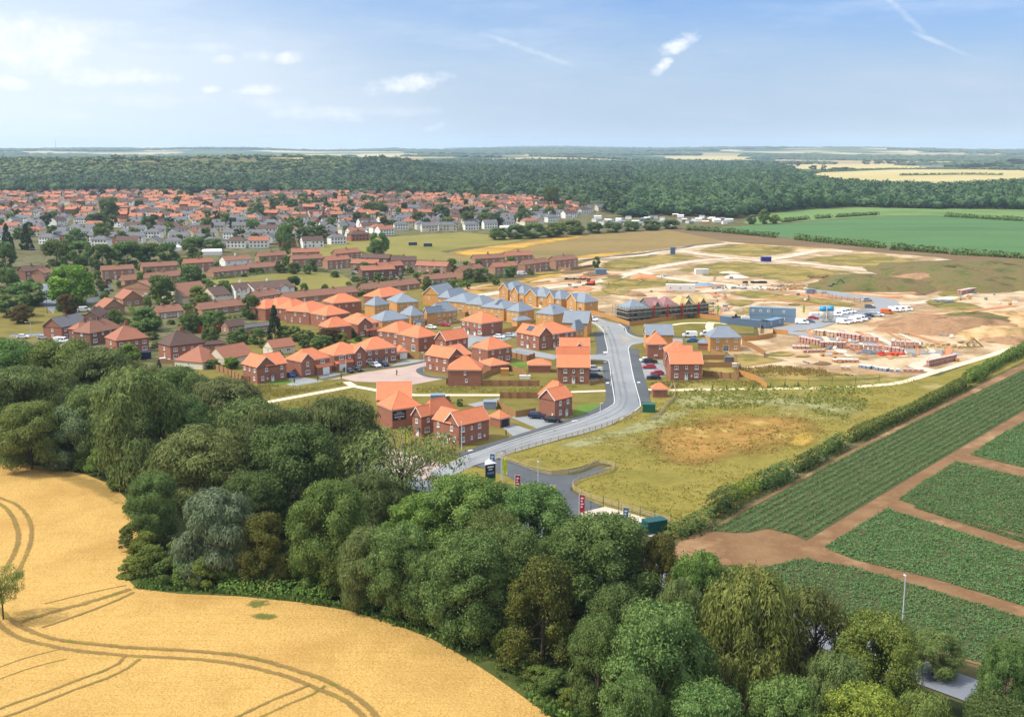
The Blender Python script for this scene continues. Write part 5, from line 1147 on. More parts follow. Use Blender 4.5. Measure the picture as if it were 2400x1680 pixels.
red('red brick house with a dark sign board on its wall, by the estate entrance', B2(345,1024), B2(625,985), None, [('hip',0,1.35,0,1,3.5)], d=8.6)
red('red brick house with the highest ridge of the entrance row, farthest from the street', B2(160,905), B2(590,898), None, [('gx',0,1,0,1,3.6)], d=10.5, wr=[('w',.1,3.4,.9,1.0)])
red('hipped red brick house in the middle of the entrance row, gabled porch wing', B2(565,1085), B2(700,1112), B2(1130,1010), [('gx',0,.42,0,1,2.3), ('hip',.25,1.0,0.0,1.2,3.2)], wl=[('w',.5,3.3,.8,1.1),('d',.45,.1,.95,2.1,0,1)], wr=[('w',.2,3.4,.8,1.0),('w',.16,.95,1.5,1.2)])
red('large red brick show house at the street corner, gabled front', B2(835,1130), B2(1147,1216), B2(1527,1130), [('gx',0,1,0,.58,2.8), ('gy',0,.62,.3,1.02,2.6)],
    wl=[('w',.28,3.35,.9,1.2),('w',.82,3.4,.8,1.1),('w',.16,.95,.8,1.2),('w',.82,.95,.8,1.2),('d',.48,.1,.95,2.1,0,1),('m',.35,.9,.35,.6)], wr=[('w',.14,3.35,.9,1.1),('w',.42,3.5,.5,.75),('w',.68,3.35,.9,1.1),('w',.14,.95,.9,1.15),('w',.42,1.1,.5,.75),('w',.68,1.0,.9,1.0),('m',.84,.9,.35,.6)])
G1 = 'single-storey orange-roofed garages of the new estate'
def gar(label, L, C, Rp, **kw): return house(label, L, C, Rp, 'brick', 'roof_or', kw.pop('roofs', [('hip',0,1,0,1,1.5)]), he=2.5, group=G1, name='garage', cat='garage', **kw)
gar('brick garage with a white door beside the semi-detached pair', B2(388,290), B2(432,332), B2(540,322), wr=[('g',.5,.1,2.4,2.1)])
gar('hipped brick garage behind the square house', B2(1432,440), B2(1530,497), B2(1722,458))
gar('hipped brick garage standing alone inside the fenced gardens', B2(1968,487), B2(2262,487), None, d=5.8)
gar('brick garage with an open black doorway beside the show house', B2(1500,1092), B2(1642,1130), B2(1778,1098), wr=[('k',.5,.05,2.3,2.1)])
gar('small square brick kiosk with a pyramid roof beside the cream path', B3(1676,776), B3(1876,776), None, d=4.2)
gar('hipped orange garage roof showing over the belt trees', B1(1060,1010), B1(1150,1066), B1(1430,995))
gar('low orange garage roof wing beside the large house at the cul-de-sac', A3(270,1092), A3(310,1100), A3(440,1060), roofs=[('gx',0,1,0,1,.8)], wr=[('g',.6,.1,2.2,2.0)])
NG = 'orange-brick houses with grey hipped roofs'
def gry(label, L, C, Rp, roofs=None, **kw): return house(label, L, C, Rp, 'brick_or', 'roof_gr', roofs or [('hip',0,1,0,1,3.1)], group=NG, name='brick_house', **kw)
BK = [('w', .2, 3.4, .7, .9), ('w', .5, 3.4, .6, .8), ('w', .8, 3.4, .7, .9), ('w', .3, .1, 1.7, 2.1), ('w', .75, 1.0, .8, 1.0)]
gry('orange-brick house with a grey hipped roof, leftmost of them all', A3(248,783), A3(400,798), A3(602,775), wr=BK)
gry('orange-brick house with a big grey roof in front of the bright orange roof', A3(530,722), A3(662,764), A3(935,747), wr=BK)
gry('orange-brick house with a wide grey roof in front of the leftmost one', A3(345,945), A3(487,985), A3(803,942), wr=[('w',.25,3.4,1.2,1.0),('w',.75,3.4,1,1)])
gry('orange-brick house with a grey lean-to over its white garage door', A3(702,888), A3(832,920), A3(990,900), wr=[('w',.4,3.5,1.3,1.0),('w',.85,3.6,.6,.8),('g',.45,.1,2.3,2.1,.95)], extras=[('lean',.1,.98,.9,2.5)])
gry('orange-brick pair with a grey roof, a front gable and two white doors', A3(985,862), A3(1110,884), A3(1400,850), roofs=[('hip',0,1,0,1,3.2), ('gx',-.3,.4,-.0,.42,2.4)], wr=[('w',.2,3.4,.9,1.0),('w',.42,3.4,.6,.8),('w',.66,3.4,.6,.8),('w',.88,3.4,.9,1.0),('w',.22,.95,1.5,1.1),('d',.45,.1,.9,2.1,0,1),('d',.68,.1,.9,2.1,0,1),('w',.88,.95,1.5,1.1)], wl=[('w',.4,3.3,.8,1.2),('w',.4,.95,1.4,1.1)])
gry('tall gabled orange-brick house at the left end of the long grey-roofed row', A3(1010,648), A3(1165,668), A3(1300,615), roofs=[('gx',0,1,0,1,3.6)], wl=[('w',.6,3,.6,.8)])
gry('orange-brick house second in the long grey-roofed row', A3(1170,692), A3(1302,708), A3(1500,650), wl=BK[:3])
gry('orange-brick house third in the long grey-roofed row', A3(1305,727), A3(1512,765), A3(1640,705), wl=BK)
gry('orange-brick house fourth in the long grey-roofed row', A3(1527,765), A3(1690,792), A3(1815,748), wl=BK)
gry('orange-brick house fifth in the long grey-roofed row, dark solar panel on the roof', A3(1705,800), A3(1945,835), A3(2075,790), wl=BK, extras=[('pvl',.35,.5,.3,.85,.5,3.1)])
gry('orange-brick house at the near end of the long grey-roofed row', A4(-91,850), A4(85,870), A4(290,843), wl=BK[:3], wr=SIDE)
gry('orange-brick house with a big solar panel on its grey roof by the main street', A4(295,877), A4(497,906), A4(690,860), wl=BK[:3]+[('w',.5,1,.9,1)], extras=[('pvl',.3,.72,.3,.75,.5,3.1)])
gry('orange-brick house behind the street corner, large plain grey roof slope', A4(600,1000), A4(910,1012), None, roofs=[('gx',0,1,0,1,4.0)], d=9)
gry('orange-brick house with a small grey hipped roof at the street corner', A4(665,1085), A4(762,1088), A4(910,1070), wr=[('w',.2,3.3,.7,1),('w',.7,3.0,.5,.8)])
gry('grey-roofed orange-brick house standing alone right of the main street, white patio doors', A5(580,1180), A5(965,1175), None, roofs=[('hip',0,1,0,1,3.4)], d=8, wr=[('w',.24,3.4,.9,1.0),('w',.54,3.5,.5,.8),('w',.84,3.4,.9,1.0),('w',.24,.95,.6,1.0),('w',.84,.95,.9,1.1),('w',.52,.1,2.0,2.1)])
gry('grey-roofed house hidden behind the orange roofs right of the main street', A4(1597,1150), A4(1935,1150), None, roofs=[('gx',0,1,0,1,3.2), ('gy',.15,.5,-.03,.5,2.0)], d=8)
house('small garage with a grey hipped roof beside the lone grey-roofed house', A5(425,1240), A5(575,1248), None, 'brick', 'roof_gr', [('hip',0,1,0,1,1.4)], he=2.5, d=5, group=G1, name='garage', cat='garage')
house('low grey-roofed garage in the near gardens of the long row', A3(2020,965), A3(2100,980), A3(2290,962), 'brick_or', 'roof_gr', [('hip',0,1,0,1,1.4)], he=2.5, group=G1, name='garage', cat='garage')
UP = [('w',.22,3.4,.8,1.1),('w',.22,.95,1.2,1.1)]
for i, (L, C, Rp) in enumerate([(A3(1920,592), A3(2090,612), A3(2195,570)), (A4(48,632), A4(148,655), A4(255,622)), (A4(205,662), A4(412,694), A4(530,655)), (A4(470,694), A4(588,722), A4(700,690)), (A4(652,722), A4(866,760), A4(1038,742))]):
    gry('orange-brick house with a front gable, ' + ['first and tallest', 'second', 'third', 'fourth', 'last and nearest'][i] + ' of the row facing the building site', L, C, Rp, roofs=[('hip',0,1,0,1,3.2), ('gx',-.04,.5,.42,1,2.9)],
        wl=[('w',.72,3.3,.8,1.2),('w',.72,.95,1.4,1.1),('d',.28,.1,.9,2.1,0,1),('w',.2,3.4,.8,1.0)], wr=SIDE[:1])
NO = 'hipped orange roofs at the back of the new estate'
def org(label, L, C, Rp, roofs=None, **kw): return house(label, L, C, Rp, 'brick', 'roof_or', roofs or [('hip',0,1,0,1,3.1)], group=NO, name='brick_house', **kw)
org('brick terrace house under the leftmost bright orange roof, behind the round dark tree', A2(1060,800), A2(1130,835), A2(1260,790), wr=[('w',.3,3.4,.8,.9)])
org('second house of the bright orange terrace, scaffolding on its back', A2(1150,782), A2(1290,830), A2(1470,760), wr=BK[:3])
org('third house of the bright orange terrace with a pale roof strip', A2(1290,815), A2(1462,842), A2(1620,790), wl=[('w',.3,3.4,.7,.9),('w',.7,3.4,.7,.9),('w',.4,1,.7,1)])
org('fourth house of the bright orange terrace, tall narrow windows', A2(1455,842), A2(1660,878), A2(1830,810), wl=[('w',.2,3.4,.7,.9),('w',.6,3.4,.7,.9),('w',.4,.9,.6,1.6),('w',.75,.9,.6,1.6)])
org('nearest house of the bright orange terrace with a roof window', A2(1675,882), A2(1860,918), A2(2135,878), wl=[('w',.2,3.4,.7,.9),('w',.55,3.4,.7,.9),('w',.3,.9,1.2,1.2)], wr=[('w',.4,3.4,.9,.9)])
org('house under the widest orange roof beside the bare concrete yard', A2(1795,738), A2(1945,770), A2(2300,742), wr=[('w',.2,3.2,.6,.8),('w',.45,3.2,.6,.8),('w',.7,3.2,.6,.8)])
org('house under the orange roof right behind the first grey roofs', A3(310,672), A3(480,700), A3(722,642))
org('house under the low hipped orange roof by the purple shrubs', A2(1722,1035), A2(1880,1062), A2(2192,1038), wr=[('w',.6,3.2,1.2,.9)])
org('gabled red brick house with a lean-to over its garage, behind the cul-de-sac houses', A3(48,968), A3(188,1024), A3(405,985), roofs=[('hip',0,1,0,1,3.0), ('gy',0,.66,-.03,.5,2.4)], wr=[('w',.35,3.3,.8,1.1),('w',.2,.95,1.4,1.1),('w',.8,3.5,1,1)], extras=[('lean',.55,1,.9,2.5)])
# ------------------------------------------------------------------ the older brick estate
OE = 'older brick houses with brown roofs'
def old(label, L, C, Rp, roof='roof_br', wall='brick_old', he=4.9, roofs=None, **kw):
    return house(label, L, C, Rp, wall, roof, roofs or [('gx',0,1,0,1,2.2)], he=he, group=OE, name=kw.pop('name', 'old_house'), chim=kw.pop('chim', [(.5,.5,3.2)]), trim=False, **kw)
OF = [('w', .14, 3.2, 1.3, 1.0), ('w', .38, 3.2, .8, .9), ('w', .62, 3.2, .8, .9), ('w', .86, 3.2, 1.3, 1.0), ('w', .14, .9, 1.8, 1.2), ('w', .86, .9, 1.8, 1.2), ('d', .4, .1, .9, 2.0), ('d', .6, .1, .9, 2.0)]
BF = [('w', .12, .9, .8, 1.1), ('d', .24, .1, .9, 2.0), ('w', .4, .9, 1.8, 1.1), ('w', .6, .9, 1.8, 1.1), ('d', .78, .1, .9, 2.0), ('w', .9, .9, .8, 1.1)]
GU = [
 # two-storey blocks: label, L, C, R/None, depth, roof, wall, he
 ('older brick block behind the lamp pole, white panel under its first floor windows', A1(1160,372), A1(1215,378), A1(1620,360), 'roof_br','brick_old',4.9),
 ('older brick block with the right half of its roof newly orange, by the dark trees', A1(1685,330), A1(1700,338), A1(2118,315), 'roof_br','brick_old',4.9),
 ('older brick block with its left roof half bright orange', A2(125,290), A2(170,295), A2(530,275), 'roof_rs','brick_old',4.9),
 ('older block with white cladding on its first floor', A2(575,245), A2(650,262), A2(970,240), 'roof_br','render_w',4.9),
 ('older brick block right of the white-clad one', A2(1010,200), A2(1055,210), A2(1395,190), 'roof_br','brick_old',4.9),
 ('older brick block with a long ridge beside the playing field, rear one', A2(1410,155), A2(1450,165), A2(1790,155), 'roof_rs','brick_old',5.2),
 ('older brick block with a long ridge, in front of the rear one', A2(1440,240), A2(1455,247), A2(1830,228), 'roof_br','brick_old',4.9),
 ('older brick block behind the large round field tree, left part', A3(-60,170), A3(-50,180), A3(190,150), 'roof_rs','brick_old',4.9),
 ('older brick block in front of the left part, dark gable', A2(1860,255), A2(1875,262), A2(2140,240), 'roof_rs','brick_old',4.9),
 ('older brick block with a small roof window', A3(90,285), A3(105,292), A3(430,300), 'roof_rs','brick_old',4.9),
 ('older dark-roofed block under the round field tree', A3(200,215), A3(225,225), A3(540,240), 'roof_dk','brick_dk',4.9),
 ('older dark-roofed block right of the round field tree', A3(570,250), A3(590,260), A3(900,260), 'roof_dk','brick_old',4.9),
 ('tall older brick block with a red roof and white gable window', A3(430,330), A3(440,340), A3(720,310), 'roof_rs','brick_dk',5.6),
 ('large older brick block nearest the terrace bungalows, many white windows', A3(230,375), A3(245,380), A3(650,360), 'roof_rs','brick_dk',5.4),
 ('older brick pair with a porch row facing its lawn', A3(860,310), A3(875,316), A3(1240,335), 'roof_rs','brick_old',4.2),
 ('older brick pair standing behind the small round dark tree', A3(1330,380), A3(1455,385), A3(1740,350), 'roof_br','brick_old',4.9),
 ('older brick block with a half red half brown roof', A3(1740,330), A3(1840,340), A3(2130,318), 'roof_rs','brick_old',4.9),
 ('older brick block by the ochre grass, partly brown roof', A3(1590,235), A3(1600,242), A3(1950,220), 'roof_br','brick_old',4.9),
 ('older brick block with the red ridge against the ochre grass', A3(1965,200), A3(1975,206), A3(2290,190), 'roof_rs','brick_old',4.9),
 ('older brick block with two roof windows', A4(95,300), A4(160,310), A4(430,270), 'roof_br','brick_old',4.9),
 ('last older brick block before the building site, hipped brown roof', A4(430,250), A4(530,262), A4(780,232), 'roof_br','brick_old',4.9),
 ('older brick house left of the big bright green tree', A1(385,405), A1(530,412), A1(610,390), 'roof_br','brick_old',4.6),
 ('dark brick house beside the far left street', A1(140,330), A1(300,390), A1(400,360), 'roof_dk','brick_dk',4.8),
]
for g in GU:
    lb, L, C, Rp, rf, wl_, he = g
    dmin = 7.5
    o, a, w, dd = footprint(L, C, Rp, he)
    old(lb, L, C, Rp, rf, wl_, he, wr=OF if w > 9 else BACK[:4], d=max(6.5, min(dd, 9)) if dd > 3 else 7.5)
for lb, L, C, Rp, n in [
 ('row of brown-roofed bungalows behind the green pitch trees', A1(1470,492), A1(1490,500), A1(2190,430), 2),
 ('brown-roofed bungalow pair above the little green, left one', A2(495,395), A2(515,402), A2(930,358), 1),
 ('brown-roofed bungalow pair above the little green, right one', A2(930,340), A2(945,350), A2(1350,318), 1),
 ('long bungalow terrace with a tall gable end beside the round dark tree', A2(258,800), A2(375,848), A2(1000,758), 2),
 ('long bungalow terrace rising to the little green, chimneys on its ridge', A2(1310,690), A2(1385,718), A2(2215,625), 2),
 ('bungalow terrace along the back of the new estate, left part', A3(190,590), A3(290,608), A3(930,528), 2),
 ('bungalow terrace along the back of the new estate, right part', A3(930,470), A3(1000,492), A3(1350,455), 1),
 ('bungalow with an arched white door beside the garage court', A1(1745,850), A1(1900,885), A1(2205,855), 1),
 ('distant bungalow roof behind the long terrace', A2(1000,690), A2(1040,700), A2(1290,655), 1)]:
    old(lb, L, C, Rp, 'roof_br', 'brick_old', 2.6, roofs=[('gx',0,1,0,1,2.4)], wr=BF, name='bungalow', cat='bungalow', chim=[(.3,.5,3.0),(.7,.5,3.0)], d=8)
for lb, L, C, Rp, rf, wl_, he, rk, extra in [
 ('brown-roofed house with a long gable slope beside the pink-parked drive', A1(1270,560), A1(1400,580), A1(1615,640), 'roof_br','brick_old',4.0,'gy',None),
 ('red-roofed house with a brick gable right of the street', A1(1400,690), A1(1465,725), A1(1700,700), 'roof_rs','brick_old',3.2,'gy',None),
 ('red-roofed house with a plain brick gable in front of it', A1(1160,800), A1(1230,830), A1(1480,800), 'roof_rs','brick_old',3.4,'gy',None),
 ('dark-roofed house with a broad buff gable wall', A1(960,960), A1(1190,945), A1(1370,870), 'roof_dk','brick_old',4.2,'gx',None),
 ('slate-roofed house with a white fronted bay and red chimney', A1(600,1030), A1(735,1060), A1(960,985), 'roof_sl','brick',4.8,'gx',None),
 ('house with a steep orange hip between the slate roof and the big hipped roof', A1(860,1065), A1(930,1090), A1(1190,1040), 'roof_rs','brick_dk',4.6,'hip',None),
 ('brick house with the biggest hipped orange-brown roof, dormer facing left', A1(1300,1190), A1(1385,1220), A1(1790,1175), 'roof_rs','brick',5.0,'hip',(10.5,4.3)),
 ('house with a long brown roof and black timbered bay, beside the big hipped roof', A1(1010,1100), A1(1075,1130), A1(1400,1050), 'roof_br','brick_dk',4.4,'hip',(9,3.6)),
 ('dark hipped house with white bay windows behind the parked white car', A1(1890,1240), A1(2030,1285), A1(2460,1230), 'roof_dk','brick',5.0,'hip',(9.5,4.1)),
 ('low brown-roofed annexe with a tall side window, beside the red awning', A2(280,1260), A2(320,1275), A2(670,1250), 'roof_dk','brick_old',2.8,'hip',None),
 ('wide bungalow with a pinkish hipped roof by the garden fence', A2(115,1430), A2(380,1480), A2(560,1400), 'roof_rs','render_c',2.4,'hip',None),
 ('long pink-brown roofed wing behind the garden fence', A2(430,1400), A2(650,1440), A2(980,1370), 'roof_rs','render_c',2.8,'gx',None),
 ('bungalow with double white garage doors among the hedges', A2(1090,1280), A2(1215,1310), A2(1500,1270), 'roof_rs','render_c',2.6,'gx',None),
 ('grey-roofed long brick shed behind the dark conifer', A2(800,1070), A2(900,1065), A2(1270,1040), 'roof_sl','brick_old',2.8,'gx',None),
 ('small workshop with a row of dark roof lights', A2(650,1030), A2(690,1055), A2(860,1020), 'roof_dk','brick_old',2.6,'gx',None),
 ('white gabled house with dormers on the little green, right one', A2(945,560), A2(1010,610), A2(1420,560), 'roof_dk','render_w',4.6,'gx','dorm'),
 ('white gabled house with dormers on the little green, left one', A2(735,580), A2(770,610), A2(960,590), 'roof_dk','render_w',4.6,'gx','dorm'),
 ('cream gabled bungalow behind the pale green trees', A2(90,640), A2(150,700), A2(330,650), 'roof_br','render_c',3.0,'gx',None),
 ('cream house end half hidden by the pale green tree', A2(480,640), A2(520,680), A2(620,650), 'roof_dk','render_c',4.2,'gx',None)]:
    rr = {'gy': [('gy',0,1,0,1,None)], 'gx': [('gx',0,1,0,1,None)], 'hip': [('hip',0,1,0,1,None)]}[rk]
    if extra == 'dorm': rr = [('gx',0,1,0,1,2.6), ('gy',.12,.34,-.05,.5,1.6), ('gy',.62,.84,-.05,.5,1.6)]
    two = he > 4; ek = {}
    if isinstance(extra, tuple): rr = [(rk,0,1,0,1,extra[1])]; ek = dict(d=extra[0])
    old(lb, L, C, Rp, rf, wl_, he, roofs=rr, wr=(OF[:4] + OF[4:6] if two else [('w',.3,.9,1.4,1.1),('w',.7,.9,1.4,1.1)]), wl=[('w',.5,1.0,.9,1.1)] + ([('w',.5,3.2,.9,1.0)] if two else []), chim=[(.5,.5,3.4 if not ek else extra[1] + 1)] if two else [], **ek)
# ------------------------------------------------------------------ the old town behind the playing field
def town_mesh(w, d, hip, roof, wall, seed):
    rr = random.Random(seed); wb, rb = MB(), MB(); roof_bits(rb, wb, None, 'hip' if hip else 'gx', 0, w, 0, d, 5.0, 2.6 if hip else 2.9, .3)
    wb.box(.3, w - .3, .3, d - .3, 0, 4.85)
    for z in (.9, 3.2):
        for u in (.12, .32, .5, .68, .88):
            if rr.random() < .85:
                for y, s in ((.3, -1), (d - .3, 1)):
                    x = .3 + u * (w - .6); q = [(x - .55, y + s * .03, z), (x + .55, y + s * .03, z), (x + .55, y + s * .03, z + 1.15), (x - .55, y + s * .03, z + 1.15)]
                    wb.face(q if s < 0 else q[::-1], 1)
    cb = MB(); cb.box(w / 2 - .6, w / 2 + .6, d / 2 - .35, d / 2 + .35, 7.0, 8.9)
    if rr.random() < .6: wb.box(w * .1, w * .4, d - .29, d + 2.6, 0, 2.6)
    sh = lambda mb: [setattr(mb, 'v', [(a - w / 2, b - d / 2, c) for a, b, c in mb.v])]
    for m in (wb, rb, cb): sh(m)
    return wb.mesh('wall', [M[wall], M['glass']]), rb.mesh('roof', M[roof]), cb.mesh('chimney', M['brick_dk'])
TP = {}
RN = {'roof_sl': 'grey slate', 'roof_or2': 'orange', 'roof_dk': 'dark brown', 'roof_br': 'brown', 'roof_rs': 'rust red'}
WN = {'render_w': 'white', 'render_c': 'cream', 'brick': 'red brick', 'brick_dk': 'dark brick'}
M['roof_or2'] = tilemat('faded_orange_tiles', rgb(196,124,92,.62), rgb(208,140,108,.68))
def town_proto(roof, wall, hip):
    k = (roof, wall, hip)
    if k not in TP: TP[k] = town_mesh(random.choice([12.5, 14, 15.5]), 8.2, hip, roof, wall, len(TP))
    return TP[k]
def lerp_pts(pts, x):
    for (a, b), (c, d) in zip(pts[:-1], pts[1:]):
        if x <= c: return b + (d - b) * (x - a) / (c - a)
    return pts[-1][1]
FRONT = [(-80,566),(100,572),(300,580),(560,582),(740,580),(830,566),(930,546),(1100,540),(1250,530),(1330,512),(1420,494),(1500,486)]
BACK_ = [(-80,459),(300,455),(900,459),(1200,468),(1500,480)]
tr = random.Random(21); cand = []
TOWN_TREES = [] 
for row in range(24):
    f = row / 23.0
    x = -60.0; k = 0; wob = tr.uniform(0, 6)
    while x < 1490:
        yf, yb = lerp_pts(FRONT, x), lerp_pts(BACK_, x); df, db = 1 / (yf - YH), 1 / (yb - YH)
        y = YH + 1 / (df + (db - df) * min(1, max(0, f + .006 * math.sin(x * .012 + wob)))); g = G(x, y); pm = FPX / max(g.y, 1)
        side = tr.random() < .16; dirn = math.atan2(G(x + 20, lerp_pts(FRONT, x + 20) * (1 - f) + lerp_pts(BACK_, x + 20) * f).y - G(x, lerp_pts(FRONT, x) * (1 - f) + lerp_pts(BACK_, x) * f).y, 20 / pm) * .5
        q = tr.random()
        if f < .28: roof = 'roof_sl' if q < .72 else ('roof_rs' if q < .84 else 'roof_dk')
        elif f < .45: roof = 'roof_or2' if q < .42 else ('roof_dk' if q < .66 else ('roof_sl' if q < .86 else 'roof_rs'))
        else: roof = 'roof_or2' if q < .34 else ('roof_dk' if q < .66 else ('roof_br' if q < .88 else ('roof_sl' if q < .95 else 'roof_rs')))
        q = tr.random(); wall = 'render_w' if q < .42 else ('render_c' if q < .66 else ('brick' if q < .85 else 'brick_dk'))
        if f < .3: wall = 'render_w' if q < .55 else ('render_c' if q < .9 else 'brick')
        if tr.random() < .80: cand.append((row, x, g.x, g.y, dirn + (math.pi / 2 if side else 0) + tr.uniform(-.12, .12), roof, wall, tr.random() < .45))
        x += (tr.uniform(15, 20) if not side else 13) * pm
NT = 0; rest = []
for c in sorted(cand, key=lambda c: c[3]):
    if NT < 285: c_ = c; rest.append((c, True)); NT += 1
    else: rest.append((c, False))
byrow = {}
for c, ind in rest:
    if ind: byrow.setdefault(c[0], []).append(c)
for row, L in byrow.items():
    L.sort(key=lambda c: c[1])
    for i, (r_, px, x, y, a, roof, wall, hip) in enumerate(L):
        wm, rm, cm = town_proto(roof, wall, hip)
        e = empty('town_house', f'{WN[wall]} town house with a {RN[roof]} roof, {ordw(i + 1)} along the {ordw(row + 1)} street back', 'house', (x, y, 0), a, 'houses of the old town')
        put('wall', wm, e); ro = put('roof', rm, e); put('chimney', cm, ro)
# the remaining, smallest ones in the rear streets
acc = {}
for c, ind in rest:
    if ind: continue
    r_, px, x, y, a, roof, wall, hip = c; wm, rm, cm = town_proto(roof, wall, hip); T = Matrix.Translation((x, y, 0)) @ Matrix.Rotation(a, 4, 'Z')
    for me in (wm, rm, cm):
        A = acc.setdefault(me.name.split('.')[0], ([], [], [], []))
        k = len(A[0]); A[0].extend([T @ v.co for v in me.vertices])
        for p in me.polygons:
            A[1].append([k + i for i in p.vertices]); m = me.materials[p.material_index]
            if m not in A[3]: A[3].append(m)
            A[2].append(A[3].index(m))
allv, allf, allm, mats = [], [], [], []
for v, f, m, ml in acc.values():
    k = len(allv); allv += [tuple(p) for p in v]; allf += [[k + i for i in q] for q in f]
    off = []
    for mm_ in ml:
        if mm_ not in mats: mats.append(mm_)
        off.append(mats.index(mm_))
    allm += [off[i] for i in m]
me = bpy.data.meshes.new('distant_roofscape'); me.from_pydata(allv, [], allf); [me.materials.append(m) for m in mats]; me.polygons.foreach_set('material_index', allm); me.update()
tag(put('distant_roofscape', me), 'rear streets of the old town, small orange and brown roofs', kind='stuff')
sheet('town_ground', [(-120,600),(100,590),(560,592),(760,588),(860,570),(940,553),(1100,548),(1290,548),(1560,536),(1750,520),(1500,508),(1480,478),(1200,464),(900,456),(560,452),(0,455),(-120,457)], M['gardens'], Z(.6))
sheet('old_estate_ground', [(-60,790),(430,880),(560,850),(620,720),(820,680),(1000,690),(1180,650),(1420,610),(1340,612),(1110,618),(900,606),(740,614),(560,600),(60,600),(-60,640)], M['gardens'], Z(.7))
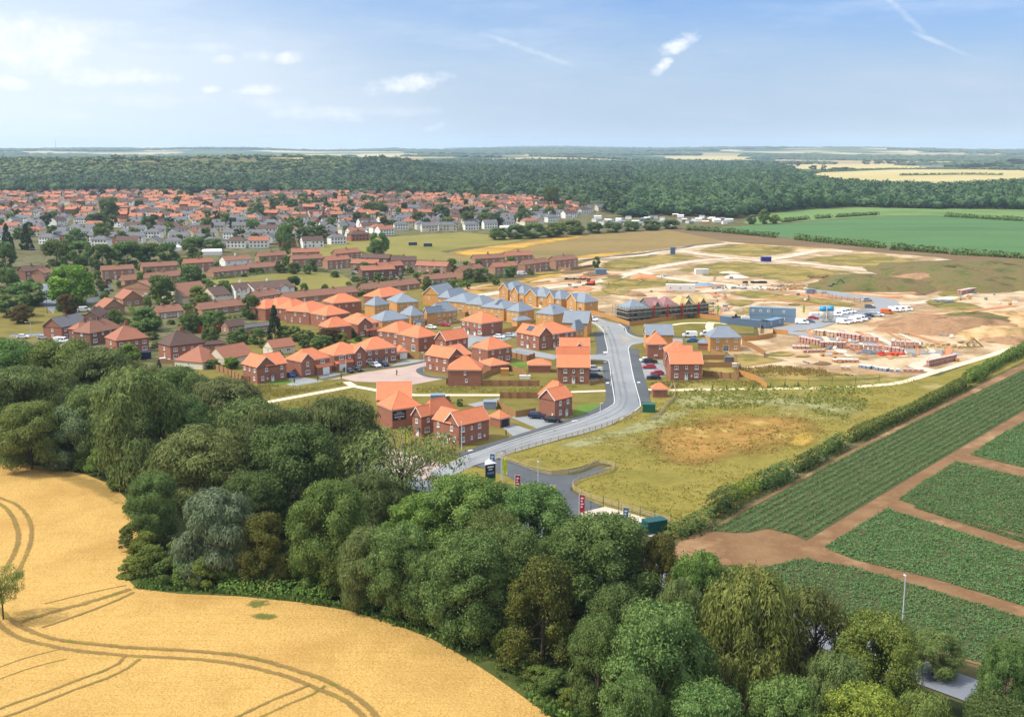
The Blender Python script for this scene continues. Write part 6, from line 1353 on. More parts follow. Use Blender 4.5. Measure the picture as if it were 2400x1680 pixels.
# gardens' trees of the town
L = []
for i in range(250):
    x = tr.uniform(-20, 1470); f = tr.random() ** 1.2; yf, yb = lerp_pts(FRONT, x) - 4, lerp_pts(BACK_, x) + 3
    L.append((int(f * 6), x, YH + 1 / ((1 / (yf - YH)) + ((1 / (yb - YH)) - (1 / (yf - YH))) * f)))
cnt = {}
for b, x, y in sorted(L):
    cnt[b] = cnt.get(b, 0) + 1; g = G(x, y); h = tr.uniform(6.5, 13)
    tree_at(tr.choice(['town', 'town', 'towndark']), g.x, g.y, h, h * tr.uniform(.7, 1.05), f'garden tree among the town roofs, {ordw(cnt[b])} along in the {ordw(b + 1)} band back', tr.choice([GR, DK, OL, LT, GR]), 'garden trees of the old town')
MT = [ # kind, x, base, top, width, tint, label
 ('mid',167,716,622,118,(1.25,1.55,.7),'big vivid green spreading tree beside the old street'),
 ('mid',160,740,690,48,PU,'small purple-leaved tree below the vivid green one'),
 ('mid',62,716,662,98,GR,'wide soft green tree left of the pale street'),
 ('mid',35,742,690,88,(1,1.1,1),'wide green tree at the left edge above the purple tree'),
 ('mid',52,757,714,58,PU,'dark purple tree at the left edge beside the lamp'),
 ('mid',18,685,628,60,GR,'round green tree at the left edge above the wide one'),
 ('mid',14,628,568,56,DK,'dark round tree at the left edge below the conifers'),
 ('conifer',18,586,524,34,DK,'dark conifer at the far left, first of two'),
 ('conifer',63,586,524,36,DK,'dark conifer at the far left, second of two'),
 ('mid',135,622,562,72,OL,'olive green tree at the left end of the tree screen'),
 ('mid',190,622,566,66,GR,'green tree in the screen above the vivid green tree'),
 ('mid',240,632,574,66,DK,'dark tree in the screen, behind the lamp pole'),
 ('mid',300,628,566,76,DK,'broad dark tree in the screen behind the older blocks'),
 ('mid',350,622,570,62,GR,'green tree in the screen before the white roofs'),
 ('mid',397,624,570,56,DK,'dark tree in the screen between two older blocks'),
 ('mid',455,596,556,66,DK,'dark tree at the right end of the tree screen'),
 ('mid',500,592,560,56,GR,'green tree just right of the tree screen'),
 ('mid',178,584,536,50,GR,'round green tree in front of the slate roofs'),
 ('mid',247,568,522,50,OL,'tall olive tree in front of the slate roofs'),
 ('mid',286,570,542,32,DK,'small round tree between two slate roofs'),
 ('mid',258,528,472,50,DK,'big dark tree rising from the orange roofs'),
 ('mid',225,532,500,46,DK,'dark spreading tree beside the big dark one'),
 ('mid',602,512,475,44,GR,'green tree among white houses in the town'),
 ('mid',672,594,524,52,GR,'tall two-tier tree at the edge of the playing field'),
 ('conifer',715,578,542,32,DK,'dark conifer at the edge of the playing field'),
 ('mid',748,570,528,52,DK,'round dark tree at the edge of the playing field'),
 ('mid',600,579,546,34,DK,'dark tree by the white bungalow at the field edge'),
 ('mid',886,600,546,52,GR,'lone full tree standing on the playing field'),
 ('mid',655,484,455,46,DK,'dark pair-like tree in the back streets, left one'),
 ('mid',684,497,466,36,DK,'dark round tree in the back streets, right one'),
 ('mid',711,482,453,30,DK,'slim dark tree near the wood edge'),
 ('mid',747,487,462,32,DK,'dark tree above the white houses'),
 ('mid',879,507,473,62,DK,'wide dark tree beside the pyramid orange roofs'),
 ('mid',983,532,497,40,DK,'dark cone-like tree by the field corner'),
 ('mid',1136,468,438,34,DK,'tall tree touching the wood behind the town'),
 ('mid',1293,495,436,44,DK,'tallest dark tree among the right-hand town houses'),
 ('mid',1354,487,465,42,DK,'dark tree right of the tallest one'),
 ('mid',1143,495,471,38,YL,'yellow-green tree among the white terraces'),
 ('mid',1228,528,490,40,DK,'dark tree before the white terraces'),
 ('mid',1098,534,496,40,GR,'green tree by the field corner, right of the cone-like one'),
 ('mid',1150,534,500,64,DK,'broad dark tree above the greenhouses'),
 ('mid',1170,562,534,52,GR,'bushy tree on the field edge, first of the thicket'),
 ('mid',1210,560,528,54,DK,'dark bushy tree on the field edge, second of the thicket'),
 ('mid',1252,558,524,62,GR,'broad bushy tree on the field edge, third of the thicket'),
 ('mid',1302,556,522,62,LT,'light bushy tree on the field edge, fourth of the thicket'),
 ('mid',1345,550,517,56,GR,'bushy tree on the field edge, fifth of the thicket'),
 ('mid',1392,547,522,46,DK,'low dark tree in the hedge before the allotments, first'),
 ('mid',1436,545,521,46,DK,'low dark tree in the hedge before the allotments, second'),
 ('mid',1480,542,519,46,DK,'low dark tree in the hedge before the allotments, third'),
 ('mid',1526,540,518,46,DK,'low dark tree in the hedge before the allotments, fourth'),
 ('mid',1572,537,515,44,DK,'low dark tree in the hedge before the allotments, fifth'),
 ('mid',1790,525,490,30,GR,'single round tree at the corner of the pasture'),
 ('mid',1760,526,505,24,DK,'dark bush left of the round tree by the pasture'),
 ('mid',1815,524,503,28,YL,'yellowish bush right of the round tree by the pasture'),
 ('mid',1398,628,602,20,DK,'lone small dark tree at the edge of the building site'),
 ('mid',1099,660,629,26,DK,'small round dark tree in front of the older brick pair'),
 ('mid',590,748,694,48,(.7,.85,.7),'round dark tree before the bright orange terrace'),
 ('conifer',645,800,715,46,(.75,.8,.8),'tall dark conifer in the middle of the gardens'),
 ('mid',467,716,671,50,(1.3,1.35,.8),'light green round tree left of the white gabled houses'),
 ('mid',525,700,659,42,GR,'green tree standing in front of the cream house end'),
 ('mid',378,714,645,72,GR,'broad green tree beside the long gable house'),
 ('mid',388,714,685,44,YL,'yellow-green bush under the broad green tree'),
 ('mid',447,682,623,64,DK,'dark tree by the little green, left of the bungalow pair'),
 ('mid',515,774,729,46,GR,'green tree below the long bungalow terrace'),
 ('mid',458,776,740,44,GR,'dense green bushy tree below the bungalow with the arched door'),
 ('mid',550,808,777,44,GR,'green bushy tree beside the low annexe'),
 ('mid',570,800,768,28,GR,'slim grey-green tree before the shed'),
 ('mid',604,806,770,44,GR,'green bushy tree left of the tall conifer'),
 ('mid',682,798,763,62,LT,'light green wide shrub tree right of the tall conifer'),
 ('mid',716,800,774,46,GR,'green shrub next to the light wide one'),
 ('mid',772,803,770,62,PU,'dark purple shrub below the low orange roof'),
 ('mid',755,822,786,60,GR,'dense green bush behind the cul-de-sac houses'),
 ('mid',800,804,781,36,YL,'golden green bush in front of the purple shrub'),
 ('mid',715,815,796,32,BL,'small blue-green bush beside the double garage bungalow'),
 ('mid',272,757,729,30,LT,'small bright round tree behind the big hipped roof'),
 ('mid',345,776,721,76,GR,'large leafy garden tree left of the bungalow with the arched door'),
 ('mid',542,864,838,44,(1.2,1.4,.8),'bright green bush beside the garden fence'),
 ('mid',500,864,842,38,BL,'grey-green bush beside the garden fence'),
 ('mid',305,846,806,56,(1.2,1.3,.75),'bright green shrub under the biggest hipped roof'),
 ('mid',244,842,828,36,(1.9,2.1,.8),'lime green clipped shrub by the belt'),
 ('conifer',373,862,842,14,GR,'tiny dark cypress beside the dark blue trailer'),
 ('mid',1098,678,664,12,GR,'little bush by the ochre strip'),
 ('mid',420,830,806,24,GR,'small tree beside the dark hipped house'),
 ('mid',855,640,614,26,GR,'small tree by the older blocks near the field'),
 ('mid',660,640,612,30,DK,'dark shrub row tree above the little green, left'),
 ('mid',690,642,616,30,DK,'dark shrub row tree above the little green, middle'),
 ('mid',720,643,620,26,GR,'green shrub row tree above the little green, right end'),
 ('mid',1162,668,652,22,GR,'small bush by the older brick blocks at the site edge'),
 ('mid',1050,945,928,16,LT,'young light tree behind the entrance row'),
 ('mid',1078,952,934,18,LT,'young leafy tree in the rear gardens of the entrance row'),
]
for k, x, b, t, w, tint, lb in MT: tree(k, x, b, t, w, lb, tint)
# scattered saplings and garden shrubs of the estates
sp = [(1670,914),(1703,914),(1765,913),(1806,910),(1839,909),(1870,908),(1240,745),(1010,840),(930,880),(1186,1020),(690,898),(745,893),(800,888)]
for i, (x, y) in enumerate(sp):
    tree('mid', x, y, y - 13, 4, f'thin young staked tree by the street, {ordw(i + 1)} in the estate', LT, 'young street trees')
gr = random.Random(9)
GB = [(420,800),(440,830),(560,830),(330,690),(400,690),(250,690),(610,640),(900,650),(1130,660),(1190,650),(480,790),(620,815),(650,845),(560,790),(700,700),(1000,650),(960,640),(840,640),(300,760),(420,740),(280,800),(820,790),(840,800),(395,640),(350,655),(520,650),(785,650),(1240,640),(1285,632),(90,640),(70,650),(110,660),(240,700),(590,640)]
for i, (x, y) in enumerate(GB):
    g = G(x, y); s = gr.uniform(2, 4.5)
    tree_at('bush', g.x, g.y, s * .8, s * 1.3, f'garden bush among the older houses, {ordw(i + 1)} of the scattered ones', gr.choice([GR, DK, LT, OL]), 'garden bushes of the old estate')
# allotment sheds and caravans
ar = random.Random(3)
for i in range(46):
    x = 1395 + i * 7.2 + ar.uniform(-3, 3); y = ar.uniform(508, 530) - max(0, (x - 1560)) * .03
    if x > 1725: break
    g = G(x, y); w, d, h = ar.uniform(3, 7), ar.uniform(2.5, 4), ar.uniform(2.0, 2.8)
    wb, rb = MB(), MB(); wb.box(-w / 2, w / 2, -d / 2, d / 2, 0, h)
    rb.hexa([(-w / 2 - .1, -d / 2 - .1, h), (w / 2 + .1, -d / 2 - .1, h), (w / 2 + .1, d / 2 + .1, h), (-w / 2 - .1, d / 2 + .1, h), (-w / 2 - .1, -.05, h + .7), (w / 2 + .1, -.05, h + .7), (w / 2 + .1, .05, h + .7), (-w / 2 - .1, .05, h + .7)])
    e = empty('allotment_shed', f'small pale allotment shed or greenhouse, {ordw(i + 1)} along the allotments', 'shed', tuple(g), ar.uniform(-.5, .5), 'allotment sheds')
    put('wall', wb.mesh('wall', M[ar.choice(['render_w', 'white', 'greydoor', 'timber'])]), e); put('roof', rb.mesh('roof', M[ar.choice(['white', 'render_w', 'roof_gr', 'steel'])]), e)
for i, q in enumerate([(C2(720,840),12,5),(C2(780,850),10,4),(C1(1340,890),7,4),(A2(500,190),12,6),(A2(60,140),8,4)]):
    g = G(*q[0]); mb = MB(); w, d = q[1], q[2]; mb.box(-w/2, w/2, -d/2, d/2, 0, 2.4); rb = MB(); rb.hexa([(-w/2-.2,-d/2-.2,2.4),(w/2+.2,-d/2-.2,2.4),(w/2+.2,d/2+.2,2.4),(-w/2-.2,d/2+.2,2.4),(-w/2-.2,-.05,3.8),(w/2+.2,-.05,3.8),(w/2+.2,.05,3.8),(-w/2-.2,.05,3.8)])
    e = empty('outbuilding', ['pale greenhouse by the thicket, left', 'pale greenhouse by the thicket, right', 'white-roofed shed at the playing field edge', 'white pitched roof behind the older block with the orange roof half', 'white flat outbuilding behind the dark trees'][i], 'outbuilding', tuple(g), .1)
    put('wall', mb.mesh('wall', M['render_w']), e); put('roof', rb.mesh('roof', M['white']), e)

def free(x, y, r=1.0):
    for cx, cy, a, hw, hd in FPL:
        dx, dy = x - cx, y - cy
        if abs(dx * math.cos(a) + dy * math.sin(a)) < hw + r and abs(-dx * math.sin(a) + dy * math.cos(a)) < hd + r: return False
    return True
og = random.Random(17); OEP = [(0,700),(100,625),(420,612),(560,612),(760,622),(900,615),(1110,628),(1300,622),(1330,630),(1180,655),(1000,690),(820,678),(640,705),(560,800),(440,860),(330,830),(120,770),(170,740)]
W_ = [tuple(G(*p).xy) for p in OEP]; keep = []; streets = [[tuple(G(*p).xy) for p in q] for q in ([(480,660),(520,655),(640,643),(730,638),(800,645),(830,660),(810,672),(700,682),(560,680)], [A1(430,780),A1(540,740),A1(500,600),A1(400,540),A1(600,540),A1(690,680),A1(660,830),A1(640,900),A1(560,830)])]
tries = 0
while len(keep) < 210 and tries < 6000:
    tries += 1; px = og.uniform(0, 1330); py = og.choice([og.uniform(612, 700), og.uniform(612, 860)]); g = G(px, py); q = np.array([[g.x, g.y]])
    if inside(W_, q)[0] and not any(inside(s_, q)[0] for s_ in streets) and free(g.x, g.y, 2.0) and all((g.x - a) ** 2 + (g.y - b) ** 2 > 16 for _, _, a, b in keep): keep.append((px, py, g.x, g.y))
keep.sort(); nb = nt_ = 0
for px, py, x, y in keep:
    if og.random() < .42:
        nt_ += 1; h = og.uniform(3.5, 7.5); tree_at('mid' if py > 680 else 'town', x, y, h, h * og.uniform(.7, 1.0), f'small garden tree between the older houses, {ordw(nt_)} going right', og.choice([GR, LT, DK, OL, BL]), 'garden trees of the old estate')
    else:
        nb += 1; s_ = og.uniform(1.6, 3.6); tree_at('bush', x, y, s_ * .8, s_ * 1.5, f'low garden shrub between the older houses, {ordw(nb)} going right', og.choice([GR, LT, DK, OL, (1.3,1.2,.8)]), 'garden shrubs of the old estate')
for i, q in enumerate([[(500,655),(640,640),(735,633)],[(540,690),(470,700)],[A1(1320,900),A1(1500,1000),A1(1600,1060)],[A1(1560,830),A1(1700,1080),A1(1950,1060)],[A2(180,910),A2(330,900),A2(500,880)],[A2(640,960),A2(900,930)],[A2(700,1230),A2(960,1260)],[A3(950,420),A3(1130,430)],[A3(1350,520),A3(1650,480),A3(2000,470)],[A1(1250,1000),A1(1350,1030)],[A2(1340,320),A2(1900,400)],[A1(760,640),A1(1000,700),A1(1160,690)],[A2(20,560),A2(160,470)],[A3(140,150),A3(320,190)],[A2(180,1110),A2(260,1100),A2(400,1080)]]):
    leafband('hedge', q, 1.8, 1.7, f'garden hedge among the older houses, {ordw(i + 1)} of these hedges', dens=24, leaf=.3, tint=og.choice([(1, 1.05, .8), (.8, .95, .8), (1.2, 1.2, .8)]), group='garden hedges of the old estate')
# ------------------------------------------------------------------ vehicles
M['paint'], _nt, _b = newmat('car_paint', .3, .5); _oi = N(_nt, 'ShaderNodeObjectInfo'); _nt.links.new(_oi.outputs['Color'], _b.inputs['Base Color'])
M['tyre'] = plain('tyre_rubber', (.025, .025, .027, 1), .9); M['carglass'], _nt, _b = newmat('car_glass', .12, .6); _b.inputs['Base Color'].default_value = (.03, .04, .05, 1)
M['lamp'] = plain('lamp_lens', rgb(220, 220, 225, .8), .2, .6)
def vehicle_meshes(kind):
    if kind == 'car': prof = [(-2.1,.35),(-2.15,.75),(-2.05,.95),(-1.75,1.0),(-1.35,1.42),(-.4,1.5),(.35,1.42),(1.05,1.0),(1.85,.88),(2.1,.7),(2.15,.38)]; W = .88; gl = [(-1.68,1.02),(-1.33,1.38),(.32,1.38),(.98,1.0)]
    elif kind == 'suv': prof = [(-2.2,.4),(-2.25,.85),(-2.15,1.1),(-2.0,1.62),(-1.4,1.72),(.2,1.68),(1.05,1.12),(1.95,1.0),(2.2,.8),(2.25,.42)]; W = .93; gl = [(-2.0,1.12),(-1.85,1.58),(.2,1.58),(.98,1.12)]
    else: prof = [(-2.6,.4),(-2.65,1.0),(-2.6,1.95),(-2.4,2.1),(1.0,2.1),(1.45,1.95),(2.0,1.25),(2.6,1.05),(2.7,.7),(2.7,.42)]; W = 1.0; gl = [(.55,1.25),(.55,1.9),(1.35,1.85),(1.85,1.25)]
    b = MB(); n = len(prof); zr = max(z for _, z in prof)
    def ww(z): return W * (1 - .22 * max(0, (z - .95) / (zr - .95 + 1e-6))) if kind != 'van' else W * (1 - .08 * max(0, z - 1) / 1.1)
    Lf = [(x, ww(z), z) for x, z in prof]; Rt = [(x, -ww(z), z) for x, z in prof]
    b.face(Lf); b.face(Rt[::-1])
    for i in range(n): j = (i + 1) % n; b.face([Lf[j], Lf[i], Rt[i], Rt[j]])
    g = MB(); e = .012
    for s in (1, -1):
        q = [(x, s * (ww(z) + e), z) for x, z in gl]; g.face(q if s < 0 else q[::-1])
    # windscreen and rear window
    (a, b_), (c, d) = ((.42, 1.36), (.98, 1.05)) if kind == 'car' else (((.28, 1.62), (.98, 1.18)) if kind == 'suv' else ((1.52, 1.88), (1.95, 1.34)))
    g.face([(a + .03, -ww(b_) * .88, b_ + .03), (c + .03, -ww(d) * .88, d + .03), (c + .03, ww(d) * .88, d + .03), (a + .03, ww(b_) * .88, b_ + .03)])
    if kind != 'van':
        (a, b_), (c, d) = ((-1.72, 1.04), (-1.4, 1.36)) if kind == 'car' else ((-2.14, 1.14), (-2.04, 1.56))
        g.face([(a - .03, -ww(b_) * .85, b_ + .02), (c - .03, -ww(d) * .85, d + .03), (c - .03, ww(d) * .85, d + .03), (a - .03, ww(b_) * .85, b_ + .02)])
    wh = MB(); wh.bar((0, -.11, 0), (0, .11, 0), .33, n=14); hb = MB(); hb.bar((0, -.125, 0), (0, .125, 0), .19, n=10); hl = MB(); hl.box(-.03, .03, -.2, .2, -.08, .08)
    L = {'car': 1.32, 'suv': 1.38, 'van': 1.65}[kind]; xf = prof[-2][0]
    return b.mesh('body', M['paint']), g.mesh('window_glass', M['carglass']), wh.mesh('wheel', M['tyre']), hb.mesh('rim', M['steel']), hl.mesh('headlight', M['lamp']), L, W, xf
VM = {k: vehicle_meshes(k) for k in ('car', 'suv', 'van')}
CC = {'white': (.75,.76,.76), 'black': (.015,.015,.018), 'navy': (.015,.022,.06), 'red': (.42,.02,.03), 'silver': (.42,.44,.46), 'grey': (.12,.13,.14), 'blue': (.03,.12,.35), 'orange': (.62,.14,.03), 'green': (.03,.3,.12), 'pink': (.6, .2, .3)}
def vehicle(px, kind, colr, yaw, label, group=None):
    g = G(*px); bm_, gm, wm, hm, lm, L, W, xf = VM[kind]
    e = empty({'car': 'parked_car', 'suv': 'parked_car', 'van': 'parked_van'}[kind], label, 'van' if kind == 'van' else 'car', (g.x, g.y, .1), R_(yaw), group)
    put('body', bm_, e, color=(*CC[colr], 1)); put('window_glass', gm, e)
    for sx in (1, -1):
        for sy in (1, -1): w = put('wheel', wm, e, (sx * L, sy * (W - .1), .33)); put('rim', hm, w)
    for sy in (1, -1): put('headlight', lm, e, (xf + .06, sy * W * .66, .72 if kind != 'van' else .85))
    return e
for q in [
 (B1(1618,575),'car','black',-52,'black car nearest the white garage door on the cul-de-sac'), (B1(1722,560),'car','black',-52,'black car parked beside its twin under the gabled house'),
 (B1(1940,512),'car','white',-50,'white car in front of the semi-detached pair'), (B1(2035,498),'suv','navy',-50,'dark blue car in front of the semi-detached pair'),
 (B1(920,630),'car','blue',128,'blue car tucked between the two end houses'),
 (B3(305,1128),'suv','navy',-14,'dark blue car beside the house on the street bend'), (B3(492,1172),'car','black',-14,'black car nearest the main street bend'),
 (B3(985,560),'suv','white',0,'white car beside the long-ridged house'), (B3(1000,650),'suv','black',0,'black car beside the long-ridged house'),
 (B3(1608,452),'car','white',12,'white car half behind the black one, right of the main street'), (B3(1655,470),'suv','black',5,'black car beside the red one, right of the main street'),
 (B3(1640,532),'car','red',180,'bright red car, upper of two, right of the main street'), (B3(1735,608),'car','red',180,'dark red car, lower of two, right of the main street'), (B3(1690,660),'car','black',180,'black car lowest in the row right of the main street'),
 (A3(1075,1075),'car','white',-30,'white car outside the grey-roofed pair'), (A3(1240,1045),'car','red',-30,'red car outside the grey-roofed pair'), (A3(325,1165),'car','black',-45,'black car before the garage of the gabled house'),
 (A4(962,985),'suv','white',-35,'white car driving on the bend of the main street'),
 (A5(342,1175),'van','white',180,'white van beside the little park, left one'), (A5(550,1165),'van','white',180,'white van beside the little park, right one'), (A5(370,1235),'car','blue',180,'blue car behind the folded orange roofs'),
 (A5(1680,1020),'van','white',-20,'white van right beside the blue-grey site cabins'), (A5(1770,1005),'car','grey',-20,'grey car behind the white van at the cabins'), (A5(1815,965),'car','red',-10,'red car before the tall white and blue silos'),
 (A5(1850,945),'van','white',10,'white van half behind the silos'), (A5(2085,925),'van','white',-30,'white van just right of the silos'),
 (A6(120,900),'van','white',-35,'white van in the upper row of the site car park, first'), (A6(175,890),'van','white',-35,'white van in the upper row of the site car park, second'), (A6(232,885),'car','white',-35,'white car at the end of the upper row of the site car park'),
 (A6(415,748),'suv','silver',15,'silver car standing alone on the site road'), (A6(452,832),'suv','grey',-8,'dark grey car alone below the silver one'),
 (A6(655,898),'van','orange',-10,'orange-red van in the site car park'), (A6(745,872),'van','white',-20,'white van right next to the orange-red one'), (A6(815,868),'van','white',-20,'white van second from the orange-red one'), (A6(885,860),'van','white',-20,'white van third from the orange-red one, at the end'),
 (A6(440,935),'car','black',-35,'black car in the lower row of the site car park'), (A6(510,930),'suv','silver',-35,'silver car in the lower row of the site car park'), (A6(560,925),'car','white',-35,'white car at the upper end of the lower row'), (A6(400,962),'suv','grey',-35,'grey car in the lower row of the site car park'), (A6(345,978),'van','white',-35,'white van in the lower row beside the grey car'),
 (A6(280,995),'van','white',-30,'white van in the lower row, third from its lower end'), (A6(220,1003),'car','white',-30,'white car in the lower row, second from its lower end'), (A6(130,1018),'van','white',-25,'white van at the lower end of the lower row'),
 (A1(275,1190),'car','white',5,'white car on the old street by the lamp'), (A1(520,1200),'car','silver',5,'silver car on the old street'), (A1(735,1245),'van','white',-15,'white van in front of the slate-roofed house'), (A1(1965,1478),'car','white',15,'low white car before the dark hipped house'),
 (A1(1255,545),'car','red',40,'red car beside the long gable house'), (A3(620,478),'van','white',5,'white van before the large older block'), (A3(812,355),'car','white',10,'white car beside the dark-roofed block'), (A3(180,420),'car','white',10,'white car among the older blocks'),
 (A1(385,140),'car','black',0,'dark car at the far left beyond the tree screen'), (A3(1770,445),'car','black',10,'dark car by the older blocks facing the site'), (A3(2160,435),'van','white',10,'white van by the older blocks facing the site'), (A4(-20,430),'car','grey',10,'grey car by the last older blocks'),
 (A3(1890,1190),'car','white',-25,'white car beside the semi-detached pair under the broad roof'), (A3(2010,1175),'car','silver',-25,'silver car beside the long timber fence'), (A1(1760,700),'car','white',10,'white car in the yard beside the red-roofed gable'),
 (A1(1000,870),'van','white',20,'white van beside the buff gable wall')]:
    vehicle(*q)

# ------------------------------------------------------------------ fences, lamps, flags and signs
def board_fence(pts, label, h=1.8, mat='timber', piers=False, sp=3.0, name='garden_fence'):
    L = [G(*p).xy for p in pts]; o = L[0]; e = empty(name, label, 'fence', (o.x, o.y, 0)); pb, i = MB(), 0
    for a, b in zip(L[:-1], L[1:]):
        d = (b - a).normalized(); n = Vector((-d.y, d.x)) * .025; k = max(1, round((b - a).length / sp))
        pm = MB(); a_, b_ = a - o, b - o
        pm.hexa([(a_.x + n.x, a_.y + n.y, .05), (a_.x - n.x, a_.y - n.y, .05), (b_.x - n.x, b_.y - n.y, .05), (b_.x + n.x, b_.y + n.y, .05), (a_.x + n.x, a_.y + n.y, h), (a_.x - n.x, a_.y - n.y, h), (b_.x - n.x, b_.y - n.y, h), (b_.x + n.x, b_.y + n.y, h)])
        put('panel', pm.mesh('panel', M[mat]), e)
        for j in range(k + (1 if b is L[-1] else 0)):
            q = a.lerp(b, j / k) - o; s = .22 if piers else .06
            key = 'pier' if piers else 'post_' + mat
            if key not in _shared: mb = MB(); mb.box(-s, s, -s, s, 0, h + .12); _shared[key] = mb.mesh('post', M['brick'] if piers else M[mat])
            put('pier' if piers else 'post', _shared[key], e, (q.x, q.y, 0), math.atan2(d.y, d.x))
    return e
_shared = {}
for pts, lb, kw in [
 ([B1(-60,520),B1(20,540),B1(180,600),B1(345,690)], 'brown garden fence with brick piers at the wood end of the cul-de-sac', dict(piers=True)),
 ([B1(345,690),B1(430,690),B1(520,700)], 'short brick-piered fence at the corner of the end house', dict(piers=True)),
 ([B2(540,395),B2(680,420),B2(800,425)], 'timber fence behind the white garage door', {}),
 ([B2(1410,740),B2(1750,742),B2(2105,742)], 'long fence with brick piers across the middle gardens', dict(piers=True)),
 ([B2(1650,885),B2(1850,888),B2(2095,885)], 'fence with brick piers behind the show house gardens', dict(piers=True)),
 ([B2(1610,985),B2(1700,1040),B2(1830,1115),B2(2065,1080)], 'pale timber fence around the garden of the bend house', {}),
 ([B2(1440,660),B2(1500,620),B2(1740,550),B2(1900,600),B2(1960,650)], 'timber fence around the little wooden shed', {}),
 ([B2(1780,395),B2(1960,440),B2(2050,410)], 'dark brick-piered fence beside the lone hipped garage', dict(piers=True)),
 ([A3(1920,1140),A3(2130,1090),A4(90,1040)], 'bright timber fence in front of the grey-roofed row', dict(mat='timber_new')),
 ([A3(1400,915),A3(1480,930),A3(1560,900)], 'timber fence behind the grey-roofed pair', {}),
 ([A4(940,900),A4(1060,930),A4(1230,980),A4(1370,1030),A4(1405,1045)], 'orange-brown timber fence in front of the scaffolding', dict(mat='timber_new')),
 ([A4(1405,1045),A4(1600,1020),A4(1780,985),A4(2100,945),A5(330,930)], 'long orange-brown fence curving round the little park', dict(mat='timber_new')),
 ([A5(340,932),A5(700,975),A5(950,1020),A5(1190,1060),A5(1185,1135)], 'orange-brown fence below the blue-grey cabins', dict(mat='timber_new')),
 ([A5(965,1228),A5(1130,1215),A5(1330,1180),A5(1335,1130),A5(1510,1150)], 'orange-brown fence beside the lone grey-roofed house', dict(mat='timber_new')),
 ([A5(965,1270),A5(1070,1300),A5(1240,1400),A5(1230,1420)], 'timber fence stepping down behind the lone grey-roofed house', {}),
 ([A5(500,1450),A5(640,1450),A5(790,1450)], 'upper cross fence of the right-hand gardens', {}), ([A5(500,1540),A5(840,1540)], 'middle cross fence of the right-hand gardens', {}),
 ([B3(2290,620),(1730,890)], 'lowest cross fence of the right-hand gardens with piers', dict(piers=True)),
 ([A5(590,1370),A5(900,1500),(1730,885)], 'diagonal pale fence of the right-hand gardens', {}),
 ([(1732,880),(1770,892),(1797,912)], 'bright orange fence running down to the cream path', dict(mat='timber_new')),
 ([B2(1180,640),B2(1190,700),B2(1000,720)], 'low fence in front of the square house', {}),
 ([B3(930,735),B3(1090,690)], 'low garden fence beside the long-ridged house', dict(h=1.1)),
 ([A2(180,900),A2(480,890),A2(700,880)], 'dark garden fence below the long bungalow terrace', dict(h=1.5)),
 ([A1(1880,1490),A2(430,1500),A2(130,1500)], 'dark boundary fence before the pinkish bungalow', dict(h=1.5)),
 ([A4(430,350),A4(700,380),A4(1000,330)], 'grey fence at the edge of the last older gardens', dict(h=1.5)),
 ([C1(880,960),C1(1100,930),C1(1400,905)], 'long fence between the town and the playing field', dict(h=1.6, sp=6)),
 ([C1(280,980),C1(600,975)], 'brown fence at the left end of the playing field', dict(h=1.6, sp=5))]:
    board_fence(pts, lb, **kw)
def rail_fence(pts, label, h=1.15, sp=2.2):
    L = smooth_line([G(*p).xy for p in pts], sp); o = L[0]; e = empty('post_and_rail_fence', label, 'fence', (o.x, o.y, 0))
    if 'rp' not in _shared: mb = MB(); mb.box(-.07, .07, -.05, .05, 0, h + .08); _shared['rp'] = mb.mesh('post', M['timber_pale'])
    for k in range(3):
        rm = MB(); z = .38 + k * .33
        for a, b in zip(L[:-1], L[1:]):
            a, b = a - o, b - o; d = (b - a).normalized(); n = Vector((-d.y, d.x)) * .03
            rm.hexa([(a.x + n.x, a.y + n.y, z), (a.x - n.x, a.y - n.y, z), (b.x - n.x, b.y - n.y, z), (b.x + n.x, b.y + n.y, z), (a.x + n.x, a.y + n.y, z + .11), (a.x - n.x, a.y - n.y, z + .11), (b.x - n.x, b.y - n.y, z + .11), (b.x + n.x, b.y + n.y, z + .11)])
        put('rail', rm.mesh('rail', M['timber_pale']), e)
    for i, p in enumerate(L[:100]): q = p - o; put('post', _shared['rp'], e, (q.x, q.y, 0))
rail_fence([(1163,1071),(1208,1061),(1272,1042),(1327,1028),(1382,1012),(1435,995),(1474,979),(1502,966)], 'pale post and rail fence along the inside of the street bend')
rail_fence([(1162,1074),(1181,1080),(1217,1093),(1259,1109),(1293,1115),(1332,1111),(1363,1104),(1403,1088),(1442,1097)], 'curved post and rail fence along the upper side of the lay-by')
rail_fence([(1442,1097),(1431,1108),(1400,1116),(1358,1129),(1341,1144),(1363,1162),(1413,1181),(1481,1201),(1575,1228)], 'post and rail fence from the lay-by to the green container')
rail_fence([(1566,920),(1578,905),(1582,930),(1560,955),(1545,975),(1530,985)], 'short post and rail fence around the green cabinet')
def mesh_fence(pts, label, h=2.4, sp=3.0):
    L = smooth_line([G(*p).xy for p in pts], sp); o = L[0]; e = empty('metal_fence', label, 'fence', (o.x, o.y, 0)); M.setdefault('darksteel', plain('dark_green_steel', (.03, .05, .04, 1), .5))
    if 'mp' not in _shared: mb = MB(); mb.box(-.05, .05, -.05, .05, 0, h); _shared['mp'] = mb.mesh('post', M['darksteel'])
    rm = MB()
    for a, b in zip(L[:-1], L[1:]):
        a, b = a - o, b - o
        for z in (.15, h * .5, h - .1): rm.bar((a.x, a.y, z), (b.x, b.y, z), .018, n=4)
        k = 8
        for j in range(1, k): q = a.lerp(b, j / k); rm.bar((q.x, q.y, .1), (q.x, q.y, h - .1), .008, n=3)
    put('mesh_panel', rm.mesh('mesh_panel', M['darksteel']), e)
    for p in L: q = p - o; put('post', _shared['mp'], e, (q.x, q.y, 0))
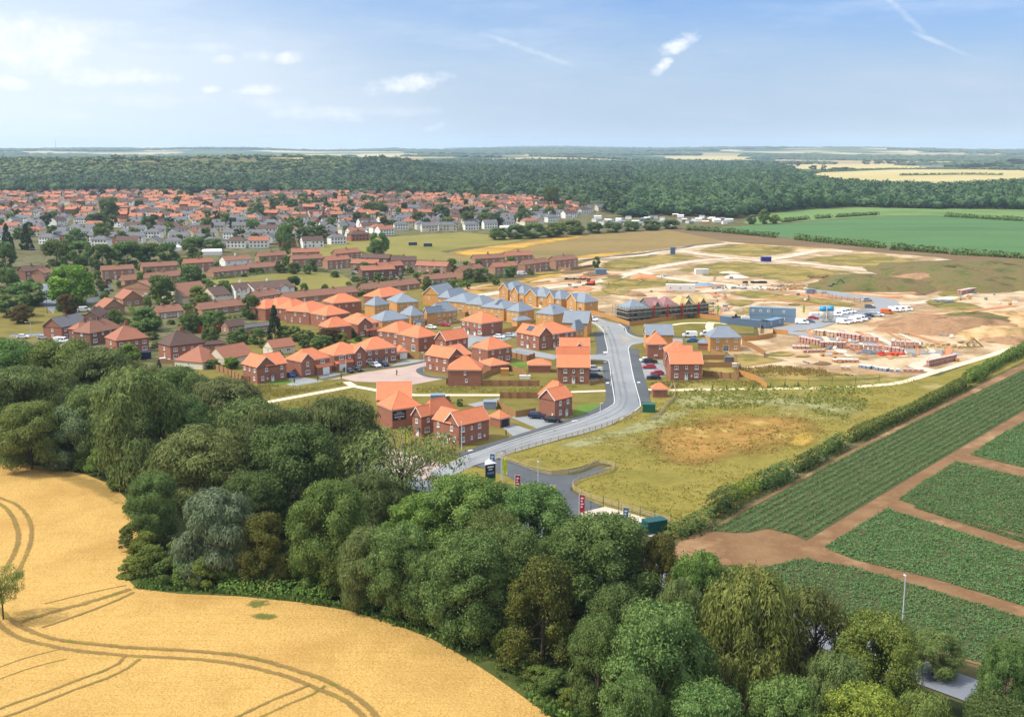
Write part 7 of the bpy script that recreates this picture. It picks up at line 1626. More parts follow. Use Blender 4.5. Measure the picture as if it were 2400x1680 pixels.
mesh_fence([(1368,1212),(1385,1202),(1414,1190)], 'dark metal gate across the concrete yard')
mesh_fence([(1414,1190),(1450,1200),(1500,1214),(1572,1233)], 'dark steel mesh fence along the concrete yard')
mesh_fence([A5(1820,680),A5(2000,705),A6(0,720),A6(340,770)], 'thin site fence beside the bending site road', h=2.0)
mesh_fence([(1840,905),(1950,902),(2060,897)], 'thin wire fence along the cream path', h=1.5, sp=5)
M['lamppaint'] = plain('pale_lamp_paint', rgb(206,212,216,.75), .5)
def lamp(x, base, top, label, arm=0.9, yaw=0, name='street_lamp'):
    g = G(x, base); lo, hi = 0, 20
    for _ in range(25):
        m = (lo + hi) / 2
        if P(g.x, g.y, m)[1] > top: lo = m
        else: hi = m
    h = lo; e = empty(name, label, 'street lamp', tuple(g), R_(yaw)); pb = MB(); pb.bar((0, 0, 0), (0, 0, 1.2), .13, n=8); pb.bar((0, 0, 1.2), (0, 0, h), .10, n=8, r2=.07)
    if arm: pb.bar((0, 0, h - .05), (arm, 0, h + .02), .035, n=6)
    put('pole', pb.mesh('pole', M['lamppaint']), e); hb = MB(); hb.hexa([(arm - .3, -.16, h - .02), (arm + .35, -.12, h), (arm + .35, .12, h), (arm - .3, .16, h - .02), (arm - .3, -.14, h + .12), (arm + .35, -.08, h + .08), (arm + .35, .08, h + .08), (arm - .3, .14, h + .12)])
    put('lamp_head', hb.mesh('lamp_head', M['lamp']), e)
for q in [(2113,1488,1350,'tall lamp post standing alone in front of the crop at the lower right',.3,90), (1175,1127,1064,'lamp post beside the yellow flag at the lay-by',.4,90), (1261,1156,1083,'lamp post in the middle of the lay-by',.4,90),
          (994,872,826,'lamp post on the corner of the cul-de-sac',.5,180), (1082,1054,990,'lamp post at the corner of the show house',.5,90), (811,877,832,'lamp post by the white garage door',.5,200), (74,790,755,'lamp post with a long arm on the old street',1.8,180),
          (1432,905,873,'lamp post left of the main street by the black car',.5,0), (1418,790,772,'lamp post at the top of the main street',.6,0), (1407,966,945,'small lamp post on the street bend',.3,0), (1474,757,734,'lamp post by the scaffolding fence',.5,0), (1040,1060,1024,'lamp post behind the show house entrance',.5,0), (706,668,652,'lamp post on the little green',.2,0), (1077,618,602,'lamp post at the edge of the playing field',.2,0)]:
    lamp(*q)
for i, (x, b, t, lb) in enumerate([(217,662,622,'wooden pole before the tree screen'), (111,735,703,'thin pole on the pale old street'), (185,735,690,'thin pole beside the slate-roofed house')]):
    g = G(x, b); mb = MB(); mb.bar((0, 0, 0), (0, 0, 8), .11, n=7, r2=.08); e = empty('utility_pole', lb, 'pole', tuple(g)); put('pole', mb.mesh('pole', M['bark']), e)
    cb = MB(); cb.box(-.7, .7, -.05, .05, 7.5, 7.62); put('crossbar', cb.mesh('crossbar', M['bark']), e)
FLC = {'blue': plain('flag_blue', rgb(96,132,176,.7), .8), 'yellow': plain('flag_lime', rgb(214,220,60,.8), .8), 'red': plain('flag_red', rgb(214,44,66,.7), .8)}
def flag(x, base, top, colr, label, mark):
    g = G(x, base); lo, hi = 0, 15
    for _ in range(25):
        m = (lo + hi) / 2
        if P(g.x, g.y, m)[1] > top: lo = m
        else: hi = m
    h = lo; e = empty('banner_flag', label, 'flag', tuple(g)); pb = MB(); pb.bar((0, 0, 0), (0, 0, h), .045, n=6); pb.bar((0, 0, h - .03), (1.05, 0, h - .10), .02, n=5); put('pole', pb.mesh('pole', M['white']), e)
    fb = MB(); k = 7; n = 6
    for i in range(k):
        for j in range(n):
            f = lambda a, b: (.07 + .95 * a / n, .10 * math.sin(a * 1.1 + b * .5) * a / n, h - .12 - .06 * a / n - (3.4 if h > 5.2 else 2.8) * b / k)
            fb.face([f(j, i + 1), f(j + 1, i + 1), f(j + 1, i), f(j, i)])
    put('banner', fb.mesh('banner', FLC[colr], True), e)
    mk = MB()
    for q in range(4): z = h - .6 - q * .55; mk.box(.25, .25 + .18 * (3 - q % 2), -.13, -.125, z - .25, z)
    put('emblem', mk.mesh('emblem', M['white'] if colr != 'yellow' else plain('lime_mark', rgb(170,180,40,.7))), e)
flag(1148,1140,1062,'blue','blue banner flag behind the sign tower',0); flag(1177,1130,1072,'yellow','lime yellow banner flag beside the lamp post at the lay-by',0); flag(1207,1170,1112,'red','red banner flag above the belt trees, left of the two red ones',0)
flag(1291,1190,1136,'yellow','lime yellow banner flag sticking out of the tree tops',0); flag(1357,1222,1158,'red','red banner flag at the gate of the concrete yard',0); flag(1459,1250,1188,'blue','blue banner flag on the concrete yard',0)
flag(945,1052,1008,'yellow','lime yellow banner flag seen through the open-crowned tree',0)
flag(1679,745,714,'yellow','yellow banner flag left of the blue-grey cabins',0); flag(1880,747,713,'yellow','yellow banner flag right of the blue-grey cabins',0)
g = G(1146, 1140); e = empty('sign_tower', 'dark three-sided sign tower with a white pointed cap at the estate entrance', 'sign', tuple(g)); nb = plain('sign_navy', rgb(44,52,70,.6), .5); gn = plain('sign_green', rgb(110,180,60,.7), .5)
for i in range(3):
    a0, a1 = R_(90 + 120 * i + 30), R_(90 + 120 * i + 150); r = 1.35; p, q = Vector((math.cos(a0) * r, math.sin(a0) * r)), Vector((math.cos(a1) * r, math.sin(a1) * r)); n = (p + q).normalized() * .04
    mb = MB(); mb.hexa([(p.x, p.y, 1.2), (q.x, q.y, 1.2), (q.x - n.x, q.y - n.y, 1.2), (p.x - n.x, p.y - n.y, 1.2), (p.x, p.y, 4.9), (q.x, q.y, 4.9), (q.x - n.x, q.y - n.y, 4.9), (p.x - n.x, p.y - n.y, 4.9)]); bo = put('panel', mb.mesh('panel', nb), e)
    n2 = n * .3
    for k, (z, hh, w0, w1, mt) in enumerate([(4.2, .3, .2, .8, M['white']), (3.7, .2, .3, .7, M['white']), (2.8, .5, .15, .85, FLC['blue']), (1.25, .6, .0, 1.0, gn)]):
        a, b = p.lerp(q, w0), p.lerp(q, w1); m2 = MB(); m2.hexa([(a.x + n2.x, a.y + n2.y, z), (b.x + n2.x, b.y + n2.y, z), (b.x + n2.x * .2, b.y + n2.y * .2, z), (a.x + n2.x * .2, a.y + n2.y * .2, z), (a.x + n2.x, a.y + n2.y, z + hh), (b.x + n2.x, b.y + n2.y, z + hh), (b.x + n2.x * .2, b.y + n2.y * .2, z + hh), (a.x + n2.x * .2, a.y + n2.y * .2, z + hh)]); put('print', m2.mesh('print', mt), bo)
    pm = MB(); pm.bar((p.x * .9, p.y * .9, 0), (p.x * .9, p.y * .9, 4.9), .05); put('post', pm.mesh('post', M['steel']), e)
cm = MB(); tp = [(math.cos(R_(120 + 120 * i)) * 1.6, math.sin(R_(120 + 120 * i)) * 1.6, 4.95) for i in range(3)]
for i in range(3): cm.face([tp[i], tp[(i + 1) % 3], (0, 0, 5.9)])
cm.face(tp[::-1]); put('cap', cm.mesh('cap', M['white']), e)
# sign on the wall of the entrance house
for hobj in [o for o in COL.objects if o.get('label', '').startswith('red brick house with a dark sign board')]:
    mb = MB(); mb.box(.45, 4.1, .22, .27, 2.2, 4.5); so = put('sign_board', mb.mesh('sign_board', nb), hobj); m2 = MB()
    m2.box(.8, 3.7, .205, .218, 3.55, 3.7)
    for i in range(6): m2.box(.95 + i * .46, 1.25 + i * .46, .205, .218, 2.75, 3.15)
    m2.box(2.0, 2.5, .205, .218, 2.35, 2.55); m2.box(1.5, 3.0, .205, .218, 4.0, 4.15); put('lettering', m2.mesh('lettering', plain('sign_lettering', rgb(200,205,215,.8))), so)

# ------------------------------------------------------------------ building site
M['cabin'] = plain('cabin_blue_grey', rgb(120,146,166,.8), .5, .3, nz=.06); M['cabin2'] = plain('cabin_slate_blue', rgb(98,120,142,.7), .5, .3, nz=.06); M['green'] = plain('cabinet_green', rgb(16,106,80,.6), .45, .4)
M['teal'] = plain('container_teal', rgb(12,92,88,.55), .45, .4, nz=.05); M['orange'] = plain('digger_orange', rgb(222,88,44,.8), .5); M['yellow'] = plain('yellow_plastic', rgb(240,214,60,.85), .5); M['redp'] = plain('red_plastic', rgb(206,42,40,.7), .5)
M['bluep'] = plain('blue_steel', rgb(36,52,150,.6), .5); M['packred'] = brickmat('packed_red_bricks', rgb(188,132,116,.75), rgb(172,114,100,.7), rgb(204,164,150,.75)); M['packtan'] = brickmat('packed_tan_bricks', rgb(206,160,110,.75), rgb(190,140,92,.7), rgb(214,180,140,.75))
M['packgrey'] = plain('wrapped_grey_packs', rgb(150,164,176,.6), .5, nz=.2, sc=1.2); M['wrap'] = plain('white_wrapping', rgb(236,232,224,.82), .4, nz=.06); M['pinkm'] = plain('pink_roof_membrane', rgb(176,128,128,.6), .7, nz=.25, sc=.8); M['deck'] = plain('new_roof_timber', rgb(214,184,126,.66), .9, nz=.3, sc=.8)
M['cyan'] = plain('silo_blue', rgb(60,160,214,.75), .4)
M['navyp'] = plain('navy_cover', rgb(40,50,92,.5), .6)
def container(px, yaw, w, d, h, mat, label, z=0, name='site_cabin', wins=0, ribs=True, corner=False, cat='cabin'):
    g = G(*px); e = empty(name, label, cat, (g.x, g.y, z + .05), R_(yaw)); x0 = 0 if corner else -w / 2; y0 = 0 if corner else -d / 2
    b = MB(); b.box(x0, x0 + w, y0, y0 + d, 0, h)
    if ribs:
        n = int(w / .6)
        for i in range(n + 1): x = x0 + .06 + (w - .12) * i / n; b.box(x - .05, x + .05, y0 - .03, y0 + .001, .12, h - .12)
    put('body', b.mesh('body', M[mat]), e); r = MB(); r.box(x0 - .06, x0 + w + .06, y0 - .06, y0 + d + .06, h, h + .09); put('roof', r.mesh('roof', M[mat]), e)
    for i in range(wins):
        x = x0 + w * (i + .5) / wins; wm = MB(); wm.box(x - .45, x + .45, y0 - .07, y0 - .031, 1.1, 2.0); wo = put('window', wm.mesh('window', M['white']), e); pm = MB(); pm.box(x - .25, x + .25, y0 - .08, y0 - .071, 1.3, 1.8); put('pane', pm.mesh('pane', M['glass']), wo)
    if name != 'site_cabin':
        dm = MB(); dm.box(x0 + w + .001, x0 + w + .03, y0 + .2, y0 + d * .5 - .02, .15, h - .15); dm.box(x0 + w + .001, x0 + w + .03, y0 + d * .5 + .02, y0 + d - .2, .15, h - .15); put('door', dm.mesh('door', M[mat]), e)
    return e
a = G(*A5(1045,985)).xy; b = G(*A5(1600,1010)).xy; yw = math.degrees(math.atan2(b.y - a.y, b.x - a.x))
for i, (lv, k, lb, wn) in enumerate([(0,0,'lower left blue-grey cabin of the stacked pair',0),(0,1,'lower right blue-grey cabin of the stacked pair',1),(1,0,'upper left blue-grey cabin with three square windows',3),(1,1,'upper right blue-grey cabin with one square window',1)]):
    L_ = (b - a).length / 2; q = a.lerp(b, k * .5 + .003); e = container(P(q.x, q.y, 0), yw, L_ - .1, 3, 2.75, 'cabin', lb, z=lv * 2.86, wins=wn, corner=True)
a = G(*A5(700,1010)).xy; c = G(*A5(1255,1075)).xy; r = G(*A5(1455,1030)).xy; yw = math.degrees(math.atan2(c.y - a.y, c.x - a.x))
container(A5(700,1010), yw, (c - a).length, 2.9, 2.7, 'cabin2', 'long dark blue cabin row in front of the stacked cabins', corner=True)
d_ = (r - c); container(A5(1262,1074), math.degrees(math.atan2(d_.y, d_.x)), d_.length, 3.2, 2.7, 'cabin', 'blue-grey cabin end with a white door facing the site road', corner=True, wins=2)
for i, (u, lb) in enumerate([(.35,'black tank on the roof of the long cabin row'),(.55,'pale crate on the roof of the long cabin row')]):
    q = a.lerp(c, u) + Vector((.3, 1.4)); mb = MB(); mb.box(-1.6, 1.6, -.7, .7, 2.85, 3.3 + .4 * i); mb.box(-.5, .3, -.5, .5, 3.3, 4.1); tag(put('roof_plant', mb.mesh('roof_plant', M['black'] if i == 0 else M['wrap']), loc=(q.x, q.y, 0)), lb, 'equipment')
container(A5(480,425), 8, 7.5, 3, 2.9, 'wrap', 'white container standing alone on the grassy plot', name='shipping_container', cat='container')
container(A5(225,620), -8, 14, 3.2, 3.0, 'wrap', 'long white cabin behind the timber roofs', name='site_hut', wins=3, cat='cabin')
container(A4(1060,425), 5, 6, 3, 2.8, 'cabin', 'pale grey cabin beside the haul road', name='shipping_container', cat='container')
container(A5(1250,272), 0, 6, 3, 2.8, 'bluep', 'bright blue container at the haul road crossing', name='shipping_container', cat='container')
container(C3(293,1058), 0, 3, 3, 4.5, 'cabin2', 'small grey tower unit beside the far tarmac road', name='storage_tower', ribs=False, cat='container')
container(A5(1780,655), 0, 4, 2.5, 2.2, 'packgrey', 'grey wrapped stack at the end of the timber stacks', name='wrapped_stack', ribs=False, cat='stack')
container(B3(1635,1048), -6, 3.3, 2.2, 2.1, 'green', 'green utility cabinet with a pale roof beside the main street', name='utility_cabinet', ribs=False, cat='cabinet')
container(D4(1850,1020), 24, 4.0, 2.3, 2.3, 'teal', 'teal green shipping container at the corner of the concrete yard', name='shipping_container', cat='container')
container(D4(1760,1038), 24, 2.2, 2.0, 1.7, 'teal', 'lower teal green unit beside the shipping container', name='storage_unit', cat='container')
container(A1(1750,1435), 10, 3.0, 2.0, 2.3, 'navyp', 'dark blue covered trailer on the drive by the belt', name='box_trailer', ribs=False, cat='trailer')
container(B2(1700,610), 0, 2.4, 2, 2.0, 'timber_new', 'small wooden shed with a grey-green roof in the fenced garden', name='garden_shed', ribs=False, cat='shed')
container(B2(900,905), 5, 4, 2.6, 1.5, 'cabin', 'blue-grey garden room behind the entrance row', name='garden_room', ribs=False, cat='shed')
container(B2(1940,650), 0, 3.2, 1.2, .9, 'wrap', 'white covered garden furniture by the pier fence', name='covered_seat', ribs=False, cat='furniture')
container(B2(1520,1005), 0, 3.2, 3.2, 2.0, 'packgrey', 'grey covered gazebo behind the show house', name='garden_gazebo', ribs=False, cat='gazebo')
container(A5(845,1530), 0, 4.2, 1.4, 1.1, 'wrap', 'white garden bench cover in the right-hand gardens', name='garden_bench_cover', ribs=False, cat='furniture')
container(A5(800,1480), 0, 2.6, 1.6, 1.8, 'greydoor', 'grey garden shed in the right-hand gardens', name='garden_shed', ribs=False, cat='shed')
container(A2(460,1115), 12, 8, 3, 2.4, 'redp', 'long red awning roof behind the low annexe', name='red_awning', ribs=False, cat='awning')
for i, p in enumerate([A5(1925,1000), A5(2015,995)]):
    g = G(*p); e = empty('mortar_silo', ['white and blue silo at the site entrance, left one', 'white and blue silo at the site entrance, right one'][i], 'silo', tuple(g)); mb = MB(); mb.bar((0, 0, 1.6), (0, 0, 6.3), 1.25, n=20); mb.bar((0, 0, .7), (0, 0, 1.6), .3, n=20, r2=1.25)
    put('tank', mb.mesh('tank', M['wrap'], True), e); tb = MB(); tb.bar((0, 0, 4.6), (0, 0, 6.5), 1.28, n=20); put('band', tb.mesh('band', M['cyan'], True), e)
    for k in range(4): an = R_(45 + 90 * k); lb = MB(); lb.bar((math.cos(an) * 1.2, math.sin(an) * 1.2, 0), (math.cos(an) * 1.1, math.sin(an) * 1.1, 3), .07); put('leg', lb.mesh('leg', M['yellow']), e)
# packs of bricks
_pk = {}; M['pinkwrap'] = plain('pale_pink_wrapping', rgb(222,196,186,.8), .5, nz=.15)
def pack(kind):
    if kind not in _pk:
        b = MB(); b.box(-.55, .55, -.5, .5, .1, 1.05); w = MB(); w.box(-.57, .57, -.52, .52, .95, 1.09); p = MB()
        for y in (-.4, 0, .4): p.box(-.5, .5, y - .05, y + .05, 0, .099)
        _pk[kind] = (b.mesh('bricks', M['pack' + kind]), w.mesh('wrapping', M['wrap'] if kind != 'red' else M['pinkwrap']), p.mesh('pallet', M['timber']))
    return _pk[kind]
PACKS = [(A5(1815,1155),A5(2150,1195),'tan',2,2,'tan packs nearest the silos'), (A5(1640,1235),A5(1890,1285),'red',2,2,'upper left stack row'), (A5(1890,1305),A5(2215,1310),'red',2,2,'upper middle stack row'),
 (A5(1565,1315),A5(1775,1320),'red',1,2,'short row left of the others'), (A5(1690,1365),A5(1965,1360),'red',1,1,'lowest short row'), (A6(20,1180),A6(330,1225),'red',2,2,'row behind the silos packs'), (A6(340,1235),A6(560,1245),'red',2,1,'short row ending at the poles'),
 (A6(205,1330),A6(600,1350),'red',2,1,'long row in the middle of the yard'), (A6(620,1355),A6(860,1390),'red',2,1,'row beside the orange machine'), (A6(700,1290),A6(1040,1310),'red',2,2,'separate row on the right'),
 (A6(10,1480),A6(320,1480),'tan',1,2,'upper tan row near the meadow'), (A6(30,1560),A6(290,1570),'tan',1,1,'lower tan row near the meadow'), (A6(320,1540),A6(660,1590),'grey',1,2,'grey wrapped row near the meadow'), (A6(680,1590),A6(820,1600),'grey',1,1,'end of the grey wrapped row'),
 (A6(840,1590),A6(1100,1600),'red',1,1,'small row beside the cream path'), (A6(1140,1530),A6(1475,1455),'red',2,1,'dark row along the cream path'), (A6(1535,670),A6(1780,625),'red',2,2,'far row beside the haul road'), (A6(1915,575),A6(2080,545),'red',1,2,'farthest row beside the haul road')]
for a, b, kind, lv, rows, where in PACKS:
    ga, gb = G(*a).xy, G(*b).xy; n = max(2, int((gb - ga).length / 1.35)); d = (gb - ga).normalized(); nn = Vector((-d.y, d.x)); yw = math.atan2(d.y, d.x); k = 0
    for r_ in range(rows):
        for i in range(n):
            if kind != 'red' and ar.random() < .15: continue
            for z in range(lv):
                q = ga.lerp(gb, (i + .5) / n) + nn * (r_ * 1.2) + Vector((ar.uniform(-.08, .08), ar.uniform(-.08, .08))); k += 1
                if z < lv - 1 and r_ == 0 and False: continue
                bm_, wm_, pm_ = pack(kind); tall = 1.3 if kind == 'grey' else 1
                e = empty('brick_pack', f'{dict(red="pinkish red", tan="tan", grey="grey wrapped")[kind]} pack, {ordw(k)} of the {where}', 'pack of bricks', (q.x, q.y, z * 1.1 + .05), yw + ar.uniform(-.05, .05), 'packs of bricks in the building yard')
                put('bricks', bm_, e); put('wrapping', wm_, e); put('pallet', pm_, e)
# roof truss leaning in the yard, timber, pipes and rubble
g = G(*A6(1680,1300)); e = empty('roof_truss', 'pale timber roof truss standing in the yard corner', 'roof truss', tuple(g), .15)
for k in range(4):
    mb = MB(); y = k * .5
    for p, q in (((-4.2, y, .2), (4.2, y, .2)), ((-4.2, y, .2), (0, y, 3.6)), ((4.2, y, .2), (0, y, 3.6)), ((-2.1, y, 1.9), (-1, y, .2)), ((2.1, y, 1.9), (1, y, .2)), ((0, y, 3.6), (-1, y, .2)), ((0, y, 3.6), (1, y, .2))): mb.bar(p, q, .09, n=4)
    put('truss_frame', mb.mesh('truss_frame', M['deck']), e)
def heap(px, w, d, h, mat, label, name, cat, seed=1, leafy=False):
    g = G(*px); rr = random.Random(seed); n = 22; mb = MB(); k = 7; V = []
    for i in range(k + 1):
        t = i / k
        for j in range(n):
            an = 2 * math.pi * j / n; rad = (1 - t) ** .8 * (1 + .16 * math.sin(3 * an + seed) + .08 * rr.uniform(-1, 1)); V.append((math.cos(an) * w / 2 * rad, math.sin(an) * d / 2 * rad, h * (math.sin(t * math.pi / 2) ** .8) * (1 + .10 * rr.uniform(-1, 1)) if i else 0))
    mb.v = V
    for i in range(k):
        for j in range(n): mb.f.append((i * n + j, i * n + (j + 1) % n, (i + 1) * n + (j + 1) % n, (i + 1) * n + j)); mb.m.append(0)
    o = put(name, mb.mesh(name, M[mat], True), loc=tuple(g)); return tag(o, label, cat)
M['mound'] = ground_mat('weedy_mound', [rgb(104,108,56,.52), rgb(126,122,70,.56), rgb(140,118,80,.56), rgb(98,106,54,.5)], .08, .8, .4, .8)
M['moundb'] = ground_mat('brown_mound', [rgb(160,122,90,.66), rgb(176,138,104,.7), rgb(140,108,76,.6)], .1, .8, .35, .8)
for q in [(A6(430,560),62,60,5,'mound','grassy spoil mound left of the bare cut bank',3), (A6(1200,520),46,44,4.5,'moundb','bare brown cut spoil heap between two grassy mounds',5), (A6(1500,470),90,130,6,'mound','large grassy spoil mound right of the bare cut bank',8), (A6(2000,430),110,150,6,'mound','long grassy bank at the right edge of the site',12),
          (A6(1350,1060),60,40,4,'moundb','brown weedy mound behind the brick yard',15), (A6(1700,1010),40,34,4,'mound','dark green scrubby mound beside the brown one',17), (A6(2150,1230),22,14,1.6,'moundb','low brown heap beside the roof truss',19),
          (A4(1560,470),16,12,2.2,'redsoil2','orange soil heap beside the haul road',21), (A4(1480,680),11,8,1.8,'moundb','brown soil heap left of the scaffolded houses',23), (A5(500,560),14,9,1.4,'packgrey','grey gravel heap near the long white cabin',25),
          (A5(880,460),13,8,1.2,'wrap','pale sand heap on the grassy plot',27), (A5(810,410),12,8,1.0,'slab','pale stone heap on the grassy plot',29), (A6(2150,990),60,60,3,'dirtm','tumbled sandy bank at the right edge',31), (A6(1950,1130),40,26,2.5,'dirtm','lumpy sandy heap below the green mound',33)]:
    if q[4] == 'redsoil2': M['redsoil2'] = plain('orange_soil', rgb(206,140,96,.75), .95, nz=.2, sc=.4)
    if q[4] == 'dirtm' and 'dirtm' not in M: M['dirtm'] = ground_mat('sandy_heap', [rgb(214,180,134,.78), rgb(196,158,110,.72), rgb(150,132,84,.62)], .15, .8, .3, .7)
    heap(q[0], q[1], q[2], q[3], q[4], q[5], 'spoil_heap', 'spoil heap', q[6])
mr = random.Random(4)
for q in [(A5(1000,600),34,4,'packgrey','grey pipe and steel stacks behind the site'), (A5(1250,605),16,4,'wrap','white board stacks behind the site'), (A5(1480,610),20,5,'timber_new','orange timber stacks behind the site'), (A5(1560,570),24,5,'packtan','pale and tan building debris'), (A5(1900,465),12,6,'moundb','heap of brown timber offcuts'),
          (A5(1130,530),12,3,'black','black bags and offcuts'), (A6(470,1375),10,4,'packgrey','grey machinery parts'), (A6(700,1390),9,3,'orange','orange site machine parts'), (A5(700,860),30,6,'slab','rubble and boards before the scaffolding'), (A6(1250,1300),14,5,'deck','loose pale timbers in the yard'), (A6(1320,760),8,4,'packgrey','small wrapped stacks beside the haul road'), (A5(440,850),16,3,'yellow','yellow skips and boards by the scaffolding'), (A4(780,490),12,2.5,'black','dark pipes beside the orange digger')]:
    g = G(*q[0]); mb = MB()
    for i in range(26):
        x, y = mr.uniform(-.5, .5) * q[1], mr.uniform(-.5, .5) * q[2]; w, d, h = mr.uniform(.6, 2.6), mr.uniform(.3, 1.0), mr.uniform(.2, 1.0); c, s = math.cos(t := mr.uniform(-.5, .5)), math.sin(t)
        P4 = [(x + c * a_ - s * b_, y + s * a_ + c * b_) for a_, b_ in ((-w / 2, -d / 2), (w / 2, -d / 2), (w / 2, d / 2), (-w / 2, d / 2))]; z0 = .02 + .01 * i
        mb.hexa([(a_, b_, z0) for a_, b_ in P4] + [(a_, b_, z0 + h) for a_, b_ in P4])
    tag(put('site_debris', mb.mesh('site_debris', M[q[3]]), loc=tuple(g)), q[4], kind='stuff')
def digger(px, yaw, label, mat='orange'):
    g = G(*px); e = empty('excavator', label, 'excavator', tuple(g), R_(yaw)); b = MB(); b.box(-1.6, 1.4, -1.25, 1.25, 1.1, 2.0); b.box(-2.2, -1.0, -1.2, 1.2, 1.1, 2.4); put('body', b.mesh('body', M[mat]), e)
    c = MB(); c.hexa([(.1, .1, 2.0), (1.5, .1, 2.0), (1.5, 1.2, 2.0), (.1, 1.2, 2.0), (.2, .15, 3.2), (1.2, .15, 3.2), (1.2, 1.15, 3.2), (.2, 1.15, 3.2)]); put('cab', c.mesh('cab', M['carglass']), e)
    for y in (-1.15, 1.15): t = MB(); t.box(-1.9, 1.9, y - .3, y + .3, .25, .95); t.bar((-1.9, y - .3, .6), (-1.9, y + .3, .6), .38, n=10); t.bar((1.9, y - .3, .6), (1.9, y + .3, .6), .38, n=10); put('track', t.mesh('track', M['tyre']), e)
    a = MB(); a.bar((1.2, -.3, 1.8), (3.6, -.3, 5.2), .28, n=6, r2=.22); a.bar((3.6, -.3, 5.2), (5.8, -.3, 3.6), .22, n=6); put('boom', a.mesh('boom', M[mat]), e); a = MB(); a.bar((5.8, -.3, 3.6), (6.0, -.3, 1.6), .18, n=6); put('dipper', a.mesh('dipper', M[mat]), e)
    k = MB(); k.hexa([(5.4, -.9, .6), (6.4, -.9, .9), (6.4, .3, .9), (5.4, .3, .6), (5.7, -.9, 1.7), (6.3, -.9, 1.7), (6.3, .3, 1.7), (5.7, .3, 1.7)]); put('bucket', k.mesh('bucket', M['steel']), e)
digger(A4(935,555), 150, 'orange excavator on the bare ground beside the haul road'); digger(A5(2050,610), 20, 'green and blue tracked loader below the grassy mound', 'green')

# scaffolded terrace
a = G(1413, 744).xy; c = G(1474, 757).xy; b = G(1662, 741).xy; ax = (b - c).normalized(); yw = math.atan2(ax.y, ax.x); Lt = (b - c).length; nrm = Vector((-ax.y, ax.x)); Dp = 9.5
def at_(u, v): return c + ax * u + nrm * v
specs = [(0, .25, 'roof_gr', 'hip', 'unfinished house under a new grey roof, left end of the scaffolding'), (.25, .42, 'pinkm', 'gx', 'unfinished house under a dull pink roof sheet'), (.42, .62, 'pinkm', 'hip', 'unfinished house under a brighter pink roof sheet'), (.62, .82, 'deck', 'hip', 'unfinished house with bare timber roof trusses'), (.82, 1.0, 'deck', 'gx', 'unfinished gabled house with bare timber roof, right end of the scaffolding')]
for i, (u0, u1, rm_, kd, lb) in enumerate(specs):
    w = (u1 - u0) * Lt - .05; q = at_(u0 * Lt, 0); e = empty('unfinished_house', lb, 'house', (q.x, q.y, 0), yw, 'unfinished terrace inside the scaffolding'); wb, rb = MB(), MB()
    roof_bits(rb, wb, None, kd, 0, w, 0, Dp, 5.4 + .1 * (i % 2), 3.3, .3); wb.box(.1, w - .1, .3, Dp - .3, 0, 5.3)
    if i in (1, 3, 4): roof_bits(rb, wb, None, 'gy', w * .3, w * .8, -.05, Dp * .5, 5.45, 2.3, .3)
    put('wall', wb.mesh('wall', M['block']), e); put('roof', rb.mesh('roof', M[rm_]), e)
    for k in range(3):
        for z in (.9, 3.3): fm, pm = window_mesh(1.0, 1.15); fo = put('window', fm, e, (w * (.2 + .3 * k), .29, z)); put('pane', pm, fo)
e = empty('scaffolding', 'grey tube and board scaffolding wrapped around the unfinished terrace', 'scaffolding', (c.x, c.y, 0), yw)
sm = MB(); M['tube'] = plain('scaffold_tube', rgb(120,124,124,.5), .5, metal=.4); M['boards'] = plain('scaffold_boards', rgb(196,178,148,.7), .9, nz=.3)
xs = np.arange(-1.4, Lt + 1.5, 2.0)
for x in xs:
    for y in (-1.3, -.2): sm.bar((x, y, 0), (x, y, 6.6), .05, n=4)
for z in (1.0, 1.9, 2.9, 3.9, 4.9, 5.8, 6.4):
    for y in (-1.3,): sm.bar((-1.5, y, z), (Lt + 1.4, y, z), .045, n=4)
for x in xs[::2]: sm.bar((x, -1.32, 0), (x + 2, -1.32, 5.6), .04, n=4)
for y in np.arange(-1.3, Dp + 1.5, 2.2):
    for x in (-1.5, -.4): sm.bar((x, y, 0), (x, y, 6.6), .05, n=4)
for z in (1.9, 2.9, 4.9, 5.8): sm.bar((-1.5, -1.4, z), (-1.5, Dp + 1, z), .045, n=4)
put('tube_frame', sm.mesh('tube_frame', M['tube']), e)
for z in (2.0, 3.95, 5.2):
    bm2 = MB(); bm2.box(-1.5, Lt + 1.4, -1.28, -.25, z, z + .07); bm2.box(-1.5, Lt + 1.4, -1.33, -1.30, z + .07, z + .45); put('board_deck', bm2.mesh('board_deck', M['boards']), e)
    bm2 = MB(); bm2.box(-1.48, -.45, -.24, Dp + 1, z + .005, z + .075); bm2.box(-1.53, -1.50, -.24, Dp + 1, z + .08, z + .3); put('board_deck', bm2.mesh('board_deck', M['boards']), e)
nm = MB(); nm.face([(3, -1.36, 2.3), (14, -1.36, 2.3), (14, -1.36, 3.6), (3, -1.36, 3.6)]); M['net'] = plain('debris_net', rgb(110,122,112,.6), .9, nz=.4, sc=2);  put('debris_net', nm.mesh('debris_net', M['net']), e)
for i, u in enumerate((.27, .44, .62, .83)):
    q = at_(u * Lt, -1.7); mb = MB()
    for k in range(7): mb.bar((0, 0, 1.2 + k * .75), (0, 0, 1.9 + k * .75), .27, n=10, r2=.36)
    tag(put('rubble_chute', mb.mesh('rubble_chute', M['redp']), loc=(q.x, q.y, 0)), f'red rubble chute on the scaffolding, {ordw(i + 1)} from the grey roof', 'chute', 'red rubble chutes')
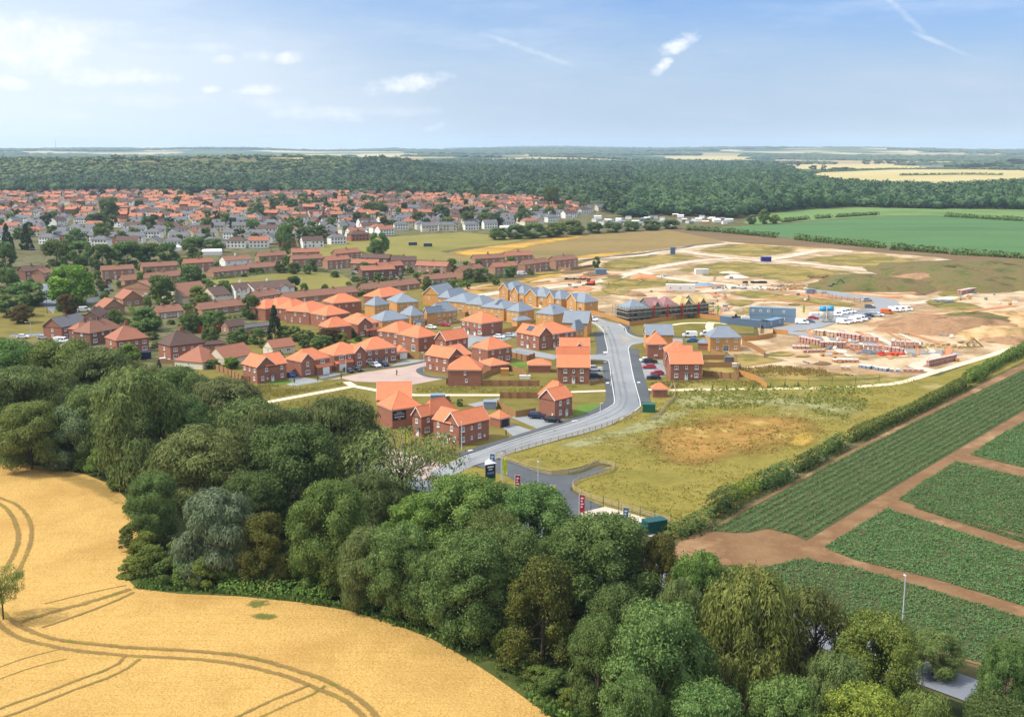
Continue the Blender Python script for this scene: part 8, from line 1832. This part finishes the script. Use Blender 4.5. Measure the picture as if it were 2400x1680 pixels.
# two dugouts on the playing field, bins, path furniture
for i, p in enumerate([A3(855,78), A3(1035,92)]):
    g = G(*p); e = empty('team_shelter', ['dark team shelter on the playing field, left one', 'dark team shelter on the playing field, right one'][i], 'shelter', tuple(g), .15); w = MB(); w.box(-3, 3, .9, 1.0, 0, 2.2); w.box(-3, -2.9, -.6, .899, 0, 2.1); w.box(2.9, 3, -.6, .899, 0, 2.1); put('wall', w.mesh('wall', M['cabin2']), e); r = MB(); r.box(-3.1, 3.1, -.7, 1.1, 2.21, 2.3); put('roof', r.mesh('roof', M['steel']), e)
# two people walking on the footway by the fence
def person(px, yaw, top, legs, label, step=.22):
    g = G(*px); e_loc = (g.x, g.y, .13)
    P_ = {'pel': (0, 0, .95), 'chest': (0, .02, 1.32), 'neck': (0, .0, 1.5), 'head': (0, -.02, 1.62), 'top': (0, -.01, 1.76), 'lh': (-.1, 0, .9), 'lk': (-.11, -.12 * step * 4, .5), 'la': (-.11, -step, .08), 'lt': (-.11, -step - .16, .04),
          'rh': (.1, 0, .9), 'rk': (.11, .02, .5), 'ra': (.11, step, .1), 'rt': (.11, step - .15, .05), 'ls': (-.19, .02, 1.42), 'le': (-.25, .08, 1.14), 'lw': (-.24, -.03, .9), 'lf': (-.24, -.06, .8), 'rs': (.19, .02, 1.42), 're': (.25, -.02, 1.14), 'rw': (.24, -.14, .92), 'rf': (.24, -.18, .83)}
    R0 = dict(pel=.15, chest=.16, neck=.06, head=.10, top=.07, lh=.09, lk=.06, la=.045, lt=.04, rh=.09, rk=.06, ra=.045, rt=.04, ls=.06, le=.045, lw=.03, lf=.035, rs=.06, re=.045, rw=.03, rf=.035)
    E = [('pel','chest'),('chest','neck'),('neck','head'),('head','top'),('pel','lh'),('lh','lk'),('lk','la'),('la','lt'),('pel','rh'),('rh','rk'),('rk','ra'),('ra','rt'),('chest','ls'),('ls','le'),('le','lw'),('lw','lf'),('chest','rs'),('rs','re'),('re','rw'),('rw','rf')]
    ks = list(P_); me = bpy.data.meshes.new('person'); me.from_pydata([P_[k] for k in ks], [(ks.index(a), ks.index(b)) for a, b in E], [])
    o = bpy.data.objects.new('person', me); COL.objects.link(o); m = o.modifiers.new('skin', 'SKIN'); sv = me.skin_vertices
    if not sv: bpy.context.view_layer.objects.active = o
    if not me.skin_vertices: me.attributes  # layer is added with the modifier below
    for i, k in enumerate(ks):
        if len(me.skin_vertices): me.skin_vertices[0].data[i].radius = (R0[k], R0[k]); me.skin_vertices[0].data[i].use_root = (k == 'pel')
    s2 = o.modifiers.new('sub', 'SUBSURF'); s2.levels = 1; s2.render_levels = 1
    dg = bpy.context.evaluated_depsgraph_get(); bm_ = bpy.data.meshes.new_from_object(o.evaluated_get(dg)); o.modifiers.clear(); o.data = bm_
    skin = plain('skin', rgb(200,150,125,.8), .6); mt = plain('cloth_top', top, .9); ml = plain('cloth_legs', legs, .9); sh = M['black']
    for m_ in (mt, ml, skin, sh): bm_.materials.append(m_)
    for p in bm_.polygons:
        cz = p.center.z; cx = abs(p.center.x); p.material_index = 3 if cz < .1 else (1 if cz < .95 and cx < .2 else (2 if cz > 1.5 or (cz < .92 and cx >= .2) else 0)); p.use_smooth = True
    o.location = e_loc; o.rotation_euler = (0, 0, R_(yaw)); tag(o, label, 'person'); hb = MB(); 
    hm = bmesh.new(); bmesh.ops.create_icosphere(hm, subdivisions=2, radius=.115, matrix=Matrix.Translation((0, .02, 1.70)) @ Matrix.Diagonal((.95, 1.05, .8, 1))); hme = bpy.data.meshes.new('hair'); hm.to_mesh(hme); hm.free(); hme.materials.append(plain('hair', (.04, .03, .02, 1), .8)); put('hair', hme, o)
    return o
person(A4(1345,1098), 20, rgb(235,235,235,.8), rgb(40,44,60,.5), 'person in a white top and dark trousers walking on the footway'); person(A4(1392,1104), 10, rgb(70,80,110,.6), rgb(150,120,110,.6), 'person in a dark top a step behind, beside the timber fence', .15)
# small clutter over the site: pallets, barriers, pipes, mixers
cr = random.Random(31); POS = [(A5, 600, 640, 800, 900), (A5, 880, 560, 1700, 640), (A5, 300, 440, 1000, 560), (A6, 0, 1080, 1500, 1500), (A5, 1550, 1200, 2250, 1500), (A4, 600, 430, 1900, 640), (A6, 1500, 600, 2200, 800), (A5, 1200, 640, 2200, 760)]
for i in range(110):
    f, x0, y0, x1, y1 = cr.choice(POS); g = G(*f(cr.uniform(x0, x1), cr.uniform(y0, y1))); k = cr.random(); a_ = cr.uniform(0, 3.1)
    if k < .4: w, d, h, m_, nm_, lb = 1.2, 1.0, cr.uniform(.5, 1.2), cr.choice(['packgrey', 'wrap', 'timber_new', 'packtan']), 'loaded_pallet', 'loaded pallet left on the building site'
    elif k < .7: w, d, h, m_, nm_, lb = cr.uniform(2, 5), .5, .35, cr.choice(['deck', 'timber', 'packgrey']), 'timber_stack', 'low stack of timber or pipes on the building site'
    else: w, d, h, m_, nm_, lb = 2.2, .12, 1.0, cr.choice(['greydoor', 'wrap', 'packgrey']), 'barrier', 'short site barrier on the bare ground'
    mb = MB(); mb.box(-w / 2, w / 2, -d / 2, d / 2, .12, h); base = MB()
    for x in (-w * .4, 0, w * .4): base.box(x - .06, x + .06, -d / 2 - (.25 if nm_ == 'barrier' else 0), d / 2 + (.25 if nm_ == 'barrier' else 0), .0, .119)
    e = empty(nm_, f'{lb}, {ordw(i + 1)} of the pieces', nm_.replace('_', ' '), (g.x, g.y, .2), a_, 'scattered pieces on the building site'); put('load' if nm_ != 'barrier' else 'board', mb.mesh('load', M[m_]), e); put('feet', base.mesh('feet', M['timber']), e)
# pale crossing slabs and iron covers set in the street
for q in ([B3(1085,335),B3(1130,330),B3(1140,345),B3(1095,350)], [B3(1090,455),B3(1130,452),B3(1135,463),B3(1095,466)], [B3(1120,700),B3(1160,698),B3(1165,712),B3(1125,714)], [B3(1495,695),B3(1530,693),B3(1535,706),B3(1498,708)], [B3(710,1160),B3(780,1150),B3(785,1162),B3(720,1172)], [B2(1255,1515),B2(1310,1505),B2(1320,1515),B2(1260,1528)]):
    sheet('tactile_paving', q, M['kerb'], Z(5.5))
for q in [(1440,800),(1455,850),(1465,900),(1420,980),(1300,1010),(1180,1058),(1250,1100),(1300,1150)]:
    g = G(*q); sheet('drain_cover', [(g.x - .35, g.y - .35), (g.x + .35, g.y - .35), (g.x + .35, g.y + .35), (g.x - .35, g.y + .35)], M['road_dark'], Z(4.2), world_pts=True)
M['wear'] = ground_mat('tyre_worn_asphalt', [rgb(132,134,136,.5), rgb(172,170,166,.6)], .12, 1.0, .1, 0, edge=(.12, 1.5, .2, 1.0, .2))
for off in ([(1090,1085),(1240,1036),(1350,1004),(1440,972),(1468,940),(1460,890),(1450,840),(1440,800),(1425,765)], [(1100,1078),(1240,1028),(1350,998),(1430,966),(1455,940),(1447,890),(1437,840),(1430,800),(1412,765)]):
    ribbon('tyre_wear', off, 1.1, M['wear'], Z(3.9))
# radio mast on the horizon
g = G(185, 352); g = Vector((-3830, 9600, relief(-3830, 9600))); mb = MB(); mb.bar((0, 0, 0), (0, 0, 95), 2.2, n=6, r2=1.0); e = empty('radio_mast', 'thin radio mast on the hazy skyline at the left', 'mast', tuple(g)); put('mast', mb.mesh('mast', M['steel']), e)
# far farm and hamlet buildings
for i, (x, y, w) in enumerate([(2190,392,60),(2215,391,40),(2160,393,30),(2350,391,18),(1690,378,20),(1840,378,14)]):
    g = G(x, y); mb = MB(); rb = MB(); mb.box(-w / 2, w / 2, -8, 8, 0, 5); rb.hexa([(-w/2,-8.4,5),(w/2,-8.4,5),(w/2,8.4,5),(-w/2,8.4,5),(-w/2,-.2,8),(w/2,-.2,8),(w/2,.2,8),(-w/2,.2,8)]); z = relief(g.x, g.y)
    e = empty('farm_building', f'distant farm building among the pale fields, {ordw(i + 1)} by size', 'farm building', (g.x, g.y, z), .1 * i); put('wall', mb.mesh('wall', M['render_c']), e); put('roof', rb.mesh('roof', M['roof_sl'] if i < 3 else M['roof_rs']), e)
FTR = [(2380,392,373,60),(2330,394,380,50),(2290,395,383,40),(2260,396,385,30),(1930,402,386,14),(1960,402,393,50),(1985,402,392,40),(1905,399,388,24),(1870,389,378,12),(2030,386,375,20),(2060,385,374,30),(2090,385,373,28),(2110,384,373,26),(2160,384,372,10),(1815,392,378,16)]
for i, (x, b, t, w) in enumerate(FTR): tree('towndark', x, b, t, w, f'dark far tree between the pale fields, {ordw(i + 1)} of them', DK, 'trees between the far pale fields')
# ------------------------------------------------------------------ haze: real air over the whole scene
mb = MB(); mb.box(-15000, 15000, -1200, 15800, -1.5, 190); hz = bpy.data.materials.new('haze'); hz.use_nodes = True; nt = hz.node_tree; nt.nodes.clear()
o_ = N(nt, 'ShaderNodeOutputMaterial'); pv = N(nt, 'ShaderNodeVolumePrincipled'); pv.inputs['Color'].default_value = (.62, .80, 1.0, 1); pv.inputs['Density'].default_value = 0.000055; pv.inputs['Anisotropy'].default_value = 0.1
nt.links.new(pv.outputs[0], o_.inputs['Volume']); tag(put('haze', mb.mesh('haze', hz)), 'pale haze over the whole landscape', kind='stuff')

tufts('verge_tufts', 'rough dry grass over the verges between the new houses', [(560,905),(620,902),(760,903),(800,898),(806,904),(700,922),(625,936),(590,940)], 1300, .3, 'tuft', (.6, .62, .36))
tufts('verge_tufts', 'rough dry grass strip behind the middle gardens', [(975,910),(1100,905),(1260,905),(1350,905),(1360,915),(1180,922),(980,920)], 1200, .3, 'tuft', (.6, .6, .36))
tufts('verge_tufts', 'rough grass around the small brick kiosk', [(1520,895),(1600,893),(1780,893),(1790,905),(1600,910),(1525,908)], 900, .3, 'tuft', (.6, .6, .36))
tufts('site_weeds', 'dry weeds on the edge of the brick yard', [A5(900,1560),A5(1300,1520),A5(1900,1560),A6(0,1620),A6(300,1640),A5(900,1660)], 900, .6, 'tuft', (.7, .6, .4))
tufts('verge_tufts', 'rough dry grass below the forked cream path', [(640,950),(700,938),(826,912),(862,925),(870,985),(700,985),(650,965)], 1400, .3, 'tuft', (.6, .62, .36))
